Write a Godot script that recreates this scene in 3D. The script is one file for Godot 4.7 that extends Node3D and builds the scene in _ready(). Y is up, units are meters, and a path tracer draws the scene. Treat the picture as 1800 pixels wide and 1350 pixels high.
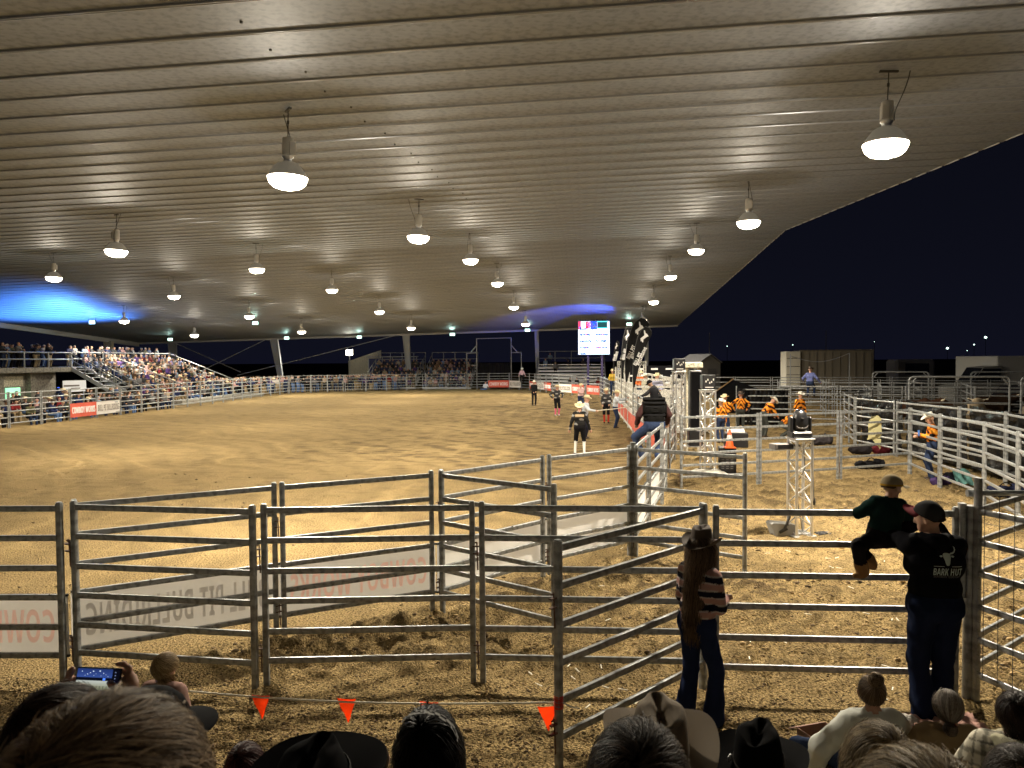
extends Node3D
# Night rodeo under a covered arena. World: x right, y up, depth into the arena is -z (V(x, depth, height)).

var used := {}
var rng := RandomNumberGenerator.new()
var M := {}
var cache := {}


func _ready():
	rng.seed = 4711
	var cam := Camera3D.new()
	cam.name = "camera"
	cam.fov = 54.77
	cam.near = 0.05
	cam.far = 1500.0
	cam.position = Vector3(0, 3.162, 0)
	cam.rotation = Vector3(deg_to_rad(-1.839), deg_to_rad(5.626), deg_to_rad(-0.413))
	var lens := CameraAttributesPhysical.new()
	lens.frustum_focal_length = 23.17
	lens.frustum_focus_distance = 16.0
	lens.exposure_aperture = 6.5
	cam.attributes = lens
	cam.fov = 54.77
	add_child(cam)
	cam.current = true
	var env := Environment.new()
	env.background_mode = Environment.BG_SKY
	var sm := ProceduralSkyMaterial.new()
	sm.sky_top_color = Color(0.026, 0.029, 0.054)
	sm.sky_horizon_color = Color(0.043, 0.047, 0.086)
	sm.sky_curve = 0.12
	sm.ground_bottom_color = Color(0.02, 0.02, 0.03)
	sm.ground_horizon_color = Color(0.045, 0.047, 0.10)
	env.sky = Sky.new()
	env.sky.sky_material = sm
	env.tonemap_mode = Environment.TONE_MAPPER_LINEAR
	env.tonemap_exposure = EXPOSURE
	env.sdfgi_enabled = true
	env.ssao_enabled = true
	env.ssil_enabled = true
	var we := WorldEnvironment.new()
	we.name = "world_environment"
	we.environment = env
	add_child(we)
	materials()
	build_ground()
	build_roof()
	build_lamps()
	build_far_things()
	build_stands()
	build_fences()
	build_yards()
	build_chutes()
	build_gear()
	build_people()
	build_crowd()
	build_front_row()
	build_litter()


const EXPOSURE := 1.45
const LAMP := 70.0
const SPILL := 0.05


# ------------------------------------------------------------------ helpers
func V(x, d, h = 0.0) -> Vector3:
	return Vector3(x, h, -d)


func lin(r, g, b) -> Color:
	return Color(r, g, b).linear_to_srgb()


func numbered(n: String) -> String:
	if not used.has(n):
		used[n] = 0
		return n
	used[n] += 1
	return "%s_%03d" % [n, used[n]]


func tag(o, label := "", category := "", group := "", kind := ""):
	if label: o.set_meta("label", label)
	if category: o.set_meta("category", category)
	if group: o.set_meta("group", group)
	if kind: o.set_meta("kind", kind)
	return o


func thing(called, label, category, at := Vector3.ZERO, turn := 0.0, group := "") -> Node3D:
	var o := Node3D.new()
	o.name = numbered(called)
	add_child(o)
	o.position = at
	o.rotation.y = turn
	tag(o, label, category, group)
	return o


func obj(called, mesh, m, parent = null, xf := Transform3D()) -> MeshInstance3D:
	var o := MeshInstance3D.new()
	o.mesh = mesh.commit() if mesh is MB else mesh
	if m is Material: o.material_override = m
	o.transform = xf
	if parent == null:
		o.name = numbered(called)
		add_child(o)
	else:
		o.name = called
		parent.add_child(o, true)
	return o


func copy(o, at: Vector3, turn: float, label := "", group := ""):
	var base: String = o.name
	var r := RegEx.create_from_string("_\\d{3}$").search(base)
	if r: base = base.substr(0, base.length() - 4)
	var c = o.duplicate()
	c.name = numbered(base)
	add_child(c)
	c.position = at
	c.rotation.y = turn
	if label: c.set_meta("label", label)
	if group: c.set_meta("group", group)
	return c


func ordinal(i: int) -> String:
	var w := ["first", "second", "third", "fourth", "fifth", "sixth", "seventh", "eighth", "ninth", "tenth", "eleventh", "twelfth", "thirteenth", "fourteenth", "fifteenth", "sixteenth", "seventeenth", "eighteenth", "nineteenth", "twentieth"]
	if i < 20: return w[i]
	return "%dth" % (i + 1) if not (i + 1) % 10 in [1, 2, 3] else "%d%s" % [i + 1, ["", "st", "nd", "rd"][(i + 1) % 10]]


class MB:
	var v := PackedVector3Array()
	var n := PackedVector3Array()
	var c := PackedColorArray()
	var i := PackedInt32Array()
	var col := Color.WHITE
	var colored := false

	func vert(p: Vector3, nn: Vector3) -> int:
		v.append(p)
		n.append(nn)
		c.append(col)
		return v.size() - 1

	func tri(a: int, b: int, d: int):
		# wound clockwise as seen from the side the normal points to
		if (v[b] - v[a]).cross(v[d] - v[a]).dot(n[a] + n[b] + n[d]) > 0.0:
			i.append(a); i.append(d); i.append(b)
		else:
			i.append(a); i.append(b); i.append(d)

	func quad(a: Vector3, b: Vector3, d: Vector3, e: Vector3, nn := Vector3.ZERO):
		if nn == Vector3.ZERO: nn = (b - a).cross(d - a).normalized()
		var k := vert(a, nn)
		vert(b, nn); vert(d, nn); vert(e, nn)
		tri(k, k + 1, k + 2)
		tri(k, k + 2, k + 3)

	func poly(p: Array, nn: Vector3):
		var k := v.size()
		for q in p: vert(q, nn)
		for j in range(1, p.size() - 1): tri(k, k + j, k + j + 1)

	# box given by centre and three half axes
	func obox(o: Vector3, x: Vector3, y: Vector3, z: Vector3):
		for s in [1.0, -1.0]:
			quad(o + x * s - y - z, o + x * s + y - z, o + x * s + y + z, o + x * s - y + z, x.normalized() * s)
			quad(o + y * s - x - z, o + y * s + x - z, o + y * s + x + z, o + y * s - x + z, y.normalized() * s)
			quad(o + z * s - x - y, o + z * s + x - y, o + z * s + x + y, o + z * s - x + y, z.normalized() * s)

	func box(o: Vector3, size: Vector3):
		obox(o, Vector3(size.x / 2, 0, 0), Vector3(0, size.y / 2, 0), Vector3(0, 0, size.z / 2))

	# chamfered box
	func cbox(o: Vector3, size: Vector3, r: float):
		var h := size / 2.0
		var sg := [1.0, -1.0]
		for a in 3:
			var b := (a + 1) % 3
			var d := (a + 2) % 3
			for s in sg:
				var nn := Vector3.ZERO; nn[a] = s
				var q := []
				for t in [[1, 1], [1, -1], [-1, -1], [-1, 1]]:
					var p := Vector3.ZERO
					p[a] = s * h[a]; p[b] = t[0] * (h[b] - r); p[d] = t[1] * (h[d] - r)
					q.append(o + p)
				quad(q[0], q[1], q[2], q[3], nn)
				for s2 in sg:
					var n2 := Vector3.ZERO; n2[a] = s; n2[b] = s2
					var e := []
					for t2 in [1, -1]:
						var p1 := Vector3.ZERO; p1[a] = s * h[a]; p1[b] = s2 * (h[b] - r); p1[d] = t2 * (h[d] - r)
						var p2 := Vector3.ZERO; p2[a] = s * (h[a] - r); p2[b] = s2 * h[b]; p2[d] = t2 * (h[d] - r)
						e.append([o + p1, o + p2])
					quad(e[0][0], e[0][1], e[1][1], e[1][0], n2.normalized())
		for sx in sg:
			for sy in sg:
				for sz in sg:
					poly([o + Vector3(sx * h.x, sy * (h.y - r), sz * (h.z - r)), o + Vector3(sx * (h.x - r), sy * h.y, sz * (h.z - r)), o + Vector3(sx * (h.x - r), sy * (h.y - r), sz * h.z)], Vector3(sx, sy, sz).normalized())

	# bar of a rectangular section from a to b, w across and h along up
	func bar(a: Vector3, b: Vector3, w: float, h: float, up := Vector3.UP):
		var d := b - a
		var x := d.cross(up)
		if x.length() < 1e-5: x = d.cross(Vector3(0, 0, 1))
		x = x.normalized()
		var y := x.cross(d).normalized()
		obox((a + b) / 2.0, x * w / 2.0, y * h / 2.0, d / 2.0)

	# bar with an oval or rounded section (n sides)
	func rail(a: Vector3, b: Vector3, w: float, h: float, sides := 12, power := 0.6):
		var d := b - a
		var x := d.cross(Vector3.UP)
		if x.length() < 1e-5: x = d.cross(Vector3(0, 0, 1))
		x = x.normalized()
		var y := x.cross(d).normalized()
		var k := v.size()
		for j in sides + 1:
			var t := TAU * j / sides
			var cx := signf(cos(t)) * pow(absf(cos(t)), power)
			var cy := signf(sin(t)) * pow(absf(sin(t)), power)
			var nn := (x * signf(cos(t)) * pow(absf(cos(t)), 2.0 - power) / w + y * signf(sin(t)) * pow(absf(sin(t)), 2.0 - power) / h).normalized()
			var o := x * cx * w / 2.0 + y * cy * h / 2.0
			vert(a + o, nn)
			vert(b + o, nn)
		for j in sides:
			tri(k + 2 * j, k + 2 * j + 1, k + 2 * j + 3)
			tri(k + 2 * j, k + 2 * j + 3, k + 2 * j + 2)
		for e in [[a, -d.normalized()], [b, d.normalized()]]:
			var q := []
			for j in sides:
				var t := TAU * j / sides
				q.append(e[0] + x * signf(cos(t)) * pow(absf(cos(t)), power) * w / 2.0 + y * signf(sin(t)) * pow(absf(sin(t)), power) * h / 2.0)
			poly(q, e[1])

	func tube(a: Vector3, b: Vector3, r0: float, r1 := -1.0, sides := 8, caps := true):
		if r1 < 0.0: r1 = r0
		var d := (b - a).normalized()
		var x := d.cross(Vector3.UP)
		if x.length() < 1e-3: x = d.cross(Vector3(1, 0, 0))
		x = x.normalized()
		var y := x.cross(d)
		var k := v.size()
		for j in sides + 1:
			var t := TAU * j / sides
			var o := x * cos(t) + y * sin(t)
			vert(a + o * r0, o)
			vert(b + o * r1, o)
		for j in sides:
			tri(k + 2 * j, k + 2 * j + 1, k + 2 * j + 3)
			tri(k + 2 * j, k + 2 * j + 3, k + 2 * j + 2)
		if caps:
			for e in [[a, -d, r0], [b, d, r1]]:
				var q := []
				for j in sides: q.append(e[0] + (x * cos(TAU * j / sides) + y * sin(TAU * j / sides)) * e[2])
				poly(q, e[1])

	func path(p: Array, r: float, sides := 6):
		for j in p.size() - 1: tube(p[j], p[j + 1], r, r, sides, true)

	# profile of Vector2(radius, height) spun about y, moved by xf
	func lathe(prof: Array, sides: int, xf := Transform3D()):
		var k := v.size()
		var m := prof.size()
		for a in m:
			var t: Vector2 = prof[mini(a + 1, m - 1)] - prof[maxi(a - 1, 0)]
			var nn2 := Vector2(t.y, -t.x).normalized()
			for j in sides + 1:
				var w := TAU * j / sides
				vert(xf * Vector3(cos(w) * prof[a].x, prof[a].y, sin(w) * prof[a].x), xf.basis * Vector3(cos(w) * nn2.x, nn2.y, sin(w) * nn2.x))
		for a in m - 1:
			for j in sides:
				var p := k + a * (sides + 1) + j
				tri(p, p + sides + 1, p + sides + 2)
				tri(p, p + sides + 2, p + 1)

	# grid of points f(row, column), smooth
	func grid(rows: int, cols: int, f: Callable):
		var k := v.size()
		var pts := []
		for a in rows:
			for b in cols: pts.append(f.call(a, b))
		for a in rows:
			for b in cols:
				var u: Vector3 = pts[mini(a + 1, rows - 1) * cols + b] - pts[maxi(a - 1, 0) * cols + b]
				var w: Vector3 = pts[a * cols + mini(b + 1, cols - 1)] - pts[a * cols + maxi(b - 1, 0)]
				vert(pts[a * cols + b], w.cross(u).normalized())
		for a in rows - 1:
			for b in cols - 1:
				var p := k + a * cols + b
				tri(p, p + 1, p + cols + 1)
				tri(p, p + cols + 1, p + cols)

	# flat outline pushed back by depth: points in the xy plane
	func plate(pts: PackedVector2Array, depth: float, xf := Transform3D()):
		var t := Geometry2D.triangulate_polygon(pts)
		for s in ([1.0, -1.0] if depth > 0.0 else [1.0]):
			var k := v.size()
			for p in pts: vert(xf * Vector3(p.x, p.y, s * depth / 2), xf.basis.z * s)
			for j in range(0, t.size(), 3): tri(k + t[j], k + t[j + 1], k + t[j + 2])
		for j in (pts.size() if depth > 0.0 else 0):
			var p := pts[j]
			var q := pts[(j + 1) % pts.size()]
			quad(xf * Vector3(p.x, p.y, depth / 2), xf * Vector3(q.x, q.y, depth / 2), xf * Vector3(q.x, q.y, -depth / 2), xf * Vector3(p.x, p.y, -depth / 2))

	func commit() -> ArrayMesh:
		var a := []
		a.resize(Mesh.ARRAY_MAX)
		a[Mesh.ARRAY_VERTEX] = v
		a[Mesh.ARRAY_NORMAL] = n
		a[Mesh.ARRAY_INDEX] = i
		if colored: a[Mesh.ARRAY_COLOR] = c
		var am := ArrayMesh.new()
		am.add_surface_from_arrays(Mesh.PRIMITIVE_TRIANGLES, a)
		return am


func mat(called: String, c: Color, rough := 0.7, metal := 0.0, nrm = null, nscale := 1.0, uv := 1.0, tex = null) -> StandardMaterial3D:
	var m := StandardMaterial3D.new()
	m.resource_name = called
	m.albedo_color = c
	m.roughness = rough
	m.metallic = metal
	if nrm or tex:
		m.uv1_triplanar = true
		m.uv1_scale = Vector3.ONE * uv
	if nrm:
		m.normal_enabled = true
		m.normal_texture = nrm
		m.normal_scale = nscale
	if tex: m.albedo_texture = tex
	M[called] = m
	return m


func noise_tex(size: int, freq: float, seed_: int, oct: int, lo: float, hi: float, bump := 0.0, type := FastNoiseLite.TYPE_SIMPLEX_SMOOTH) -> ImageTexture:
	var n := FastNoiseLite.new()
	n.seed = seed_
	n.noise_type = type
	n.frequency = freq
	n.fractal_octaves = oct
	var im := n.get_seamless_image(size, size, false, false, 0.15)
	im.convert(Image.FORMAT_RGB8)
	if bump > 0.0:
		im.bump_map_to_normal_map(bump)
		return ImageTexture.create_from_image(im)
	var d := im.get_data()
	for k in d.size(): d[k] = int(clampf(lerpf(lo, hi, d[k] / 255.0), 0, 1) * 255)
	return ImageTexture.create_from_image(Image.create_from_data(size, size, false, Image.FORMAT_RGB8, d))


func materials():
	var n_fine := noise_tex(512, 0.06, 3, 4, 0, 1, 6.0)
	var n_soft := noise_tex(256, 0.02, 5, 3, 0, 1, 4.0)
	var n_weave := noise_tex(256, 0.12, 8, 2, 0, 1, 3.0)
	var t_galv := noise_tex(256, 0.03, 11, 4, 0.66, 1.22)
	var t_dirt := noise_tex(512, 0.015, 12, 5, 0.55, 1.3)
	M["n_fine"] = n_fine; M["n_soft"] = n_soft; M["n_weave"] = n_weave; M["t_galv"] = t_galv; M["t_dirt"] = t_dirt
	mat("galvanised steel", lin(0.33, 0.345, 0.35), 0.36, 0.35, n_fine, 0.08, 1.3, t_galv)
	mat("aluminium", lin(0.75, 0.75, 0.76), 0.3, 0.85, n_fine, 0.08, 2.0)
	mat("white steel", lin(0.72, 0.71, 0.66), 0.5, 0.0, n_fine, 0.15, 2.0, t_dirt)
	mat("roof rib", lin(0.30, 0.32, 0.36), 0.30, 0.4)
	mat("roof sheet", lin(0.235, 0.258, 0.305), 0.58, 0.25, n_soft, 0.10, 1.2, noise_tex(256, 0.02, 31, 4, 0.80, 1.15))
	mat("grey steel", lin(0.36, 0.38, 0.40), 0.5, 0.2, n_fine, 0.1, 1.0)
	mat("cream paint", lin(0.62, 0.58, 0.45), 0.6, 0.0, n_fine, 0.1, 1.0, t_dirt)
	mat("beam paint", lin(0.45, 0.46, 0.46), 0.55)
	mat("wire", lin(0.05, 0.05, 0.05), 0.5, 0.3)
	mat("lamp housing", lin(0.62, 0.62, 0.60), 0.4, 0.1)
	mat("acrylic reflector", lin(0.36, 0.35, 0.33), 0.45)
	M["acrylic reflector"].emission_enabled = true
	M["acrylic reflector"].emission = Color(1.0, 0.95, 0.84)
	M["acrylic reflector"].emission_energy_multiplier = 0.05  # faint emission added to the bell, standing in for lamp glare
	mat("black plastic", lin(0.012, 0.012, 0.014), 0.38)
	mat("black matt", lin(0.012, 0.012, 0.014), 0.8)
	mat("black felt", lin(0.010, 0.010, 0.011), 0.9, 0.0, n_weave, 0.2, 8.0)
	mat("plastic sheet", lin(0.008, 0.0085, 0.009), 0.22, 0.0, n_soft, 0.10, 0.4)
	M["plastic sheet"].metallic_specular = 0.35
	mat("banner back", lin(0.78, 0.77, 0.75), 0.6, 0.0, n_soft, 0.2, 1.0)
	M["banner back"].backlight_enabled = true
	M["banner back"].backlight = Color(0.62, 0.61, 0.59)
	mat("banner edge", lin(0.035, 0.033, 0.03), 0.6)
	mat("banner red", lin(0.60, 0.10, 0.06), 0.6)
	mat("letter pink", lin(0.36, 0.20, 0.17), 0.65)
	mat("letter grey", lin(0.13, 0.12, 0.115), 0.65)
	for q in [["show-through pink", 0.58, 0.46, 0.43, Color(1.38, 1.20, 1.16)], ["show-through grey", 0.34, 0.33, 0.32, Color(0.98, 0.97, 0.96)]]:
		mat(q[0], lin(q[1], q[2], q[3]), 0.65)
		M[q[0]].backlight_enabled = true
		M[q[0]].backlight = q[4]
	mat("letter pale", lin(0.72, 0.69, 0.65), 0.65)
	mat("letter white", lin(0.8, 0.8, 0.8), 0.6)
	mat("bone print", lin(0.50, 0.60, 0.56), 0.7)
	mat("orange flag", lin(0.97, 0.20, 0.045), 0.5, 0.0, n_soft, 0.5, 4.0)
	M["orange flag"].backlight_enabled = true
	M["orange flag"].backlight = Color(1.1, 0.26, 0.06)
	mat("rope", lin(0.70, 0.66, 0.55), 0.8)
	mat("red tape", lin(0.55, 0.04, 0.03), 0.5)
	mat("rust pin", lin(0.10, 0.05, 0.035), 0.6, 0.3)
	mat("concrete", lin(0.26, 0.245, 0.21), 0.85, 0.0, n_fine, 0.3, 0.6, t_galv)
	mat("dark wall", lin(0.05, 0.05, 0.055), 0.7)
	mat("blue tarp", lin(0.025, 0.035, 0.14), 0.45, 0.0, n_soft, 0.8, 0.6)
	mat("rubber", lin(0.02, 0.02, 0.02), 0.8)
	mat("glass dark", lin(0.01, 0.012, 0.015), 0.06)
	mat("cone orange", lin(0.85, 0.13, 0.02), 0.4)
	mat("reflective", lin(0.7, 0.7, 0.7), 0.3)
	mat("cardboard", lin(0.25, 0.14, 0.07), 0.8)
	M["black felt"].metallic_specular = 0.12
	M["black matt"].metallic_specular = 0.12
	mat("hat straw", lin(0.72, 0.62, 0.40), 0.7, 0.0, n_weave, 0.3, 6.0)
	mat("hat white", lin(0.74, 0.71, 0.62), 0.7)
	mat("hat tan", lin(0.24, 0.19, 0.13), 0.85, 0.0, n_weave, 0.25, 8.0)
	mat("hat brown", lin(0.060, 0.041, 0.029), 0.85, 0.0, n_weave, 0.25, 8.0)
	mat("hat band", lin(0.03, 0.022, 0.016), 0.6)
	mat("phone glass", lin(0.02, 0.02, 0.02), 0.1)
	var e := func(called: String, c: Color, energy: float):
		var m := StandardMaterial3D.new()
		m.resource_name = called
		m.albedo_color = Color(0.8, 0.8, 0.8)
		m.emission_enabled = true
		m.emission = c
		m.emission_energy_multiplier = energy
		M[called] = m
	e.call("lamp glow", Color(1.0, 0.95, 0.84), 22.0)
	e.call("flood glow", Color(0.80, 1.0, 0.92), 3.0)
	e.call("window glow", Color(0.50, 0.95, 0.72), 0.9)
	e.call("distant glow", Color(0.85, 1.0, 0.95), 3.0)
	e.call("blue glow", Color(0.15, 0.35, 1.0), 4.0)
	for k in [["skin", 0.50, 0.29, 0.20], ["skin tan", 0.36, 0.20, 0.13], ["skin pale", 0.56, 0.36, 0.27]]:
		var m := mat(k[0], lin(k[1], k[2], k[3]), 0.55, 0.0, n_fine, 0.15, 5.0)
		m.subsurf_scatter_enabled = true
		m.subsurf_scatter_strength = 0.15


func cloth(called: String, r: float, g: float, b: float) -> StandardMaterial3D:
	var key := "cloth " + called
	if not M.has(key): mat(key, lin(r, g, b), 0.85, 0.0, M["n_weave"], 0.35, 7.0).metallic_specular = 0.12
	return M[key]


func print_text(called, words: String, height: float, depth: float, m, parent, xf: Transform3D, width := 0.0, font := "Droid Sans", bold := true) -> MeshInstance3D:
	var key := "text %s %.3f %.3f" % [words, height, depth]
	if not cache.has(key):
		var t := TextMesh.new()
		var f := SystemFont.new()
		f.font_names = PackedStringArray([font])
		f.font_weight = 800 if bold else 500
		t.font = f
		t.text = words
		t.font_size = 64
		t.pixel_size = height / 46.0
		t.depth = depth
		t.curve_step = 4.0
		cache[key] = t
	var stretch: float = 1.0 if width == 0.0 else width / maxf(cache[key].get_aabb().size.x, 0.01)
	return obj(called, cache[key], m, parent, xf.scaled_local(Vector3(stretch, 1, 1)))


# ------------------------------------------------------------------ bodies: a field of tapered capsules, meshed as surface nets
# bone: [a, b, radius at a, radius at b, region]
func field(bones: Array, cell: float, k: float, amp := 0.0, freq := 9.0, regions := ["skin", "top", "pants", "shoe"]) -> Dictionary:
	var lo := Vector3.ONE * 1e9
	var hi := -lo
	for b in bones:
		var r: float = maxf(b[2], b[3]) + cell * 2.5 + k * 0.3
		for e in 2:
			lo = lo.min(b[e] - Vector3.ONE * r)
			hi = hi.max(b[e] + Vector3.ONE * r)
	var nx := int((hi.x - lo.x) / cell) + 2
	var ny := int((hi.y - lo.y) / cell) + 2
	var nz := int((hi.z - lo.z) / cell) + 2
	var sy := nx
	var sz := nx * ny
	var f := PackedFloat32Array(); f.resize(sz * nz); f.fill(1.0)
	var best := PackedFloat32Array(); best.resize(sz * nz); best.fill(1.0)
	var reg := PackedByteArray(); reg.resize(sz * nz)
	var ik := 0.25 / k
	for b in bones:
		var A: Vector3 = b[0]
		var BA: Vector3 = b[1] - b[0]
		var il := 1.0 / maxf(BA.length_squared(), 1e-9)
		var ra: float = b[2]
		var dr: float = b[3] - b[2]
		var region: int = b[4]
		var pad := k + cell * 1.8
		var R := maxf(b[2], b[3]) + pad
		var l: Vector3 = (b[0].min(b[1]) - Vector3.ONE * R - lo) / cell
		var h: Vector3 = (b[0].max(b[1]) + Vector3.ONE * R - lo) / cell
		var x0 := maxi(int(l.x), 0)
		var x1 := mini(int(h.x) + 1, nx - 1)
		for z in range(maxi(int(l.z), 0), mini(int(h.z) + 1, nz - 1) + 1):
			for y in range(maxi(int(l.y), 0), mini(int(h.y) + 1, ny - 1) + 1):
				var at := z * sz + y * sy
				for x in range(x0, x1 + 1):
					var q: Vector3 = lo + Vector3(x, y, z) * cell - A
					var t := clampf(q.dot(BA) * il, 0.0, 1.0)
					var d := (q - BA * t).length() - ra - dr * t
					if d > pad: continue
					var n := at + x
					var o := f[n]
					if d < best[n]:
						best[n] = d
						reg[n] = region
					var s := k - absf(o - d)
					f[n] = minf(o, d) if s <= 0.0 else minf(o, d) - s * s * ik
	var vid := {}
	var verts := PackedVector3Array()
	var off := [0, 1, sy, sy + 1, sz, sz + 1, sz + sy, sz + sy + 1]
	var edges := [[0, 1], [2, 3], [4, 5], [6, 7], [0, 2], [1, 3], [4, 6], [5, 7], [0, 4], [1, 5], [2, 6], [3, 7]]
	var corner := []
	for c in 8: corner.append(Vector3(c & 1, (c >> 1) & 1, c >> 2))
	var vals := PackedFloat32Array(); vals.resize(8)
	var lim := cell * 2.0
	for z in nz - 1:
		for y in ny - 1:
			var at := z * sz + y * sy
			for x in nx - 1:
				var n := at + x
				if absf(f[n]) > lim: continue
				var mask := 0
				for c in 8:
					var w = f[n + off[c]]
					vals[c] = w
					if w < 0.0: mask |= 1 << c
				if mask == 0 or mask == 255: continue
				var s := Vector3.ZERO
				var m := 0
				for e in edges:
					var a := vals[e[0]]
					var b2 := vals[e[1]]
					if (a < 0.0) != (b2 < 0.0):
						s += corner[e[0]].lerp(corner[e[1]], a / (a - b2))
						m += 1
				vid[n] = verts.size()
				verts.append(lo + (Vector3(x, y, z) + s / m) * cell)
	var nrm := PackedVector3Array(); nrm.resize(verts.size())
	var tris := []
	for r in regions.size(): tris.append(PackedInt32Array())
	for n in vid:
		var inside: bool = f[n] < 0.0
		for axis in 3:
			var st: int = [1, sy, sz][axis]
			if (f[n + st] < 0.0) == inside: continue
			var u: int = [sy, sz, 1][axis]
			var w: int = [sz, 1, sy][axis]
			if not (vid.has(n - u) and vid.has(n - w) and vid.has(n - u - w)): continue
			var q = [vid[n], vid[n - u], vid[n - u - w], vid[n - w]]
			if inside: q = [q[0], q[3], q[2], q[1]]
			var r: int = reg[n if inside else n + st]
			# clockwise seen from outside
			tris[r].append_array([q[0], q[1], q[2], q[0], q[2], q[3]])
			var fn := (verts[q[2]] - verts[q[0]]).cross(verts[q[1]] - verts[q[3]])
			for j in q: nrm[j] += fn
	for j in nrm.size(): nrm[j] = nrm[j].normalized()
	if tris.size() > 0 and nrm.size() > 0:
		# make the normals point out of the body
		var s := 0.0
		for j in range(0, verts.size(), 17): s += nrm[j].dot(verts[j] - (lo + hi) / 2.0)
		if s < 0.0:
			for j in nrm.size(): nrm[j] = -nrm[j]
			for r in tris.size(): tris[r].reverse()
	if amp > 0.0:
		var fn := FastNoiseLite.new()
		fn.seed = 77
		fn.frequency = freq
		fn.fractal_octaves = 2
		var moved := verts.duplicate()
		for j in verts.size():
			var p := verts[j]
			moved[j] = p + nrm[j] * fn.get_noise_3d(p.x, p.y * 0.8, p.z) * amp
		verts = moved
		for j in nrm.size(): nrm[j] = Vector3.ZERO
		for r in tris.size():
			var ti: PackedInt32Array = tris[r]
			for j in range(0, ti.size(), 3):
				var g := (verts[ti[j + 2]] - verts[ti[j]]).cross(verts[ti[j + 1]] - verts[ti[j]])
				nrm[ti[j]] += g; nrm[ti[j + 1]] += g; nrm[ti[j + 2]] += g
		for j in nrm.size(): nrm[j] = nrm[j].normalized()
	return {"v": verts, "n": nrm, "t": tris}


func surfaces(fd: Dictionary, paint = null) -> Dictionary:
	# {"mesh", "regions": region of each surface}
	var am := ArrayMesh.new()
	var which := []
	for r in fd.t.size():
		var ti: PackedInt32Array = fd.t[r]
		if ti.is_empty(): continue
		var map := {}
		var v := PackedVector3Array()
		var n := PackedVector3Array()
		var c := PackedColorArray()
		var idx := PackedInt32Array()
		for j in ti:
			if not map.has(j):
				map[j] = v.size()
				v.append(fd.v[j])
				n.append(fd.n[j])
				if paint: c.append(paint.call(fd.v[j], r))
			idx.append(map[j])
		var a := []
		a.resize(Mesh.ARRAY_MAX)
		a[Mesh.ARRAY_VERTEX] = v
		a[Mesh.ARRAY_NORMAL] = n
		if paint: a[Mesh.ARRAY_COLOR] = c
		a[Mesh.ARRAY_INDEX] = idx
		am.add_surface_from_arrays(Mesh.PRIMITIVE_TRIANGLES, a)
		which.append(r)
	return {"mesh": am, "regions": which}


# Two-bone reach: the middle joint between a and b with lengths l1, l2, bent towards pole
func bend(a: Vector3, b: Vector3, l1: float, l2: float, pole: Vector3) -> Vector3:
	var d := b - a
	var L := clampf(d.length(), 0.05, (l1 + l2) * 0.999)
	var dn := d.normalized()
	var x := (l1 * l1 - l2 * l2 + L * L) / (2.0 * L)
	var y = sqrt(maxf(l1 * l1 - x * x, 0.0))
	var p := pole - dn * pole.dot(dn)
	return a + dn * x + p.normalized() * y


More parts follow.
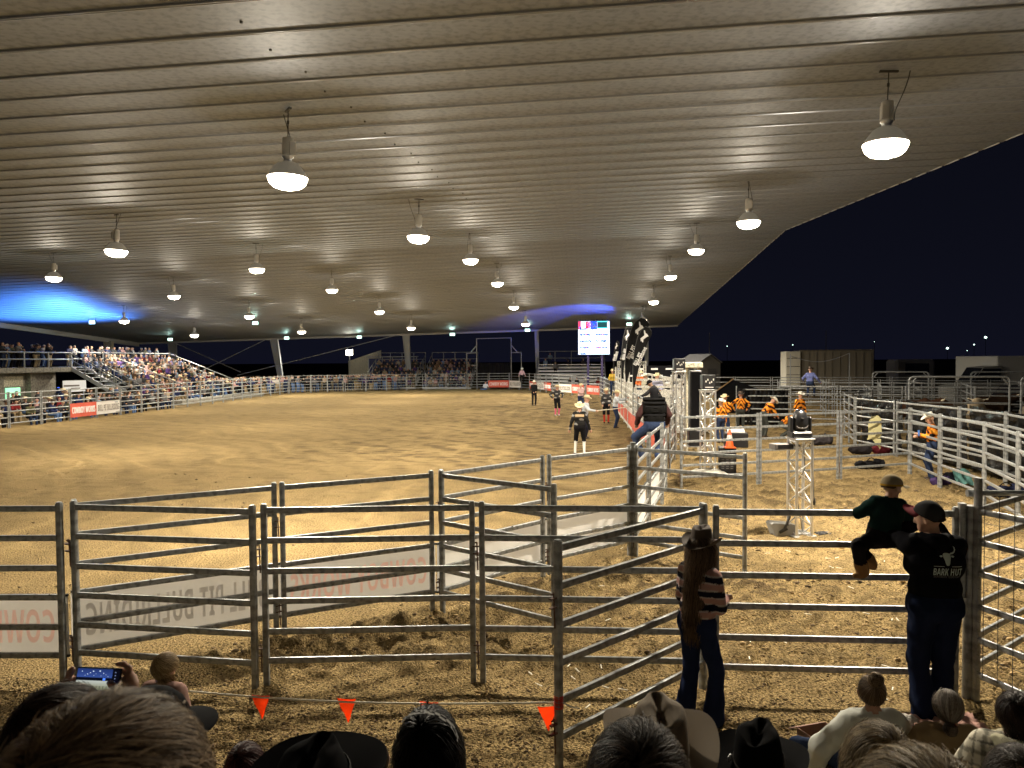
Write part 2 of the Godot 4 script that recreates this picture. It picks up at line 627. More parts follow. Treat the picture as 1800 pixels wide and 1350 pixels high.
# Bones of a person facing +z, feet on y = 0. Keys: h, pel, up, hd, hl, hr, fl, fr, kl, kr, el, er, fat, short_sleeve, shorts, thin
func human(s: Dictionary) -> Dictionary:
	var k: float = s.get("h", 1.75) / 1.75
	var fat: float = s.get("fat", 0.0)
	var loose: float = s.get("loose", 0.012)
	var pel: Vector3 = s.get("pel", Vector3(0, 0.93 * k, 0))
	var up: Vector3 = s.get("up", Vector3(0, 1, 0)).normalized()
	var X: Vector3 = s.get("side", Vector3(1, 0, 0))
	X = (X - up * X.dot(up)).normalized()
	var F := X.cross(up).normalized()
	var tw: float = s.get("twist", 0.0)
	var X2 := X.rotated(up, tw)
	var C := pel + up * 0.40 * k
	var hd: Vector3 = s.get("hd", up).normalized()
	var look: Vector3 = s.get("look", F)
	look = (look - hd * look.dot(hd)).normalized()
	var hx := hd.cross(look).normalized()
	var N := C + up * 0.125 * k
	var kh: float = k * s.get("hs", 1.0)
	var H := N + hd * (0.045 * k + 0.080 * kh) + look * 0.015
	var b := []
	var T := 1
	var P := 2
	var o := loose
	b.append([pel - X * 0.065 * k, pel + X * 0.065 * k, 0.112 * k + o + fat, 0.112 * k + o + fat, P])
	b.append([pel + up * 0.13 * k - X * 0.05 * k, pel + up * 0.13 * k + X * 0.05 * k, 0.108 * k + o + fat * 1.2, 0.108 * k + o + fat * 1.2, T])
	b.append([C - up * 0.08 * k - X2 * 0.075 * k, C - up * 0.08 * k + X2 * 0.075 * k, 0.112 * k + o + fat, 0.112 * k + o + fat, T])
	b.append([C + up * 0.045 * k - X2 * 0.125 * k, C + up * 0.045 * k + X2 * 0.125 * k, 0.07 * k + o, 0.07 * k + o, T])
	b.append([C + up * 0.09 * k, N + hd * 0.05 * k, 0.058 * k, 0.05 * k, 0])
	# head: skull, face, jaw, nose, ears
	b.append([H + hd * 0.035 * kh - look * 0.018 * kh, H + hd * 0.035 * kh + look * 0.022 * kh, 0.084 * kh, 0.078 * kh, 0])
	b.append([H - hd * 0.03 * kh + look * 0.035 * kh, H - hd * 0.065 * kh + look * 0.05 * kh, 0.058 * kh, 0.04 * kh, 0])
	b.append([H + look * 0.098 * kh, H - hd * 0.025 * kh + look * 0.108 * kh, 0.011, 0.015, 0])
	for e in [-1.0, 1.0]: b.append([H + hx * e * 0.085 * kh + hd * 0.018 * kh, H + hx * e * 0.082 * kh - hd * 0.025 * kh, 0.017, 0.011, 0])
	var out := {"pel": pel, "C": C, "N": N, "H": H, "up": up, "X": X, "F": F, "hd": hd, "look": look, "hx": hx, "k": kh}
	for sd in [["l", 1.0], ["r", -1.0]]:
		var S: Vector3 = C + up * 0.045 * k + X2 * sd[1] * 0.165 * k
		var W: Vector3 = s.get("h" + sd[0], S + Vector3(sd[1] * 0.09, -0.52 * k, 0.06))
		if (W - S).length() > 0.535 * k: W = S + (W - S).normalized() * 0.535 * k
		var E := bend(S, W, 0.28 * k, 0.26 * k, s.get("e" + sd[0], -F * 0.8 - up * 0.6 + X * sd[1] * 0.5))
		var short: bool = s.get("short_sleeve", false)
		b.append([S, E, 0.054 * k + o + fat * 0.4, 0.044 * k + o + fat * 0.3, T])
		b.append([E, W, 0.042 * k + (0.0 if short else o), 0.029 * k + (0.0 if short else o * 0.8), 0 if short else T])
		var hdir: Vector3 = s.get("hand" + sd[0], (W - E)).normalized()
		var palm := W + hdir * 0.05 * k
		b.append([W, palm, 0.027 * k, 0.032 * k, 0])
		out["hand_" + sd[0]] = palm
		out["hdir_" + sd[0]] = hdir
		if s.get("fingers", false):
			var side := hdir.cross(up)
			if side.length() < 0.1: side = hdir.cross(F)
			side = side.normalized()
			var curl := hdir.cross(side).normalized()
			if curl.dot(up) > 0.0: curl = -curl
			for q in 4:
				var root := palm + hdir * 0.025 * k + side * (q - 1.5) * 0.021
				var ln: float = [0.032, 0.040, 0.037, 0.028][q]
				var mid := root + (hdir + curl * 0.35).normalized() * ln
				b.append([root - hdir * 0.03, root, 0.010, 0.0095, 0])
				b.append([root, mid, 0.0095, 0.009, 0])
				b.append([mid, mid + (hdir * 0.5 + curl).normalized() * ln * 0.8, 0.009, 0.0078, 0])
			b.append([palm - hdir * 0.015, palm + (hdir * 0.5 + side * 1.0).normalized() * 0.045, 0.013, 0.010, 0])
			b.append([palm + (hdir * 0.5 + side).normalized() * 0.045, palm + (hdir * 0.5 + side).normalized() * 0.045 + hdir * 0.03, 0.010, 0.009, 0])
		else:
			b.append([palm, palm + (hdir - up * 0.25).normalized() * 0.075 * k, 0.028 * k, 0.017 * k, 0])
		var J = pel + X * sd[1] * 0.088 * k - up * 0.03 * k
		var A: Vector3 = s.get("f" + sd[0], Vector3(pel.x + sd[1] * 0.1 * k, 0.085 * k, pel.z))
		if (A - J).length() > 0.84 * k: A = J + (A - J).normalized() * 0.84 * k
		var K := bend(J, A, 0.425 * k, 0.42 * k, s.get("k" + sd[0], F + X * sd[1] * 0.15))
		var sh: bool = s.get("shorts", false)
		var flare: float = s.get("flare", 0.0)
		b.append([J, K, 0.083 * k + o * 0.8 + fat * 0.6, 0.058 * k + o * 0.9, P])
		if sh:
			b.append([K, A, 0.054 * k, 0.040 * k, 4])
		else:
			b.append([K, A, 0.054 * k + o * 0.9, 0.043 * k + o + flare, P])
		if s.has("boot"): b.append([A.lerp(K, s.boot), A, 0.049 * k + o * 1.25, 0.047 * k + o, 3])
		var toe: Vector3 = s.get("t" + sd[0], F)
		toe = (toe - Vector3.UP * toe.y * 0.7).normalized()
		var sole := A + Vector3(0, -0.045 * k, 0)
		b.append([sole - toe * 0.035 * k, sole + toe * 0.125 * k, 0.04 * k, 0.033 * k, 3])
		out["knee_" + sd[0]] = K
		out["elbow_" + sd[0]] = E
		out["sh_" + sd[0]] = S
	out["bones"] = b
	return out


func hat_mesh(R := 0.19, crown := 0.115, curl := 0.055, tall := 0.115, dip := 0.012, pinch := 0.35, taper := 0.80) -> MB:
	# brim and creased crown, faces +z; origin at the middle of the band
	var m := MB.new()
	var A := 48
	var rows := 22
	var f := func(a: int, b: int) -> Vector3:
		var w = TAU * b / (A - 1)
		var cx := sin(w)
		var cz := cos(w)
		var ex = crown * 0.80
		var ez = crown * 0.99
		if a < 12: # crown from the top centre to the band
			var t := a / 11.0
			var rr: float = taper * t / 0.55 if t < 0.55 else lerpf(taper, 1.0, pow((t - 0.55) / 0.45, 0.8))
			var y: float = tall * (1.0 - pow(maxf(t - 0.50, 0.0) / 0.50, 1.7))
			var pin: float = 1.0 - pinch * maxf(cz, 0.0) * clampf(y / tall, 0, 1) * absf(cx)
			# a crease along the top, and a dent on each side of the front
			var px: float = cx * rr
			var pz: float = cz * rr
			var crease: float = -0.034 * exp(-pow(px / 0.20, 2.0)) * (1.0 - smoothstep(0.55, 0.85, absf(pz)))
			crease -= 0.012 * exp(-pow((absf(px) - 0.55) / 0.22, 2.0)) * smoothstep(0.0, 0.6, pz)
			if t > 0.75: crease *= maxf(0.0, 1.0 - (t - 0.75) * 5.0)
			return Vector3(cx * ex * rr * pin, maxf(y + crease + 0.010 * cz * (1.0 - t), 0.0), cz * ez * rr)
		var u := (a - 12) / 9.0
		var bx := lerpf(ex, R * 0.92, u)
		var bz := lerpf(ez, R * 1.08, u)
		var y2 := curl * pow(absf(cx), 2.2) * pow(u, 1.8) - dip * cz * cz * u
		bx -= curl * 0.35 * pow(absf(cx), 2.0) * pow(u, 3.0)
		return Vector3(cx * bx, y2, cz * bz)
	m.grid(rows, A, f)
	var g := func(a: int, b: int) -> Vector3: # underside of the brim and its edge
		if a == 0: return f.call(rows - 1, b)
		return f.call(rows - a, b) + Vector3(0, -0.006, 0)
	m.grid(10, A, g)
	return m


func hat_on(H: Dictionary, parent, m, R := 0.19, tall := 0.115, curl := 0.055, tilt := 0.0, band = null, bandc := 0.118, taper := 0.80):
	var key := "hat %.3f %.3f %.3f %.2f" % [R, tall, curl, taper]
	if not cache.has(key):
		cache[key] = hat_mesh(R, 0.118, curl, tall, 0.012, 0.35, taper).commit()
		var bm := MB.new()
		bm.lathe([Vector2(1.0, 0.004), Vector2(1.02, 0.012), Vector2(1.015, 0.03), Vector2(0.985, 0.035)], 32)
		cache["band"] = bm.commit()
	var up: Vector3 = H.hd
	var fw: Vector3 = H.look
	var bs := Basis(up.cross(fw).normalized(), up, fw).rotated(up.cross(fw).normalized(), tilt)
	var hat := obj("hat", cache[key], m, parent, Transform3D(bs, H.H + up * 0.072 * H.k - fw * 0.004))
	if band: obj("hat_band", cache["band"], band, hat, Transform3D(Basis.from_scale(Vector3(bandc * 0.80, 1.0, bandc * 0.99)), Vector3.ZERO))
	return hat


func cap_on(H: Dictionary, parent, m, brim, turn := 0.0, tilt := 0.0, grow := 1.06):
	if not cache.has("cap"):
		var c := MB.new()
		c.lathe([Vector2(0.002, 0.098), Vector2(0.03, 0.095), Vector2(0.06, 0.080), Vector2(0.085, 0.055), Vector2(0.099, 0.025), Vector2(0.103, -0.005), Vector2(0.100, -0.012)], 24)
		cache["cap"] = c.commit()
		var p := MB.new()
		for s in [0.0, -0.005]:
			p.grid(6, 13, func(a, b):
				var w = lerpf(-1.15, 1.15, b / 12.0)
				var r := lerpf(0.096, 0.096 + 0.075 * (1.0 - 0.35 * w * w), a / 5.0)
				return Vector3(sin(w) * r, s - 0.004 + 0.012 * cos(w * 1.5) * a / 5.0 - 0.004 * a, cos(w) * r))
		cache["peak"] = p.commit()
	var up: Vector3 = H.hd
	var fw: Vector3 = H.look
	var x := up.cross(fw).normalized()
	var bs := Basis(x, up, fw).rotated(up, turn).rotated(x, tilt).scaled_local(Vector3(0.95, 1.0, 1.03) * H.k * grow)
	var cap := obj("cap", cache["cap"], m, parent, Transform3D(bs, H.H + up * 0.040 * H.k))
	obj("peak", cache["peak"], brim, cap)
	return cap


# hair: a cap over the skull and strands that follow it. st: len, n, wave, lift, w, tie (point in head axes or null), col, col2, fall, mask
func hair(H: Dictionary, parent, st: Dictionary, called := "hair"):
	var r := RandomNumberGenerator.new()
	r.seed = st.get("seed", 5)
	var k: float = H.k * st.get("size", 1.0)
	var bs := Basis(H.hx, H.hd, H.look)
	var rad: Vector3 = st.get("rad", Vector3(0.083, 0.098, 0.103)) * k
	var ctr := Vector3(0, 0.028, -0.006) * k
	var m := MB.new()
	m.colored = true
	var c1: Color = st.col
	var c2: Color = st.col2
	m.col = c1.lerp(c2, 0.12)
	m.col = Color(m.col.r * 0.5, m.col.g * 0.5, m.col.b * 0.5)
	var low: float = st.get("low", -0.55)
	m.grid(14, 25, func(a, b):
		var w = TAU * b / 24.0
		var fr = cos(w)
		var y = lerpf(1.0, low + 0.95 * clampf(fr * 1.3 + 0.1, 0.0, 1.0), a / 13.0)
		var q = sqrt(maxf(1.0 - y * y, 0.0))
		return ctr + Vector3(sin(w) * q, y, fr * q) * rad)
	var n: int = st.get("n", 1500)
	var tie = st.get("tie", null)
	var steps: int = st.get("steps", 7)
	var fn := FastNoiseLite.new()
	fn.seed = st.get("seed", 5)
	fn.frequency = st.get("clump", 22.0)
	for j in n:
		var y = 1.0 - (j + 0.5) / n * 2.0
		var w = j * 2.39996 + r.randf() * 0.3
		if y < low: continue
		var q = sqrt(1.0 - y * y)
		var d := Vector3(sin(w) * q, y, cos(w) * q)
		if y < low + 0.95 * clampf(d.z * 1.3 + 0.1, 0.0, 1.0): continue
		var lift: float = 1.0 + st.get("lift", 0.06) * (0.4 + r.randf())
		if r.randf() < st.get("fly", 0.03): lift += r.randf_range(0.04, 0.14)
		if not st.get("long", false) and tie == null and absf(d.x) > 0.80 and d.y < -0.02 and d.z > -0.55: continue
		var p := ctr + d * rad * lift
		var clump := fn.get_noise_3d(d.x, d.y, d.z)
		var ln: float = st.get("len", 0.10) * r.randf_range(0.7, 1.1) * k
		var whorl := Vector3(0.1, 0.75, -0.65).normalized()
		var tan := (d - whorl)
		tan = (tan - d * tan.dot(d)).normalized()
		var swirl: float = st.get("swirl", 0.5)
		var dir = (tan + d.cross(tan) * (swirl + clump * st.get("mess", 0.8)) + d * st.get("stand", 0.1)).normalized()
		var part = st.get("part", null)
		if part != null: # combed down to both sides
			dir = (Vector3(signf(d.x) * 0.9, -0.8, -0.5 + clump)).normalized()
			dir = (dir - d * dir.dot(d)).normalized()
		var wd: float = st.get("w", 0.0028) * r.randf_range(0.6, 1.3)
		var tone := clampf(0.30 + (r.randf() - 0.5) * 0.30 + clump * 0.75 + fn.get_noise_3d(d.x * 2.7 + 9.0, d.y * 2.7, d.z * 2.7) * 0.7, 0.0, 1.0)
		m.col = c1.lerp(c2, tone)
		var ph := r.randf() * TAU + clump * 5.0
		var pts := []
		var free := false
		for s in steps + 1:
			pts.append(p)
			var e := (p - ctr) / rad
			if tie != null:
				var g: Vector3 = (tie * k - p)
				if g.length() < 0.012: break
				dir = g.normalized()
				dir = (dir - e.normalized() * dir.dot(e.normalized()) * 0.9).normalized()
				p += dir * minf(ln / steps, g.length())
			else:
				var fall: float = st.get("fall", 0.15)
				dir = (dir + Vector3(0, -fall, 0) + Vector3(sin(ph + s * 1.6), cos(ph + s * 1.3) * 0.4, cos(ph * 1.3 + s * 1.9)) * st.get("wave", 0.12)).normalized()
				p += dir * ln / steps
			e = (p - ctr) / rad
			var el := e.length()
			var want: float = lift
			if el < want and (e.y > (-0.05 if st.get("long", false) else -0.75) or tie != null): p = ctr + e / el * want * rad
			elif tie == null and el > want and e.y > (0.0 if st.get("long", false) else low - 0.1): p = ctr + e / el * lerpf(el, want + 0.02 * s * st.get("lift", 0.06), 0.7) * rad
			if e.y < 0.0 and tie == null and st.get("long", false): # free fall down the back
				dir = (dir * 0.45 + Vector3(-e.x * 0.06, -1, -0.02 - e.z * 0.02)).normalized()
		if pts.size() < 3: continue
		var k0 := m.v.size()
		for s in pts.size():
			var a: Vector3 = pts[maxi(s - 1, 0)]
			var b: Vector3 = pts[mini(s + 1, pts.size() - 1)]
			var t: Vector3 = (b - a).normalized()
			var nn: Vector3 = ((pts[s] - ctr) / rad)
			nn = (nn - t * nn.dot(t)).normalized()
			var sd := t.cross(nn) * wd * (1.0 if s < pts.size() - 2 else 0.5)
			# the strand is rounded: its edges turn away
			m.vert(pts[s] - sd, (nn - t.cross(nn) * 0.7).normalized())
			m.vert(pts[s] + sd, (nn + t.cross(nn) * 0.7).normalized())
		for s in pts.size() - 1:
			m.tri(k0 + 2 * s, k0 + 2 * s + 1, k0 + 2 * s + 3)
			m.tri(k0 + 2 * s, k0 + 2 * s + 3, k0 + 2 * s + 2)
	if not M.has("hair"):
		var hm := mat("hair", Color.WHITE, 0.5)
		hm.vertex_color_use_as_albedo = true
		hm.metallic_specular = 0.25
	return obj(called, m, M["hair"], parent, Transform3D(bs, H.H))


# a ball of wound strands (a bun, a tail)
func bun(H: Dictionary, parent, at: Vector3, r0: float, c1: Color, c2: Color, called := "hair_bun"):
	var r := RandomNumberGenerator.new()
	r.seed = 9
	var m := MB.new()
	m.colored = true
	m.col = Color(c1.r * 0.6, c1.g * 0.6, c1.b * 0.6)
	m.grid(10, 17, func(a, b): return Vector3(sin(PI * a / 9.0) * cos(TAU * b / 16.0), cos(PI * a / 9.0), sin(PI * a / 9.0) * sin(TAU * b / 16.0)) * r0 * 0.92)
	for j in 220:
		var ax := Vector3(r.randfn(), r.randfn() * 0.5 + 0.8, r.randfn()).normalized()
		var u := ax.cross(Vector3(r.randfn(), r.randfn(), r.randfn())).normalized()
		var w = ax.cross(u)
		m.col = c1.lerp(c2, r.randf())
		var rr = r0 * r.randf_range(0.93, 1.1)
		var h := r.randf_range(-0.75, 0.75)
		var s0 := r.randf() * TAU
		var k0 := m.v.size()
		for s in 9:
			var t := s0 + s * 0.28
			var nn = (u * cos(t) + w * sin(t)) * sqrt(1 - h * h) + ax * h
			for e in [-1.0, 1.0]: m.vert(nn * rr + ax * e * 0.0022, (nn + ax * e * 0.6).normalized())
		for s in 8:
			m.tri(k0 + 2 * s, k0 + 2 * s + 1, k0 + 2 * s + 3)
			m.tri(k0 + 2 * s, k0 + 2 * s + 3, k0 + 2 * s + 2)
	return obj(called, m, M["hair"], parent, Transform3D(Basis(H.hx, H.hd, H.look), H.H + Basis(H.hx, H.hd, H.look) * at))


# a whole person: one continuous body with a surface for each garment; returns the joints
func person(s: Dictionary, label: String, at: Vector3, turn: float, group := "") -> Dictionary:
	var J = human(s)
	var root := thing("person", label, "person", at, turn, group)
	var fd := field(J.bones, s.get("cell", 0.026), s.get("blend", 0.03), s.get("amp", 0.0), s.get("freq", 9.0), ["skin", "top", "pants", "shoe", "sock"])
	var sf := surfaces(fd, s.get("paint", null))
	var o := obj("body", sf.mesh, null, root)
	var mats := [s.get("skin", M["skin"]), s.get("top"), s.get("pants"), s.get("shoe", M["hat brown"]), s.get("sock", s.get("skin", M["skin"]))]
	for j in sf.regions.size(): o.set_surface_override_material(j, mats[sf.regions[j]])
	J["root"] = root
	J["body"] = o
	return J


func simple_hair(J: Dictionary, parent, called: String, style: String, m):
	# small shell of hair for people far away
	if not cache.has("shell " + style):
		var b := MB.new()
		var low: float = {"short": -0.35, "long": -2.6, "bob": -1.2}[style]
		b.grid(9, 17, func(a, c):
			var w = TAU * c / 16.0
			var fr = cos(w)
			var y = lerpf(1.0, maxf(low, low + (0.6 - low) * clampf(fr * 1.6 + 0.25, 0.0, 1.0)), a / 8.0)
			var q = sqrt(maxf(1.0 - y * y, 0.0)) if y > 0.0 else 1.0 - 0.06 * y * y
			return Vector3(sin(w) * q * 0.092, 0.03 + y * 0.1, fr * q * 0.105 - 0.008))
		cache["shell " + style] = b.commit()
	return obj(called, cache["shell " + style], m, parent, Transform3D(Basis(J.hx, J.hd, J.look).scaled_local(Vector3.ONE * J.k), J.H))


# ------------------------------------------------------------------ ground
const FENCE_LINE := [[-30.0, 6.6], [-5.1, 6.85], [-3.48, 8.04], [-1.85, 9.08], [-0.55, 10.57], [0.75, 11.9], [1.55, 15.2], [2.35, 23.0], [1.95, 31.9], [1.85, 48.0], [1.3, 62.0], [-2.4, 68.2], [-8.2, 80.0]]


const POSTS := [[-5.12, 6.85], [-3.13, 6.79], [-1.05, 7.08], [1.15, 7.08], [3.42, 7.06], [-0.21, 5.59], [-3.48, 8.06], [-1.85, 9.1], [-0.36, 8.13], [-0.56, 10.6], [0.75, 11.9], [2.28, 10.95], [1.18, 13.95], [3.5, 6.98]]


func arena_side(x: float, d: float) -> float:
	# > 0 in the arena, metres from the near fence (roughly)
	if d < 6.6: return -2.0
	for j in range(FENCE_LINE.size() - 1, 0, -1):
		var a = FENCE_LINE[j - 1]
		var b = FENCE_LINE[j]
		if d >= a[1] and (d <= b[1] or j == FENCE_LINE.size() - 1):
			return lerpf(a[0], b[0], clampf((d - a[1]) / (b[1] - a[1]), 0, 1)) - x
	return -1.0


func build_ground():
	var n1 := FastNoiseLite.new(); n1.seed = 1; n1.frequency = 0.9; n1.fractal_octaves = 3
	var n2 := FastNoiseLite.new(); n2.seed = 2; n2.frequency = 3.2; n2.fractal_octaves = 2
	var n3 := FastNoiseLite.new(); n3.seed = 3; n3.frequency = 0.18; n3.fractal_octaves = 3
	var cell := FastNoiseLite.new(); cell.seed = 6; cell.noise_type = FastNoiseLite.TYPE_CELLULAR; cell.frequency = 1.9
	cell.cellular_return_type = FastNoiseLite.RETURN_DISTANCE
	var rows := 760
	var cols := 620
	var v := PackedVector3Array()
	var c := PackedColorArray()
	for a in rows:
		var d := 2.5 * exp(a * 0.0069)
		if a > rows - 3: d = 470.0 * (1.0 + (a - rows + 3) * 0.8)
		for b in cols:
			var u := lerpf(-1.02, 0.86, b / (cols - 1.0))
			var x = u * (d + 3.0)
			var side := arena_side(x, d)
			var inside := smoothstep(-0.1, 0.9, side)
			var lane := smoothstep(6.9, 7.6, d) * (1.0 - inside)
			var far := 1.0 - smoothstep(24.0, 60.0, d)
			var w1 := n1.get_noise_2d(x, d * 1.15)
			var w2 := n2.get_noise_2d(x, d)
			var w3 := n3.get_noise_2d(x * 0.6, d)
			var ce := cell.get_noise_2d(x + w1 * 0.3, d * 1.2)
			var h := lane * far * (w1 * 0.070 + w2 * 0.055 + n2.get_noise_2d(x * 2.6, d * 2.6) * 0.030 + (ce + 0.6) * 0.080)
			# trampled ridge along the fence
			h += lane * far * 0.03 * smoothstep(0.35, -0.2, absf(side + 0.6) - 0.6)
			# arc-shaped drag marks in the arena
			var r1 := Vector2(x + 34.0, (d - 4.0) * 1.0).length()
			var r2 := Vector2(x - 6.0, d - 44.0).length()
			var rk := sin(r1 * 5.2 + w3 * 7.0) * 0.5 + sin(r2 * 3.7 + w3 * 5.0) * 0.5
			h += inside * (rk * 0.010 + w1 * 0.012 * far + w2 * 0.004)
			var line := exp(-pow((fposmod(r1 * 0.42 + w3 * 0.7, 1.0) - 0.5) / 0.05, 2.0)) * smoothstep(-0.15, 0.25, n3.get_noise_2d(d * 0.8 + 60.0, x * 0.5))
			h += inside * line * 0.03
			h += (1.0 - inside) * (1.0 - lane) * (w2 * 0.008 + w1 * 0.010)
			if d < 13.5 and d > 5.0:
				for q in POSTS:
					var e: float = (x - q[0]) * (x - q[0]) + (d - q[1]) * (d - q[1])
					if e < 0.12: h += 0.045 * exp(-e / 0.016) + 0.012 * w2
			# heaped edge under the far fence
			if d > 30.0: h += 0.10 * exp(-pow((x + 27.2) / 0.5, 2.0)) * float(d < 66.0)
			v.append(Vector3(x, h, -d))
			# damp, dark soil in patches, in the lanes also painted relief shade; dry pale sand elsewhere
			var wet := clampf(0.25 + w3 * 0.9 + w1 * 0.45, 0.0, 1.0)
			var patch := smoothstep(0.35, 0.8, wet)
			var damp_and_shade := lane * (0.12 + 0.72 * smoothstep(-0.08, 0.24, w1 * 0.8 + w2 * 0.9 - ce * 0.15 - 0.10)) * (0.6 + 0.4 * patch)
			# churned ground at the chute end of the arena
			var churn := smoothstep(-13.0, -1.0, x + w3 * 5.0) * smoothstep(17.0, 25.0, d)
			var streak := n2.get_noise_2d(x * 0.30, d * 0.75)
			damp_and_shade += inside * (0.12 + patch * 0.10 + churn * (0.12 + 0.42 * smoothstep(-0.05, 0.30, streak + w1 * 0.5)) + line * -0.30 + 0.20 * smoothstep(0.18, 0.45, streak) * smoothstep(10.0, 16.0, d) + 0.14 * smoothstep(0.0, 0.8, sin(r1 * 5.2 + w3 * 7.0)))
			damp_and_shade += (1.0 - inside) * (1.0 - lane) * 0.10 * patch
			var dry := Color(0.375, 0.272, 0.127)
			var damp_shade_col := Color(0.085, 0.060, 0.033)
			var col := dry.lerp(damp_shade_col, clampf(damp_and_shade, 0.0, 1.0))
			var out := smoothstep(84.0, 95.0, d) + smoothstep(26.0, 34.0, x)
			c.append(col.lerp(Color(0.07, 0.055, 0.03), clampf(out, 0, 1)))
	var idx := PackedInt32Array()
	for a in rows - 1:
		for b in cols - 1:
			var p := a * cols + b
			idx.append_array([p, p + cols, p + cols + 1, p, p + cols + 1, p + 1])
	var nrm := PackedVector3Array()
	nrm.resize(v.size())
	for a in rows:
		for b in cols:
			var du := v[a * cols + mini(b + 1, cols - 1)] - v[a * cols + maxi(b - 1, 0)]
			var dd := v[mini(a + 1, rows - 1) * cols + b] - v[maxi(a - 1, 0) * cols + b]
			nrm[a * cols + b] = du.cross(dd).normalized()
	var arr := []
	arr.resize(Mesh.ARRAY_MAX)
	arr[Mesh.ARRAY_VERTEX] = v
	arr[Mesh.ARRAY_NORMAL] = nrm
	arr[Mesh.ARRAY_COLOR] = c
	arr[Mesh.ARRAY_INDEX] = idx
	var am := ArrayMesh.new()
	am.add_surface_from_arrays(Mesh.PRIMITIVE_TRIANGLES, arr)
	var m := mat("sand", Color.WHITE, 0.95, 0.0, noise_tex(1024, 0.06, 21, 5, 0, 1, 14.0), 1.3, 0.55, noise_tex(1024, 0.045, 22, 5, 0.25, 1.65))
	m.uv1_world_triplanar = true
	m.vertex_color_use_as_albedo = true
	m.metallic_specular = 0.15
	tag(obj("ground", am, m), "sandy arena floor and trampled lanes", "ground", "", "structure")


# ------------------------------------------------------------------ roof
func roof_h(x: float, d: float) -> float:
	return 9.66 - 0.0637 * absf(d - 39.7) - 0.0216 * (5.06 - x)


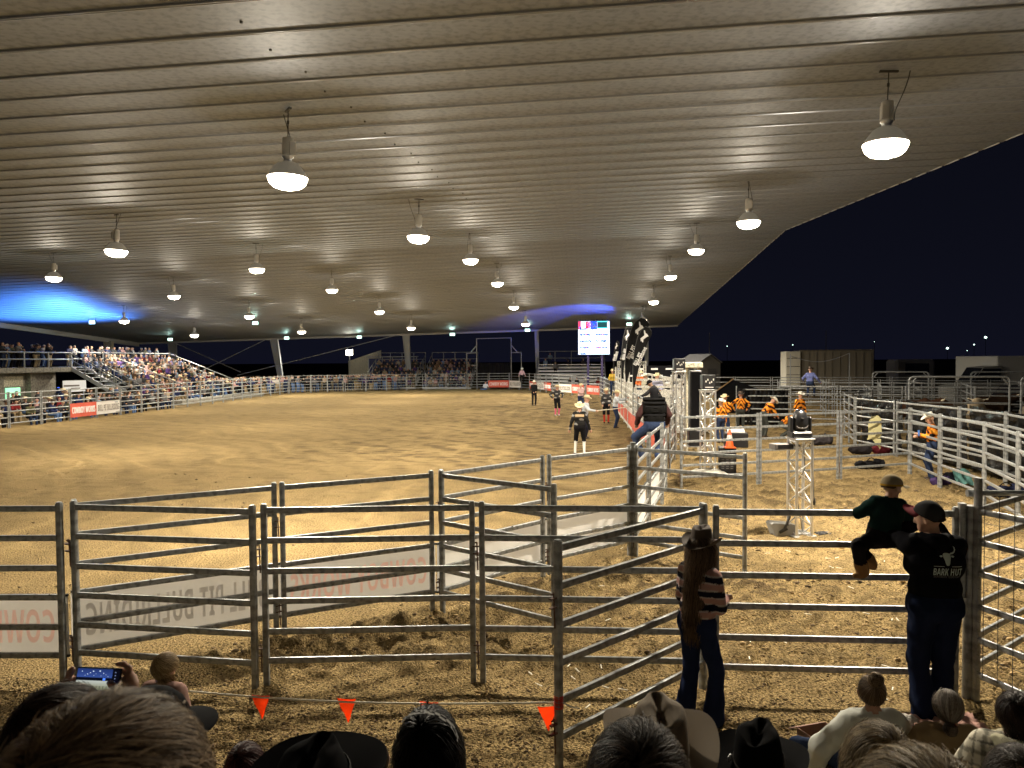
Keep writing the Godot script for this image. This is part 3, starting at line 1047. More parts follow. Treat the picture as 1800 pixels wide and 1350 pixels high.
func build_roof():
	var root := thing("arena_roof", "wide steel roof of ribbed sheets over the arena, hung with lamps", "roof")
	var X0 := -53.2
	var X1 := 10.3
	var prof := [[0.0, 0.0], [0.02, 0.0], [0.42, 0.002], [0.84, 0.0], [0.852, 0.0], [0.858, -0.003], [0.863, -0.021], [0.868, -0.029], [0.876, -0.033], [0.885, -0.032], [0.892, -0.027], [0.897, -0.016], [0.903, -0.010], [0.925, -0.009], [0.932, -0.012], [0.937, -0.019], [0.944, -0.023], [0.952, -0.022], [0.958, -0.015], [0.966, -0.003], [0.974, 0.0], [1.001, 0.0]]
	var meshes := []
	for s in [0.0637, -0.0637]:
		var m := MB.new()
		m.grid(prof.size(), 2, func(a, b):
			var x: float = [X0, X1][b]
			return Vector3(x, prof[a][1] + prof[a][0] * s + x * 0.0216, -prof[a][0]))
		for k in m.n.size(): # undersides face down
			if m.n[k].y > 0.0: m.n[k] = -m.n[k]
		m.i.reverse()
		var am: ArrayMesh = m.commit()
		var arr: Array = am.surface_get_arrays(0)
		var pan := PackedInt32Array()
		var rib := PackedInt32Array()
		for k in range(0, m.i.size(), 3):
			var lowest: int = mini(m.i[k], mini(m.i[k + 1], m.i[k + 2])) / 2
			for q in 3:
				if lowest < 4: pan.append(m.i[k + q])
				else: rib.append(m.i[k + q])
		am = ArrayMesh.new()
		for q in [[pan, M["roof sheet"]], [rib, M["roof rib"]]]:
			arr[Mesh.ARRAY_INDEX] = q[0]
			am.add_surface_from_arrays(Mesh.PRIMITIVE_TRIANGLES, arr)
			am.surface_set_material(am.get_surface_count() - 1, q[1])
		meshes.append(am)
	var d := -6.3
	while d < 83.6:
		obj("roof_sheet", meshes[0 if d < 39.2 else 1], null, root, Transform3D(Basis(), V(0, d, roof_h(0, d + 0.0))))
		d += 1.0
	var skin := MB.new() # the weather side
	for s in [[-6.4, 39.7], [39.7, 84.0]]:
		skin.quad(V(X0, s[0], roof_h(X0, s[0]) + 0.16), V(X1, s[0], roof_h(X1, s[0]) + 0.16), V(X1, s[1], roof_h(X1, s[1]) + 0.16), V(X0, s[1], roof_h(X0, s[1]) + 0.16))
	obj("roof_cladding", skin, M["beam paint"], root)
	# edge trims: rolled sheet ends on the right, gutters and beams elsewhere
	var e = MB.new()
	d = -6.3
	while d < 83.6:
		var s := 0.5
		e.bar(V(X1 + 0.02, d + 0.1, roof_h(X1, d + 0.1) + 0.03), V(X1 + 0.02, d + 0.8, roof_h(X1, d + 0.8) + 0.03), 0.02, 0.10)
		e.bar(V(X1 + 0.05, d + 0.82, roof_h(X1, d + 0.82) + 0.07), V(X1 + 0.05, d + 1.08, roof_h(X1, d + 1.08) + 0.07), 0.05, 0.12)
		d += 1.0
	obj("edge_flashing", e, M["beam paint"], root)
	var g := MB.new()
	for s in [[-6.4, 39.7], [39.7, 84.0]]:
		g.bar(V(X0, s[0], roof_h(X0, s[0]) - 0.2), V(X0, s[1], roof_h(X0, s[1]) - 0.2), 0.3, 0.5)
	obj("side_beam", g, M["beam paint"], root)
	var fb := MB.new()
	fb.bar(V(X0, 84.0, roof_h(X0, 84.0) - 0.06), V(X1, 84.0, roof_h(X1, 84.0) - 0.06), 0.2, 0.26)
	obj("end_beam", fb, M["beam paint"], root)
	for q in [[-49.1, 0.0, 0.8, 1.2], [-36.5, 0.9, 0.7, 1.1], [-20.6, 0.35, 0.6, 0.95], [-5.45, 0.1, 0.4, 0.5], [6.9, 0.0, 0.4, 0.5]]:
		var cm := MB.new()
		var top := roof_h(q[0], 84.4) - 0.05
		var b0 := V(q[0] + q[1], 84.6, -0.1)
		var t0 := V(q[0], 84.4, top)
		# flanged column: two faces and a web
		cm.bar(b0 + Vector3(-q[2] * 0.3, 0, 0), t0 + Vector3(-q[3] * 0.4, 0, 0), 0.28, 0.07, Vector3(1, 0, 0))
		cm.bar(b0 + Vector3(q[2] * 0.3, 0, 0), t0 + Vector3(q[3] * 0.4, 0, 0), 0.28, 0.07, Vector3(1, 0, 0))
		cm.quad(b0 + Vector3(-q[2] * 0.3, 0, 0), t0 + Vector3(-q[3] * 0.4, 0, 0), t0 + Vector3(q[3] * 0.4, 0, 0), b0 + Vector3(q[2] * 0.3, 0, 0))
		obj("steel_column", cm, M["grey steel"], root)
	var sc := MB.new()
	sc.bar(V(-53.2, 78.5, 0), V(-53.2, 78.5, roof_h(-53.2, 78.5) - 0.3), 0.9, 0.5)
	obj("side_column", sc, M["cream paint"], root)
	for q in [[-48.9, 5.6, -40.6, 2.0], [-37.2, 5.9, -46.0, 1.9], [-21.5, 6.2, -41.0, 1.6]]:
		var br := MB.new()
		br.tube(V(q[0], 84.2, q[1]), V(q[2], 84.2, q[3]), 0.05)
		obj("brace_rod", br, M["grey steel"], root)
	# rows of screw heads
	var fx := MB.new()
	for k in 46:
		var dd := 3.0 + (k / 2) * 1.0 + 0.25 + 0.35 * (k % 2)
		var xx := -4.6 + 0.02 * k - (0.9 if k % 4 > 1 else 0.0) * 0.1
		for x2 in [xx]:
			var hh := roof_h(x2, dd)
			fx.tube(V(x2, dd, hh + 0.01), V(x2, dd, hh - 0.022), 0.022, 0.016, 6)
	tag(obj("roof_fixings", fx, M["wire"], root), "", "", "", "stuff")


func build_lamps():
	var proto := thing("high_bay_lamp", "", "ceiling lamp", Vector3.ZERO, 0, "high bay lamps under the roof")
	# origin at the roof; the rim hangs 1.28 m below
	var hook := MB.new()
	hook.box(Vector3(0, -0.01, 0), Vector3(0.30, 0.03, 0.05))
	hook.tube(Vector3(0, 0, 0), Vector3(0, -0.52, 0), 0.010)
	hook.tube(Vector3(0, -0.20, 0), Vector3(0, -0.26, 0), 0.022)
	obj("hook_rod", hook, M["wire"], proto)
	var body := MB.new()
	body.lathe([Vector2(0, -0.50), Vector2(0.085, -0.505), Vector2(0.098, -0.52), Vector2(0.102, -0.60), Vector2(0.105, -0.80), Vector2(0.10, -0.83), Vector2(0, -0.835)], 20)
	body.cbox(Vector3(-0.06, -0.70, 0.06), Vector3(0.12, 0.24, 0.12), 0.01)
	obj("ballast_box", body, M["lamp housing"], proto)
	var neck := MB.new()
	neck.lathe([Vector2(0.10, -0.83), Vector2(0.105, -0.85), Vector2(0.075, -0.87), Vector2(0.075, -0.93)], 16)
	obj("neck", neck, M["aluminium"], proto)
	var bell := MB.new()
	var bp := []
	for k in 13:
		var t := k / 12.0
		bp.append(Vector2(0.075 + 0.275 * pow(t, 0.66), -0.93 - 0.27 * pow(t, 1.4)))
	bp.append(Vector2(0.362, -1.212))
	for k in 13:
		var t := 1.0 - k / 12.0
		bp.append(Vector2(0.070 + 0.272 * pow(t, 0.66), -0.935 - 0.27 * pow(t, 1.4)))
	bell.lathe(bp, 40)
	obj("reflector", bell, M["acrylic reflector"], proto)
	var glow := MB.new()
	glow.lathe([Vector2(0.0, -1.425), Vector2(0.14, -1.418), Vector2(0.25, -1.385), Vector2(0.315, -1.325), Vector2(0.350, -1.245), Vector2(0.353, -1.215), Vector2(0.0, -1.205)], 40)
	obj("diffuser", glow, M["lamp glow"], proto)
	var cb := MB.new()
	var pts := []
	for k in 13:
		var t := k / 12.0
		pts.append(Vector3(0.34 * (1 - t) - 0.12 * sin(PI * t) * t + 0.09 * t, -0.85 * t - 0.10 * sin(PI * t), 0.05 * sin(PI * t) + 0.1 * t))
	cb.path(pts, 0.008, 5)
	obj("cable", cb, M["wire"], proto)
	var light := OmniLight3D.new()
	light.name = "lamp_light"
	light.position = Vector3(0, -1.52, 0)
	light.light_energy = LAMP * SPILL
	light.light_color = Color(1.0, 0.945, 0.85)
	light.light_size = 0.10
	light.omni_range = 90.0
	light.omni_attenuation = 2.0
	light.shadow_enabled = true
	proto.add_child(light)
	var down := SpotLight3D.new()
	down.name = "lamp_beam"
	down.position = Vector3(0, -1.46, 0)
	down.rotation.x = -PI / 2
	down.light_energy = LAMP
	down.light_color = light.light_color
	down.light_size = 0.25
	down.spot_angle = 84.0
	down.spot_angle_attenuation = 0.5
	down.spot_range = 90.0
	down.spot_attenuation = 2.0
	down.shadow_enabled = true
	proto.add_child(down)
	var rows := [[0, 1], [0, 1, 2], [0, 1, 2, 3], [0, 1, 2, 3], [0, 1, 2, 3, 4], [0, 1, 2, 3, 4]]
	var first := true
	for i in 6:
		for j in rows[i]:
			var x: float = 5.06 - 10.37 * j
			var d: float = 13.07 + 10.65 * i
			var label := "bell lamp in the %s row from the camera, %s" % [ordinal(i), "nearest the open right edge" if j == 0 else ordinal(j) + " lamp in from the right edge"]
			if i == 0 and j == 0: label = "largest glowing bell lamp, at the upper right by the roof's open edge"
			if i == 0 and j == 1: label = "large glowing bell lamp at the upper left, nearest the camera on that side"
			var at := V(x, d, roof_h(x, d) - 0.03 - 0.1 * float(i == 5))
			var o = proto
			if first: first = false
			else: o = copy(proto, at, 0)
			o.position = at
			o.rotation = Vector3(0.02 * sin(i * 3.1 + j), i * 1.3 + j * 2.2, -0.035 if (i + j) % 3 == 0 else 0.03)
			o.set_meta("label", label)
			for c in o.get_children():
				if c is SpotLight3D: c.light_energy = LAMP * [1.75, 1.25, 0.92, 0.84, 0.92, 1.35][i]
				if c is OmniLight3D: c.light_energy = LAMP * SPILL * [1.5, 1.1, 1.0, 1.0, 1.0, 1.0][i]
	# small cool floodlights clamped under the far part of the roof
	var fl: Node3D = null
	for q in [[-43.5, 62.0, "low on the left under the roof, among the blue glow"], [-45.6, 78.0, "above the left grandstand's back rail"], [-30.5, 66.5, "above the left corner of the arena fence"], [-33.3, 80.5, "beside the second far column"], [-25.4, 82.0, "midway along the far roof edge"], [-14.8, 82.4, "near the far bleachers' right end"], [-6.2, 80.6, "just left of the fourth far column"], [4.6, 78.0, "behind the tall black flags"]]:
		var at := V(q[0], q[1], roof_h(q[0], q[1]) - 0.05)
		if fl == null:
			fl = thing("flood_light", "", "floodlight", at, 0, "cool floodlights under the far roof")
			var hb := MB.new()
			hb.cbox(Vector3(0, -0.35, 0), Vector3(0.62, 0.36, 0.10), 0.02)
			hb.bar(Vector3(-0.33, -0.35, 0), Vector3(-0.33, 0, 0), 0.03, 0.05)
			hb.bar(Vector3(0.33, -0.35, 0), Vector3(0.33, 0, 0), 0.03, 0.05)
			obj("housing", hb, M["black plastic"], fl)
			var gl := MB.new()
			gl.cbox(Vector3(0, -0.35, 0.056), Vector3(0.54, 0.28, 0.012), 0.004)
			obj("lens", gl, M["flood glow"], fl)
			var sp := SpotLight3D.new()
			sp.name = "flood_beam"
			sp.position = Vector3(0, -0.36, 0.10)
			sp.basis = Basis.looking_at(Vector3(0, -0.6, 1), Vector3.UP)
			sp.light_energy = LAMP * 0.25
			sp.light_color = Color(0.82, 1.0, 0.94)
			sp.spot_angle = 60.0
			sp.spot_range = 60.0
			sp.spot_attenuation = 2.0
			sp.light_size = 0.12
			sp.shadow_enabled = true
			fl.add_child(sp)
			fl.set_meta("label", "small cool white floodlight " + q[2])
		else:
			copy(fl, at, 0, "small cool white floodlight " + q[2])


# ------------------------------------------------------------------ far and dark things beyond the arena
func build_far_things():
	# scoreboard screen on two posts
	var t := thing("video_screen", "bright video scoreboard on posts at the far right of the arena", "screen", V(0.85, 70.0))
	var fr = MB.new()
	fr.box(Vector3(0, 5.2, -0.12), Vector3(3.0, 3.2, 0.2))
	for k in 6: fr.tube(Vector3(-1.3 + 0.52 * k, 6.8, -0.1), Vector3(-1.3 + 0.52 * k, 6.92, -0.1), 0.04)
	obj("cabinet", fr, M["black plastic"], t)
	var im := Image.create_empty(192, 208, false, Image.FORMAT_RGB8)
	im.fill(Color(0.86, 0.95, 1.0))
	var r := RandomNumberGenerator.new()
	r.seed = 31
	# picture strip of riders' shirts, then rows of names
	im.fill_rect(Rect2i(0, 0, 192, 52), Color(0.75, 0.85, 0.95))
	for q in [[0, 0, 16, 50, 0.75, 0.2, 0.3], [10, 36, 40, 16, 0.1, 0.15, 0.5], [18, 8, 26, 36, 1, 1, 1], [46, 2, 14, 44, 0.7, 0.15, 0.25], [60, 4, 12, 40, 0.85, 0.4, 0.6], [76, 0, 40, 50, 0.12, 0.25, 0.7], [118, 4, 60, 40, 0.05, 0.20, 0.18], [116, 40, 66, 4, 0.1, 0.75, 0.75], [116, 0, 66, 5, 0.3, 0.9, 0.95]]:
		im.fill_rect(Rect2i(q[0], q[1], q[2], q[3]), Color(q[4], q[5], q[6]))
	for k in 60: im.fill_rect(Rect2i(r.randi_range(2, 112), r.randi_range(2, 48), r.randi_range(2, 7), r.randi_range(3, 10)), Color(r.randf(), r.randf() * 0.6, r.randf()).lerp(Color(0.2, 0.3, 0.7), 0.4))
	for row in 4:
		var y: int = [78, 118, 158, 196][row]
		for side in 2:
			var x = 10 + side * 98
			var w: int = [[60, 78], [66, 58], [58, 62], [30, 0]][row][side]
			var k := 0
			while k < w:
				var ww = r.randi_range(3, 8)
				im.fill_rect(Rect2i(x + k, y + r.randi_range(0, 2), ww, r.randi_range(8, 13)), Color(0.12, 0.16, 0.42).lerp(Color(0.2, 0.5, 0.9), r.randf() * 0.5) if r.randf() < 0.86 else Color(0.8, 0.15, 0.3))
				k += ww + r.randi_range(0, 2)
	var sm := StandardMaterial3D.new()
	sm.albedo_color = Color.BLACK
	sm.emission_enabled = true
	sm.emission_texture = ImageTexture.create_from_image(im)
	sm.emission_energy_multiplier = 2.0
	var q := QuadMesh.new()
	q.size = Vector2(2.9, 3.1)
	obj("display", q, sm, t, Transform3D(Basis(), Vector3(0, 5.2, -0.01)))
	for x in [-0.55, 0.75]:
		var p := MB.new()
		p.bar(Vector3(x, 0, -0.2), Vector3(x, 3.7, -0.2), 0.22, 0.22)
		obj("post", p, cloth("dark post", 0.04, 0.035, 0.08), t)  # purple light on the posts is painted into this colour
	var sl := AreaLight3D.new()
	if true:
		sl.name = "screen_light"
		sl.set("area_size", Vector2(2.9, 3.1))
		sl.position = Vector3(0, 5.2, 0.08)
		sl.rotation.y = PI
		sl.light_energy = 2.0
		sl.light_color = Color(0.7, 0.85, 1.0)
		sl.shadow_enabled = true
		sl.rotation.y = 0.0
		t.add_child(sl)
	# pipe frame of the entry gate with a black curtain
	t = thing("entry_gate_frame", "tall pipe gate frame with black curtain at the arena's far end", "gate frame", V(-9.9, 80.6))
	for s in [[-1.9, 0, -1.9, 5.55], [1.9, 0, 1.9, 5.6], [-3.0, 0, -3.0, 3.95], [3.0, 0, 3.0, 4.0], [-1.9, 5.55, 1.9, 5.6], [-3.0, 3.95, -1.9, 4.0], [1.9, 4.0, 3.0, 4.0], [-2.6, 4.0, -1.9, 4.8], [1.9, 4.8, 2.6, 4.0]]:
		var m := MB.new()
		m.tube(Vector3(s[0], s[1], 0), Vector3(s[2], s[3], 0), 0.055)
		obj("pipe", m, M["galvanised steel"], t)
	var cu := MB.new()
	cu.grid(3, 40, func(a, b): return Vector3(-1.8 + 3.6 * b / 39.0, 0.1 + 1.38 * a, -0.15 + 0.06 * sin(b * 1.3)))
	obj("curtain", cu, M["black matt"], t)
	# shed with the floodlight, and the blue tarped shelter
	t = thing("tin_shed", "pale ribbed shed lit by a floodlight beyond the left corner", "shed", V(-29.2, 97.0))
	var w = MB.new()
	w.box(Vector3(0.6, 1.6, 0), Vector3(4.4, 3.2, 5.0))
	w.poly([Vector3(-1.6, 3.2, 2.5), Vector3(2.8, 3.2, 2.5), Vector3(2.8, 4.6, 2.5)], Vector3(0, 0, 1))
	obj("wall", w, M["cream paint"], t)
	w = MB.new()
	for k in 14: w.box(Vector3(-1.5 + 0.31 * k, 1.6 + 0.05 * k, 2.52), Vector3(0.05, 3.0 + 0.1 * k, 0.03))
	obj("wall_rib", w, M["cream paint"], t)
	w = MB.new()
	w.box(Vector3(2.3, 2.6, 2.55), Vector3(1.6, 0.8, 0.1))
	obj("window", w, M["glass dark"], t)
	t = thing("flood_light", "glaring white floodlight on a pole beside the pale shed", "floodlight", V(-30.3, 93.5))
	w = MB.new()
	w.tube(Vector3.ZERO, Vector3(0, 4.2, 0), 0.06)
	obj("pole", w, M["grey steel"], t)
	w = MB.new()
	w.cbox(Vector3(0, 4.3, 0), Vector3(0.92, 0.76, 0.14), 0.03)
	obj("housing", w, M["black plastic"], t)
	w = MB.new()
	w.cbox(Vector3(0, 4.3, 0.10), Vector3(0.86, 0.70, 0.05), 0.02)
	obj("lens", w, M["lamp glow"], t)
	var sp := SpotLight3D.new()
	sp.name = "flood_beam"
	sp.position = Vector3(0, 4.3, 0.18)
	sp.basis = Basis.looking_at(Vector3(0, -0.3, 1), Vector3.UP)
	sp.light_energy = LAMP * 1.0
	sp.light_color = Color(1.0, 0.98, 0.9)
	sp.spot_angle = 70
	sp.spot_range = 60
	sp.spot_attenuation = 2.0
	sp.shadow_enabled = true
	t.add_child(sp)
	t = thing("tarp_shelter", "long shelter with dark blue tarpaulin sides left of the bleachers", "shelter", V(-24.4, 92.0))
	w = MB.new()
	w.grid(2, 60, func(a, b): return Vector3(-2.9 + 6.2 * b / 59.0, 0.2 + 3.3 * a, 0.12 * sin(b * 0.9) * (1 - a * 0.6)))
	obj("tarpaulin", w, M["blue tarp"], t)
	for x in [-2.9, -1.1, 0.2, 1.9, 3.3]:
		w = MB.new()
		w.tube(Vector3(x, 0, 0.2), Vector3(x, 3.7, 0.2), 0.05)
		obj("pole", w, M["grey steel"], t)
	w = MB.new()
	w.box(Vector3(0.2, 3.7, 0.1), Vector3(6.6, 0.12, 0.3))
	obj("roof_edge", w, M["grey steel"], t)
	# white utility parked by the shed
	car("parked_car", "pale utility vehicle parked in front of the pale shed", V(-29.6, 90.5), 0.2, cloth("car white", 0.5, 0.5, 0.48), 0.95)
	car("parked_car", "white car parked behind the crowd at the left corner", V(-43.0, 92.0), 0.9, cloth("car pale", 0.6, 0.6, 0.58), 0.9)
	# semi trailer and trucks behind the yards
	t = thing("semi_trailer", "long beige semi trailer with white end parked behind the cattle yards", "trailer", V(19.3, 62.0), deg_to_rad(-4))
	w = MB.new()
	w.cbox(Vector3(0.55, 2.3, 0), Vector3(5.5, 2.9, 2.5), 0.03)
	obj("box_body", w, cloth("trailer beige", 0.22, 0.20, 0.16), t)
	for k in 10:
		w = MB.new()
		w.box(Vector3(-2.1 + 0.58 * k, 2.25, 1.27), Vector3(0.05, 2.7, 0.05))
		obj("side_rib", w, cloth("trailer rib", 0.14, 0.125, 0.10), t)
	w = MB.new()
	w.box(Vector3(0.55, 3.76, 1.22), Vector3(5.5, 0.1, 0.12))
	obj("top_rail", w, cloth("trailer rib", 0.14, 0.125, 0.10), t)
	w = MB.new()
	w.cbox(Vector3(-2.75, 2.3, 0.3), Vector3(1.1, 2.8, 2.3), 0.03)
	obj("front_wall", w, cloth("trailer white", 0.62, 0.60, 0.52), t)
	for k in 4:
		w = MB.new()
		w.box(Vector3(-2.75, 1.2 + 0.65 * k, 1.46), Vector3(1.0, 0.04, 0.03))
		obj("panel_seam", w, M["wire"], t)
	for x in [1.8, 2.7]:
		w = MB.new()
		w.tube(Vector3(x, 0.5, 1.2), Vector3(x, 0.5, 0.9), 0.5, 0.5, 20)
		obj("wheel", w, M["rubber"], t)
	t = thing("box_truck", "white box truck with dark windscreen parked at the right edge", "truck", V(23.4, 45.0), deg_to_rad(0))
	w = MB.new()
	w.cbox(Vector3(1.9, 2.1, -2.4), Vector3(3.6, 2.2, 4.8), 0.05)
	obj("cargo_box", w, cloth("truck white", 0.40, 0.40, 0.38), t)
	w = MB.new()
	w.plate(PackedVector2Array([Vector2(-2.2, 0.6), Vector2(-2.2, 1.45), Vector2(-1.1, 1.7), Vector2(-0.6, 2.55), Vector2(0.4, 2.65), Vector2(0.5, 0.6)]), 1.9, Transform3D(Basis(), Vector3(-0.2, 0, -0.6)))
	obj("cab", w, cloth("truck cab", 0.20, 0.20, 0.19), t)
	w = MB.new()
	w.quad(Vector3(-1.36, 1.73, 0.40), Vector3(-0.86, 2.48, 0.40), Vector3(0.1, 2.5, 0.40), Vector3(0.1, 1.73, 0.40))
	w.quad(Vector3(-1.33, 1.72, 0.3), Vector3(-0.83, 2.53, 0.3), Vector3(-0.83, 2.53, -1.5), Vector3(-1.33, 1.72, -1.5))
	obj("windscreen", w, M["glass dark"], t)
	for z in [0.2, -3.8]:
		w = MB.new()
		w.tube(Vector3(-0.9 if z > 0 else 2.5, 0.45, z + 0.12), Vector3(-0.9 if z > 0 else 2.5, 0.45, z - 0.2), 0.45, 0.45, 20)
		obj("wheel", w, M["rubber"], t)
	car("parked_car", "dark car in front of the white box truck at the right edge", V(22.6, 40.5), 0.35, cloth("car dark", 0.02, 0.02, 0.024), 1.1)
	t = thing("caravan", "small dim caravan with a wide window between trailer and truck", "caravan", V(27.5, 66.0))
	w = MB.new()
	w.cbox(Vector3(0, 1.9, 0), Vector3(3.2, 2.2, 2.2), 0.2)
	obj("wall", w, cloth("caravan grey", 0.13, 0.13, 0.14), t)
	w = MB.new()
	w.box(Vector3(0.1, 2.2, 1.1), Vector3(1.9, 0.9, 0.05))
	obj("window", w, M["glass dark"], t)
	w = MB.new()
	w.tube(Vector3(0.3, 0.4, 1.0), Vector3(0.3, 0.4, 0.8), 0.4, 0.4, 18)
	obj("wheel", w, M["rubber"], t)
	t = thing("old_shed", "grey gable shed half hidden behind the speaker tower", "shed", V(10.3, 68.0), deg_to_rad(25))
	w = MB.new()
	w.box(Vector3(0, 1.4, 0), Vector3(2.2, 2.8, 3.0))
	for z in [1.5, -1.5]: w.poly([Vector3(-1.1, 2.8, z), Vector3(1.1, 2.8, z), Vector3(0, 3.5, z)], Vector3(0, 0, signf(z)))
	obj("wall", w, cloth("shed grey", 0.10, 0.10, 0.10), t)
	w = MB.new()
	for s in [-1.0, 1.0]: w.bar(Vector3(s * 0.58, 3.2, -1.7), Vector3(s * 0.58, 3.2, 1.7), 1.4, 0.06, Vector3(s * 0.63, 1, 0))
	obj("roof", w, cloth("shed roof", 0.08, 0.08, 0.085), t)
	w = MB.new()
	w.box(Vector3(0.2, 1.2, 1.52), Vector3(0.9, 2.2, 0.04))
	obj("door", w, M["dark wall"], t)
	# sagging line between two masts, and bare masts
	t = thing("sagging_line", "pale line sagging between two thin masts behind the riders", "line", V(17.8, 58.0))
	w = MB.new()
	var pts := []
	for k in 17: pts.append(Vector3(-2.3 + 4.3 * k / 16.0, 3.35 - 0.55 * sin(PI * k / 16.0) + 0.01 * k, 0))
	w.path(pts, 0.03, 5)
	obj("line", w, M["grey steel"], t)
	for x in [-2.3, 2.0]:
		w = MB.new()
		w.tube(Vector3(x, 0, 0), Vector3(x, 3.5, 0), 0.035)
		obj("mast", w, M["grey steel"], t)
	for k in [1, 4]:
		t = thing("mast", "thin dark mast against the night sky, %s the old shed" % ("nearer" if k == 1 else "farther from"), "mast", V(9.0 + 3.6 * k, 75.0 + 2 * (k % 2)), 0, "masts beyond the yards")
		w = MB.new()
		w.tube(Vector3.ZERO, Vector3(0, 5.0 + 0.8 * (k % 3), 0), 0.05, 0.03)
		obj("pole", w, M["dark wall"], t)
	# lamps of the town far off
	var li := 0
	for q2 in [[1387.0, 606.0, 0.5, "farthest left, above the yards"], [1450.0, 616.0, 0.4, "just above the semi trailer"], [1520.0, 601.0, 0.3, "dim, right of the semi trailer's corner"], [1637.0, 612.0, 1.2, "brightest green-white, above the caravan"], [1679.0, 606.0, 0.7, "right of the bright green-white one"], [1697.0, 594.0, 1.3, "highest at the far right"], [1668.0, 616.0, 0.4, "lowest, between the two bright ones"], [1278.0, 608.0, 0.45, "above the old shed"]]:
		var x: float = (q2[0] - 1035.0) / 1303.0 * 420.0
		var y: float = 3.16 + (632.0 - q2[1] - (q2[0] - 900) * 0.0072) / 1303.0 * 420.0
		t = thing("street_lamp", "tiny distant street light in the night, " + q2[3], "street lamp", V(x, 420.0), 0, "distant street lights")
		w = MB.new()
		w.tube(Vector3.ZERO, Vector3(0, y, 0), 0.12)
		obj("pole", w, M["wire"], t)
		w = MB.new()
		w.lathe([Vector2(0, -0.5), Vector2(0.5, -0.2), Vector2(0.5, 0.2), Vector2(0, 0.5)], 8, Transform3D(Basis.from_scale(Vector3.ONE * q2[2]), Vector3(0, y, 0)))
		obj("lamp_head", w, M["distant glow"], t)
		li += 1


func car(called, label, at, turn, paint, k):
	var t := thing(called, label, "car", at, turn)
	var w = MB.new()
	w.plate(PackedVector2Array([Vector2(-2.1, 0.4), Vector2(-2.1, 0.9), Vector2(-1.2, 1.0), Vector2(-0.6, 1.5), Vector2(0.9, 1.52), Vector2(1.5, 1.0), Vector2(2.1, 0.95), Vector2(2.15, 0.4)]), 1.7, Transform3D(Basis.from_scale(Vector3.ONE * k), Vector3.ZERO))
	obj("body", w, paint, t)
	w = MB.new()
	for s in [0.86, -0.86]: w.poly([Vector3(-1.05, 1.02, s * k), Vector3(-0.55, 1.42, s * k), Vector3(0.85, 1.43, s * k), Vector3(1.3, 1.02, s * k)], Vector3(0, 0, signf(s)))
	obj("window", w, M["glass dark"], t)
	for x in [-1.3, 1.35]:
		for z in [0.8, -0.8]:
			w = MB.new()
			w.tube(Vector3(x, 0.33, z), Vector3(x, 0.33, z + 0.1 * signf(z)), 0.33, 0.33, 18)
			obj("wheel", w, M["rubber"], t)


# ------------------------------------------------------------------ stands
func rail_line(root, a: Vector3, b: Vector3, posts: int, h: float, r := 0.03):
	for k in 2:
		var m := MB.new()
		var dy := Vector3(0, h * (1.0 - 0.45 * k), 0)
		m.tube(a + dy, b + dy, r)
		obj("handrail", m, M["galvanised steel"], root)
	for k in posts:
		var p := a.lerp(b, k / maxf(posts - 1, 1))
		var m := MB.new()
		m.tube(p, p + Vector3(0, h, 0), r)
		obj("rail_post", m, M["galvanised steel"], root)


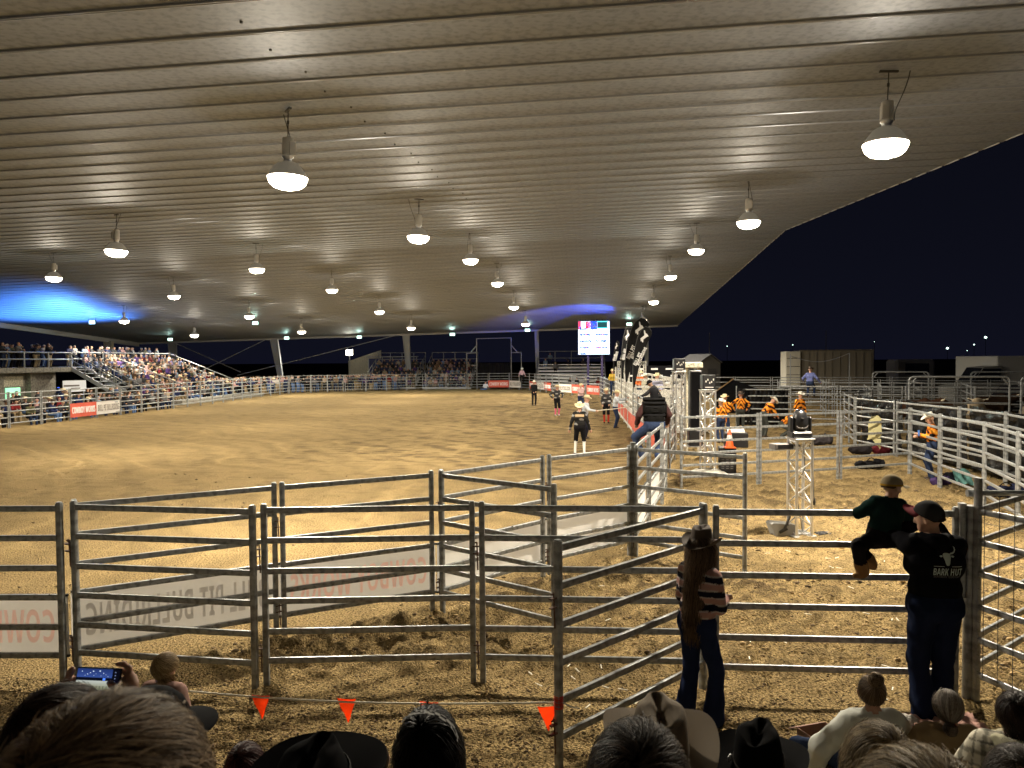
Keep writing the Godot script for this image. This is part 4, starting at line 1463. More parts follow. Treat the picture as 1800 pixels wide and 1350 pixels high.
func build_stands():
	# left grandstand: raised deck on a block building, then a bank of seats
	var t := thing("grandstand", "left grandstand with raised deck, stairs and a bank of seats full of people", "grandstand")
	var w = MB.new()
	w.box(V(-41.0, 42.0, 2.72), Vector3(6.8, 0.34, 19.0))
	obj("deck", w, M["concrete"], t)
	w = MB.new()
	w.box(V(-42.0, 42.0, 1.3), Vector3(6.0, 2.6, 18.6))
	obj("wall", w, M["concrete"], t)
	for k in 6:
		w = MB.new()
		w.box(V(-38.8, 34.0 + 2.9 * k, 1.3), Vector3(0.5, 2.6, 0.5))
		obj("pillar", w, M["concrete"], t)
	for k in 4:
		w = MB.new()
		w.box(V(-38.97, 35.5 + 2.9 * (k + 1), 1.05), Vector3(0.05, 0.95, 1.3))
		obj("window", w, M["window glow"], t)
		w = MB.new()
		w.box(V(-38.93, 35.5 + 2.9 * (k + 1), 1.95), Vector3(0.1, 0.7, 1.7))
		obj("shutter", w, M["cream paint"], t)
	rail_line(t, V(-37.7, 33.0, 2.89), V(-37.7, 51.2, 2.89), 9, 1.05, 0.05)
	# stairs on the near side of the bank
	for k in 9:
		w = MB.new()
		w.box(V(-33.2 - 0.52 * k, 52.0, 0.3 * (k + 1)), Vector3(0.54, 0.06, 1.6))
		obj("stair_tread", w, M["grey steel"], t)
	for dd in [51.2, 52.8]:
		w = MB.new()
		w.bar(V(-33.0, dd, 0.15), V(-37.8, dd, 2.85), 0.08, 0.28)
		obj("stringer", w, M["grey steel"], t)
		rail_line(t, V(-33.0, dd, 0.3), V(-37.8, dd, 2.95), 5, 1.0)
	for k in 9:
		var x = -31.9 - 0.78 * k
		w = MB.new()
		w.box(V(x, 59.4, 0.34 * k + 0.30), Vector3(0.36, 0.05, 13.0))
		obj("bench", w, M["grey steel"], t)
		w = MB.new()
		w.box(V(x + 0.40, 59.4, 0.34 * k - 0.10), Vector3(0.78, 0.05, 13.0))
		obj("foot_board", w, M["grey steel"], t)
	for dd in [56.5, 61.0, 66.0]:
		w = MB.new()
		w.bar(V(-31.4, dd, 0.0), V(-38.8, dd, 3.0), 0.1, 0.3)
		obj("stringer", w, M["grey steel"], t)
		if dd != 61.0: rail_line(t, V(-31.4, dd, 0.2), V(-38.8, dd, 3.1), 6, 0.95, 0.035)
	w = MB.new()
	w.box(V(-39.6, 59.4, 2.85), Vector3(1.8, 0.12, 13.6))
	obj("top_walkway", w, M["grey steel"], t)
	rail_line(t, V(-38.8, 52.8, 2.9), V(-38.8, 66.0, 2.9), 7, 1.1, 0.05)
	w = MB.new()
	w.box(V(-30.4, 59.4, 0.15), Vector3(1.2, 0.3, 14.0))
	obj("kerb_step", w, M["concrete"], t)
	# sign at the foot of the stairs
	t = thing("notice_board", "small white notice board on posts at the foot of the stairs", "sign", V(-31.6, 43.2), deg_to_rad(70))
	w = MB.new()
	w.box(Vector3(0, 1.75, 0), Vector3(1.5, 0.7, 0.04))
	obj("board", w, cloth("board white", 0.6, 0.64, 0.7), t)
	w = MB.new()
	for k in 2: w.box(Vector3(-0.2 + 0.25 * k, 1.78 - 0.18 * k, 0.026), Vector3(1.0 - 0.4 * k, 0.1, 0.01))
	obj("print", w, M["letter grey"], t)
	for x in [-0.6, 0.6]:
		w = MB.new()
		w.tube(Vector3(x, 0, -0.03), Vector3(x, 2.0, -0.03), 0.03)
		obj("post", w, M["grey steel"], t)
	# three far bleachers
	for q in [[-24.6, -18.9, 82.0, "grey metal bleacher at the far end, left of its twin, full of people"], [-18.1, -12.6, 82.0, "grey metal bleacher beside the pipe gate frame, full of people"], [-5.3, 2.2, 80.5, "nearly empty grey bleacher under the video screen"]]:
		t = thing("bleacher", q[3], "bleacher", Vector3.ZERO, 0, "far bleachers")
		for k in 7:
			w = MB.new()
			w.box(V((q[0] + q[1]) / 2, q[2] + 0.72 * k, 0.45 + 0.36 * k), Vector3(q[1] - q[0], 0.05, 0.3))
			obj("bench", w, M["aluminium"], t)
			w = MB.new()
			w.box(V((q[0] + q[1]) / 2, q[2] - 0.36 + 0.72 * k, 0.12 + 0.36 * k), Vector3(q[1] - q[0], 0.25, 0.40))
			obj("foot_board", w, M["grey steel"], t)
		rail_line(t, V(q[0], q[2] + 5.0, 2.4), V(q[1], q[2] + 5.0, 2.4), 5, 1.75, 0.04)
		for x in [q[0], q[1]]:
			rail_line(t, V(x, q[2] - 0.4, 0.3), V(x, q[2] + 5.0, 2.6), 5, 1.3, 0.04)
	# concrete steps under the people in front of the camera
	t = thing("near_grandstand", "concrete steps under the spectators in the foreground", "grandstand")
	for k in 8:
		w = MB.new()
		w.box(V(0, 4.3 - 0.85 * k - 0.425, 0.2 * (k + 1) - 0.15), Vector3(26, 0.4 * (k + 1) - 0.3, 0.85))
		obj("step", w, M["concrete"], t)


# ------------------------------------------------------------------ yard panels
func panel_mesh(kind: String, L: float, h: float, lod: int) -> ArrayMesh:
	var key := "%s %.2f %.2f %d" % [kind, L, h, lod]
	if cache.has(key): return cache[key]
	var m := MB.new()
	match kind:
		"post":
			m.rail(Vector3(0, -0.03, 0), Vector3(0, h - 0.012, 0), 0.056, 0.056, 12 if lod else 6, 0.35)
			m.rail(Vector3(0, h - 0.012, 0), Vector3(0, h, 0), 0.044, 0.044, 12 if lod else 6, 0.35)
		"rail": m.rail(Vector3(0.024, 0, 0), Vector3(L - 0.024, 0, 0), 0.036, 0.058, 20 if lod else 6, 0.38)
		"pin":
			for y in [0.36, 1.33]:
				m.bar(Vector3(-0.09, y + 0.03, 0), Vector3(0.0, y + 0.03, 0), 0.03, 0.010)
				m.bar(Vector3(-0.09, y - 0.04, 0), Vector3(0.0, y - 0.04, 0), 0.03, 0.010)
				m.tube(Vector3(-0.05, y + 0.07, 0), Vector3(-0.042, y - 0.20, 0.004), 0.007, 0.007, 6)
				m.tube(Vector3(-0.05, y + 0.07, 0), Vector3(-0.078, y + 0.062, 0), 0.007, 0.007, 6)
	cache[key] = m.commit()
	return cache[key]


const RAILS := [0.274, 0.557, 0.853, 1.144, 1.443, 1.735]


func panel(a: Array, b: Array, label: String, group := "", opt := {}) -> Node3D:
	var dx: float = b[0] - a[0]
	var dd: float = b[1] - a[1]
	var L := snappedf(sqrt(dx * dx + dd * dd), 0.05)
	var h: float = opt.get("h", 1.8)
	var lod: int = 1 if a[1] < 26.0 else 0
	var t := thing(opt.get("name", "cattle_hurdle"), label, opt.get("cat", "hurdle"), V(a[0], a[1], opt.get("y", 0.0)), atan2(dd, dx), group)
	var m = opt.get("mat", M["galvanised steel"])
	for x in [0.0, L]: obj("post", panel_mesh("post", L, h, lod), m, t, Transform3D(Basis(), Vector3(x, 0, 0)))
	for y in opt.get("rails", RAILS): obj("rail", panel_mesh("rail", L, h, lod), m, t, Transform3D(Basis(), Vector3(0, y, 0)))
	if lod: obj("joining_pin", panel_mesh("pin", L, h, lod), M["rust pin"], t)
	return t


func run(pts: Array, label: Callable, group: String, opt := {}):
	# panels of about 2.1 m along a polyline
	var k := 0
	for j in pts.size() - 1:
		var a = pts[j]
		var b = pts[j + 1]
		var L := Vector2(b[0] - a[0], b[1] - a[1]).length()
		var n := maxi(1, roundi(L / opt.get("len", 2.1)))
		for i in n:
			var p := Vector2(a[0], a[1]).lerp(Vector2(b[0], b[1]), (i + 0.045) / n)
			var q = Vector2(a[0], a[1]).lerp(Vector2(b[0], b[1]), (i + 1.0) / n)
			panel([p.x, p.y], [q.x, q.y], label.call(k), group, opt)
			k += 1


func banner(a: Array, b: Array, words: String, style: String, label: String, arena_front: bool, y0 := 0.25, y1 := 0.86, text_h := 0.24):
	var dx: float = b[0] - a[0]
	var dd: float = b[1] - a[1]
	var L := sqrt(dx * dx + dd * dd)
	text_h = text_h * (1.35 if not arena_front else 1.0)
	var t := thing("banner", label, "banner", V(a[0], a[1]), atan2(dd, dx), "advertising banners on the arena fence")
	var off := 0.045 if arena_front else -0.045
	var m := MB.new()
	m.grid(9, 41, func(r, c):
		var x = -0.05 + (L + 0.10) * c / 40.0
		var y = lerpf(y0, y1, r / 8.0)
		return Vector3(x, y + 0.008 * sin(c * 0.8) * (1.0 if r == 0 else 0.0), off + 0.007 * sin(x * 5.0 + y * 3.0) + 0.004 * sin(x * 13.0)))
	obj("sheet", m, M["banner back"] if style != "red" else M["banner red"], t)
	for y in [y0, y1]:
		var e = MB.new()
		e.bar(Vector3(-0.05, y, off), Vector3(L + 0.05, y, off), 0.03, 0.022)
		if style != "red": obj("hem", e, M["banner edge"], t)
	var tie := MB.new()
	for k in 4:
		for y in [y0, y1]:
			var x = 0.08 + (L - 0.16) * k / 3.0
			tie.tube(Vector3(x, y, off * 1.1), Vector3(x, y + 0.03, -off * 0.9), 0.006, 0.006, 5)
	obj("cable_ties", tie, M["wire"], t)
	if words != "":
		var bs := Basis() if arena_front else Basis(Vector3.UP, PI)
		var x := L - 0.16
		var fill: Material = {"pink": M["letter pink"], "grey": M["letter grey"], "red": M["letter white"], "blue": M["letter grey"]}[style]
		var ol: Material = M["letter pale"] if style != "red" else M["banner red"]
		var y = (y0 + y1) / 2.0 - 0.01
		if not arena_front: # the print shows through the sheet, mirrored
			print_text("lettering", words, text_h, 0.0, M["show-through pink" if style == "pink" else "show-through grey"], t, Transform3D(bs, Vector3(L / 2, y, off + 0.018)), x)
		else:
			print_text("lettering", words, text_h, 0.034, fill, t, Transform3D(bs, Vector3(L / 2, y, off)), x)
			if style != "red":
				for q in [[0.014, 0.014], [-0.014, -0.014]]:
					print_text("lettering_outline", words, text_h, 0.030, ol, t, Transform3D(bs, Vector3(L / 2 + q[0], y + q[1], off)), x)
	return t


func build_fences():
	# the front fence, seven metres off, from left to right
	panel([-5.06, 6.86], [-3.18, 6.75], "steel yard panel in the front fence, leftmost of those before the mirrored grey banner", "front fence panels")
	panel([-3.08, 6.82], [-1.11, 7.08], "steel yard panel in the front fence, before the mirrored pink banner", "front fence panels")
	panel([-1.00, 7.07], [1.10, 7.13], "steel yard panel in the front fence, behind the swung-out gate", "front fence panels")
	var g := panel([1.21, 7.02], [3.34, 7.07], "steel yard panel the boy sits on, in front of the light truss", "front fence panels")
	panel([-0.21, 5.59], [1.12, 7.10], "steel gate panel swung out towards the crowd, rope tied to its post", "", {"name": "yard_gate", "cat": "gate"})
	# heavy corner at the right with its mesh gate
	var t := thing("corner_post", "thick steel corner post beside the man in the black hoodie", "post", V(3.47, 7.04))
	var m := MB.new()
	m.rail(Vector3(0, 0, 0), Vector3(0, 1.82, 0), 0.09, 0.09, 12, 0.35)
	obj("post", m, M["galvanised steel"], t)
	m = MB.new()
	m.rail(Vector3(-0.075, 0.98, 0), Vector3(-0.075, 1.84, 0), 0.06, 0.06, 12, 0.35)
	obj("sleeve", m, M["galvanised steel"], t)
	t = thing("mesh_gate", "wire mesh gate with a tall post at the right edge", "gate", V(3.50, 6.98), atan2(-1.35, 0.66))
	for q in [[0.0, 2.08], [1.5, 2.08]]:
		m = MB.new()
		m.rail(Vector3(q[0], 0, 0), Vector3(q[0], q[1], 0), 0.055, 0.055, 12, 0.35)
		obj("post", m, M["galvanised steel"], t)
	for y in [0.30, 0.62, 0.92, 1.22, 1.50, 1.78]:
		m = MB.new()
		m.rail(Vector3(0.02, y, 0), Vector3(1.5, y, 0), 0.034, 0.055, 12, 0.55)
		obj("rail", m, M["galvanised steel"], t)
	for k in 11:
		m = MB.new()
		m.tube(Vector3(0.08 + 0.135 * k, 0.3, 0.02), Vector3(0.08 + 0.135 * k, 1.95, 0.02), 0.0028, 0.0028, 5)
		obj("wire", m, M["wire"], t)
	for k in 12:
		m = MB.new()
		m.tube(Vector3(0.0, 0.34 + 0.15 * k, 0.022), Vector3(1.5, 0.34 + 0.15 * k, 0.022), 0.0022, 0.0022, 5)
		obj("wire", m, M["wire"], t)
	t = thing("yard_rail", "round steel rail running right from the tall post, above the mesh gate", "rail", V(3.44, 7.05), atan2(-0.02, 1.0))
	m = MB.new()
	m.tube(Vector3(0.06, 1.93, 0), Vector3(1.9, 1.93, -0.15), 0.026, 0.026, 12)
	m.tube(Vector3(0.0, 1.93, 0), Vector3(0.09, 1.93, 0), 0.034, 0.034, 12)
	obj("rail", m, M["galvanised steel"], t)
	panel([3.50, 7.12], [5.3, 8.75], "steel yard panel running back to the right from the corner post", "front fence panels")
	# arena fence: banners hang on its arena side
	var pts := [[-5.11, 6.93], [-3.52, 8.04], [-3.43, 8.08], [-1.90, 9.06], [-1.80, 9.12], [-0.60, 10.55], [-0.52, 10.66], [0.70, 11.86]]
	panel([-7.1, 6.62], [-5.17, 6.78], "steel arena panel cut by the photo's left edge, over a faded banner", "near arena fence panels")
	var nm := ["with the mirrored grey banner on it", "with the mirrored pink banner on it", "with the white banner, before the lone rail post", "with the white banner, ending at the thick post"]
	for k in 4: panel(pts[2 * k], pts[2 * k + 1], "steel arena panel " + nm[k], "near arena fence panels")
	banner([-7.1, 6.62], [-5.17, 6.78], "COWBOY WORKS", "pink", "faded banner with pale mirrored letters at the photo's left edge", false)
	banner(pts[0], pts[1], "BULL PIT BULLRIDING", "grey", "grey banner whose dark letters show through mirrored", false)
	banner(pts[2], pts[3], "COWBOY WORKS", "pink", "grey banner whose pink letters show through mirrored", false)
	banner(pts[4], pts[5], "", "grey", "plain white banner back, nearer of the two before the thick post", false)
	banner(pts[6], pts[7], "", "grey", "plain white banner back ending at the thick post", false)
	var along := [[0.78, 12.0], [1.16, 13.9], [1.20, 14.05], [1.62, 16.05], [1.66, 16.2], [1.95, 18.2], [1.97, 18.35], [2.2, 20.4], [2.21, 20.55], [2.4, 22.6], [2.41, 22.75], [2.25, 24.8], [2.24, 24.95], [2.12, 27.0], [2.11, 27.15], [2.05, 29.2], [2.05, 29.35], [2.0, 31.3]]
	for k in 9:
		panel(along[2 * k], along[2 * k + 1], "steel arena panel receding to the chutes, %s beyond the thick post" % ordinal(k), "near arena fence panels")
		banner(along[2 * k], along[2 * k + 1], "", "grey" if k < 4 else "red", "%s banner on the fence towards the chutes, %s beyond the thick post" % ["white" if k < 4 else "red", ordinal(k)], false)
	# lane dividers
	panel([-1.78, 9.04], [-0.35, 8.13], "steel divider panel slanting from the arena fence to the lone rail post", "lane divider panels")
	panel([0.80, 11.85], [2.28, 10.95], "steel divider panel from the thick post to a lone post before the truss", "lane divider panels")
	t = thing("thick_post", "thick double steel post where the divider meets the arena fence", "post", V(0.755, 11.92))
	m = MB.new()
	m.rail(Vector3(0, 0, 0), Vector3(0, 1.84, 0), 0.085, 0.085, 12, 0.35)
	obj("post", m, M["galvanised steel"], t)
	# fence of the pen behind the truss
	run([[2.24, 18.3], [4.28, 19.05], [6.55, 20.0], [8.75, 21.05]], func(k): return "steel panel of the pen behind the light truss, %s from the chutes" % ordinal(k), "pen fence behind the truss", {"len": 2.3})
	run([[8.80, 21.1], [8.55, 18.85], [8.38, 16.5], [7.9, 14.4], [7.35, 12.2], [6.9, 10.0]], func(k): return "bright steel panel on the right coming towards the camera, %s from the far corner" % ordinal(k), "right lane fence panels", {"len": 2.25})
	run([[2.3, 20.6], [2.75, 23.2], [3.1, 26.0], [3.3, 29.0]], func(k): return "steel panel behind the man in the padded vest, %s from the pen corner" % ordinal(k), "panels behind the chutes")
	# far side of the arena
	var left := func(k): return "steel panel of the left arena fence, %s from the photo's left edge" % ordinal(k)
	run([[-27.7, 29.0], [-27.75, 33.2], [-27.75, 44.0], [-28.3, 54.0], [-29.0, 62.0], [-29.4, 67.0], [-29.3, 71.0], [-27.8, 73.0], [-24.9, 74.6]], left, "left arena fence panels")
	run([[-24.8, 74.6], [-19.0, 77.6], [-12.9, 79.4], [-12.8, 79.4]].slice(0, 3), func(k): return "steel panel of the far arena fence before the bleachers, %s from its left corner" % ordinal(k), "far arena fence panels")
	run([[-12.7, 79.5], [-8.2, 80.2], [-5.8, 77.4], [-2.4, 68.2], [1.25, 62.0], [1.75, 50.0], [1.85, 46.5]], func(k): return "steel panel of the far arena fence, %s right of the pipe gate frame" % ordinal(k), "far arena fence panels right of the gate")
	var fb := [[[-27.72, 37.5], [-27.75, 39.6], "COWBOY WORKS", "red", "red banner with white letters on the left arena fence"], [[-27.75, 39.7], [-27.78, 41.8], "BULL PIT BULLRIDING", "blue", "pale banner with dark letters on the left arena fence"], [[-10.4, 79.7], [-8.3, 80.1], "COWBOY WORKS", "red", "red banner with white letters beside the pipe gate frame"], [[-8.1, 80.0], [-6.8, 78.6], "BULL PIT BULLRIDING", "blue", "pale banner with dark letters right of the pipe gate frame"], [[-5.7, 77.2], [-4.9, 75.0], "COWBOY WORKS", "red", "red banner behind the cowboy in the black shirt"], [[-4.8, 74.8], [-4.0, 72.6], "BULL PIT BULLRIDING", "blue", "pale banner between the two cowboys at the far end"], [[-3.9, 72.4], [-3.2, 70.4], "COWBOY WORKS", "red", "red banner behind the man in the grey jersey"], [[-2.3, 68.0], [-1.2, 66.2], "BULL PIT BULLRIDING", "blue", "pale banner left of the pink-shirted man"], [[-1.1, 66.0], [-0.1, 64.3], "COWBOY WORKS", "red", "red banner behind the pink-shirted man"], [[0.2, 63.8], [1.2, 62.1], "COWBOY WORKS", "red", "red banner at the chutes' far corner"]]
	for q in fb: banner(q[0], q[1], q[2], q[3], q[4], true, 0.22, 0.98, 0.34)
	# rope with orange flags
	t = thing("bunting_rope", "pale rope with orange flags strung before the front fence", "rope")
	m = MB.new()
	var rp := []
	for k in 25: rp.append(V(-3.6 + 3.38 * k / 24.0, 5.62 - 0.03 * sin(PI * k / 24.0), 0.53 - 0.045 * sin(PI * k / 24.0) - 0.0 * k))
	m.path(rp, 0.0075, 6)
	obj("rope", m, M["rope"], t)
	for x in [-2.585, -1.88, -1.22, -0.30]:
		m = MB.new()
		var s := 0.075
		m.grid(7, 7, func(a, b):
			var y = -0.19 * a / 6.0
			var ww = s * (1.0 - a / 6.0 * 0.97)
			return V(x + lerpf(-ww, ww, b / 6.0) + 0.012 * a / 6.0, 5.60 + 0.008 * sin(a * 1.3 + b * 0.8 + x * 9.0), 0.505 + y))
		obj("pennant", m, M["orange flag"], t)
	m = MB.new()
	for k in 9: m.lathe([Vector2(0.032, 0.0), Vector2(0.038, 0.006), Vector2(0.032, 0.012)], 14, Transform3D(Basis(Vector3(1, 0, 0.3).normalized(), 0.12 * sin(k * 2.0)), V(-0.21, 5.59, 0.50 + 0.011 * k)))
	obj("tape_wrap", m, M["red tape"], t)
	m = MB.new()
	m.path([V(-0.18, 5.58, 0.55), V(-0.11, 5.58, 0.52), V(-0.05, 5.6, 0.50)], 0.006, 5)
	obj("rope_end", m, M["letter white"], t)


func build_yards():
	# fence wrapped with black plastic
	run([[14.4, 40.0], [12.4, 33.5], [10.2, 30.4], [9.4, 27.0], [9.8, 24.6], [10.3, 21.6], [10.4, 19.5], [10.0, 17.2], [9.6, 15.2]], func(k): return "steel panel of the plastic-wrapped yard fence, %s from its far end" % ordinal(k), "plastic wrapped yard fence")
	for q in [[[10.5, 30.2], [9.75, 27.1], "by the standing bag"], [[9.72, 27.0], [10.1, 24.6], "shining black behind the yellow vest"], [[10.15, 24.4], [10.6, 21.6], "widest, behind the bull rider with the phone"], [[10.62, 21.5], [10.7, 17.4], "at the photo's right edge"]]:
		var dx: float = q[1][0] - q[0][0]
		var dd: float = q[1][1] - q[0][1]
		var L := sqrt(dx * dx + dd * dd)
		var t := thing("plastic_sheet", "black plastic sheet hung on the yard fence, " + q[2], "plastic sheet", V(q[0][0], q[0][1]), atan2(dd, dx), "black plastic sheets on the yard fence")
		var fn := FastNoiseLite.new(); fn.seed = int(L * 100); fn.frequency = 0.9
		var m := MB.new()
		m.grid(26, 50, func(a, b):
			var x = L * b / 49.0
			var y = 0.12 + 1.72 * a / 25.0
			return Vector3(x, y - 0.08 * sin(PI * b / 49.0) * a / 25.0, 0.08 + 0.06 * fn.get_noise_2d(x * 2.0 + y * 1.2, y * 2.2 - x) + 0.05 * fn.get_noise_2d(x * 0.8 - y * 2.5, 7.0)))
		obj("sheet", m, M["plastic sheet"], t)
	panel([6.95, 35.0], [9.25, 34.6], "steel yard panel behind the bull riders, wrapped in black plastic", "", {"h": 1.9})
	var bp := thing("plastic_sheet", "black plastic sheet behind the bull riders", "plastic sheet", V(6.95, 34.9), 0.0, "black plastic sheets on the yard fence")
	var bm := MB.new()
	bm.grid(16, 40, func(a, b): return Vector3(2.3 * b / 39.0, 0.1 + 1.7 * a / 15.0 - 0.1 * sin(PI * b / 39.0) * a / 15.0, 0.05 * sin(b * 0.7 + a * 0.3) + 0.03 * sin(b * 1.9 - a * 0.6)))
	obj("sheet", bm, M["plastic sheet"], bp)
	# holding yards further back: rows of rails
	var opt := {"h": 1.9, "rails": [0.35, 0.75, 1.15, 1.5, 1.84]}
	var k0 := [[[[9.0, 36.0], [24.0, 31.0]], "first row of the holding yards"], [[[10.5, 42.0], [26.0, 35.5]], "second row of the holding yards"], [[[9.0, 47.0], [30.0, 41.0]], "third row of the holding yards"], [[[8.0, 54.0], [32.0, 48.0]], "back row of the holding yards"]]
	for q in k0:
		run(q[0], func(k): return "galvanised yard panel, %s from the left in the %s" % [ordinal(k), q[1]], q[1], opt.merged({"len": 2.6}))
	for q in [[[13.2, 34.6], [15.2, 40.2], "first"], [[16.6, 33.5], [18.6, 38.8], "second"], [[20.0, 32.4], [22.0, 37.3], "third"], [[12.8, 41.0], [14.0, 45.8], "fourth"], [[17.0, 39.4], [18.4, 44.5], "fifth"], [[21.4, 37.6], [23.0, 43.2], "sixth"]]:
		run([q[0], q[1]], func(k): return "galvanised yard panel in the %s cross fence of the holding yards, %s from the front" % [q[2], ordinal(k)], "cross fences of the holding yards", opt.merged({"len": 2.6}))
	# tall gate frames
	for q in [[12.6, 30.3, 0.2, 3.4, "wide round-cornered"], [16.0, 29.0, 0.3, 2.4, "square tall"], [19.0, 28.0, 0.3, 3.2, "braced tall"], [15.2, 41.0, 0.3, 2.6, "farther square"], [19.4, 39.5, 0.3, 2.6, "farther braced"]]:
		var t := thing("gate_frame", "%s gate frame standing above the holding yard rails" % q[4], "gate frame", V(q[0], q[1]), -q[2], "tall gate frames of the yards")
		for x in [0.0, q[3]]:
			var m := MB.new()
			m.tube(Vector3(x, 0, 0), Vector3(x, 2.3, 0), 0.04)
			obj("post", m, M["galvanised steel"], t)
		var m2 := MB.new()
		m2.path([Vector3(0, 2.28, 0), Vector3(0.05, 2.36, 0), Vector3(0.14, 2.4, 0), Vector3(q[3] - 0.14, 2.4, 0), Vector3(q[3] - 0.05, 2.36, 0), Vector3(q[3], 2.28, 0)], 0.04, 8)
		obj("top_bar", m2, M["galvanised steel"], t)
		for e in [[0.0, 0.25], [q[3], q[3] - 0.25]]:
			var m3 = MB.new()
			m3.tube(Vector3(e[0], 2.05, 0), Vector3(e[1], 2.38, 0), 0.025)
			obj("brace", m3, M["galvanised steel"], t)
		for y in [0.5, 0.95, 1.4]:
			var m3 = MB.new()
			m3.tube(Vector3(0.03, y, 0), Vector3(q[3] - 0.03, y, 0), 0.028)
			obj("rail", m3, M["galvanised steel"], t)
	# bulls in the yards
	var bl := bull_field()
	var coats := [["pale horned bull looking over the rail in the holding yards", 0.34, 0.27, 0.18, 15.6, 31.4, 2.6], ["brown bull behind the rails left of the pale horned bull", 0.05, 0.024, 0.014, 13.6, 32.4, 1.4], ["grey bull lying low right of the pale horned bull", 0.26, 0.22, 0.17, 18.2, 31.2, 1.7], ["dark bull in the second holding yard", 0.03, 0.018, 0.012, 18.8, 36.6, 1.2]]
	for q in coats:
		var t := thing("bull", q[0], "bull", V(q[4], q[5]), q[6], "bulls in the holding yards")
		var o := obj("body", bl.mesh, null, t)
		for s in bl.regions.size(): o.set_surface_override_material(s, [cloth("coat " + q[0], q[1], q[2], q[3]), cloth("horn", 0.55, 0.48, 0.36), M["black matt"], M["black matt"]][bl.regions[s]])


func bull_field() -> Dictionary:
	# a bull standing along +z: deep chest, hump, horned head, jointed legs
	var b := [[Vector3(0, 0.95, -0.75), Vector3(0, 1.0, 0.0), 0.30, 0.36, 0], [Vector3(0, 1.0, 0.0), Vector3(0, 1.02, 0.6), 0.36, 0.33, 0], [Vector3(0, 1.3, 0.5), Vector3(0, 1.28, 0.35), 0.17, 0.14, 0], [Vector3(0, 1.12, 0.65), Vector3(0, 1.3, 1.05), 0.24, 0.17, 0], [Vector3(0, 1.32, 1.1), Vector3(0, 1.18, 1.42), 0.145, 0.10, 0], [Vector3(0, 1.16, 1.42), Vector3(0, 1.10, 1.52), 0.095, 0.085, 2], [Vector3(0, 0.85, 0.7), Vector3(0, 0.9, 0.95), 0.10, 0.06, 0]]
	for s in [-1.0, 1.0]:
		b.append([Vector3(s * 0.13, 1.38, 1.08), Vector3(s * 0.34, 1.42, 1.10), 0.035, 0.028, 1])
		b.append([Vector3(s * 0.34, 1.42, 1.10), Vector3(s * 0.42, 1.58, 1.16), 0.028, 0.012, 1])
		b.append([Vector3(s * 0.14, 1.32, 1.04), Vector3(s * 0.27, 1.27, 1.0), 0.035, 0.02, 0])
		b.append([Vector3(s * 0.2, 0.85, 0.5), Vector3(s * 0.2, 0.42, 0.52), 0.14, 0.07, 0])
		b.append([Vector3(s * 0.2, 0.42, 0.52), Vector3(s * 0.2, 0.06, 0.5), 0.06, 0.055, 0])
		b.append([Vector3(s * 0.2, 0.03, 0.5), Vector3(s * 0.2, 0.03, 0.55), 0.06, 0.05, 2])
		b.append([Vector3(s * 0.2, 0.95, -0.75), Vector3(s * 0.21, 0.65, -0.6), 0.21, 0.12, 0])
		b.append([Vector3(s * 0.21, 0.65, -0.6), Vector3(s * 0.2, 0.46, -0.86), 0.11, 0.07, 0])
		b.append([Vector3(s * 0.2, 0.46, -0.86), Vector3(s * 0.2, 0.06, -0.78), 0.06, 0.05, 0])
		b.append([Vector3(s * 0.2, 0.03, -0.78), Vector3(s * 0.2, 0.03, -0.73), 0.06, 0.05, 2])
	b.append([Vector3(0, 1.15, -1.05), Vector3(0, 0.5, -1.12), 0.035, 0.025, 0])
	return surfaces(field(b, 0.045, 0.06))


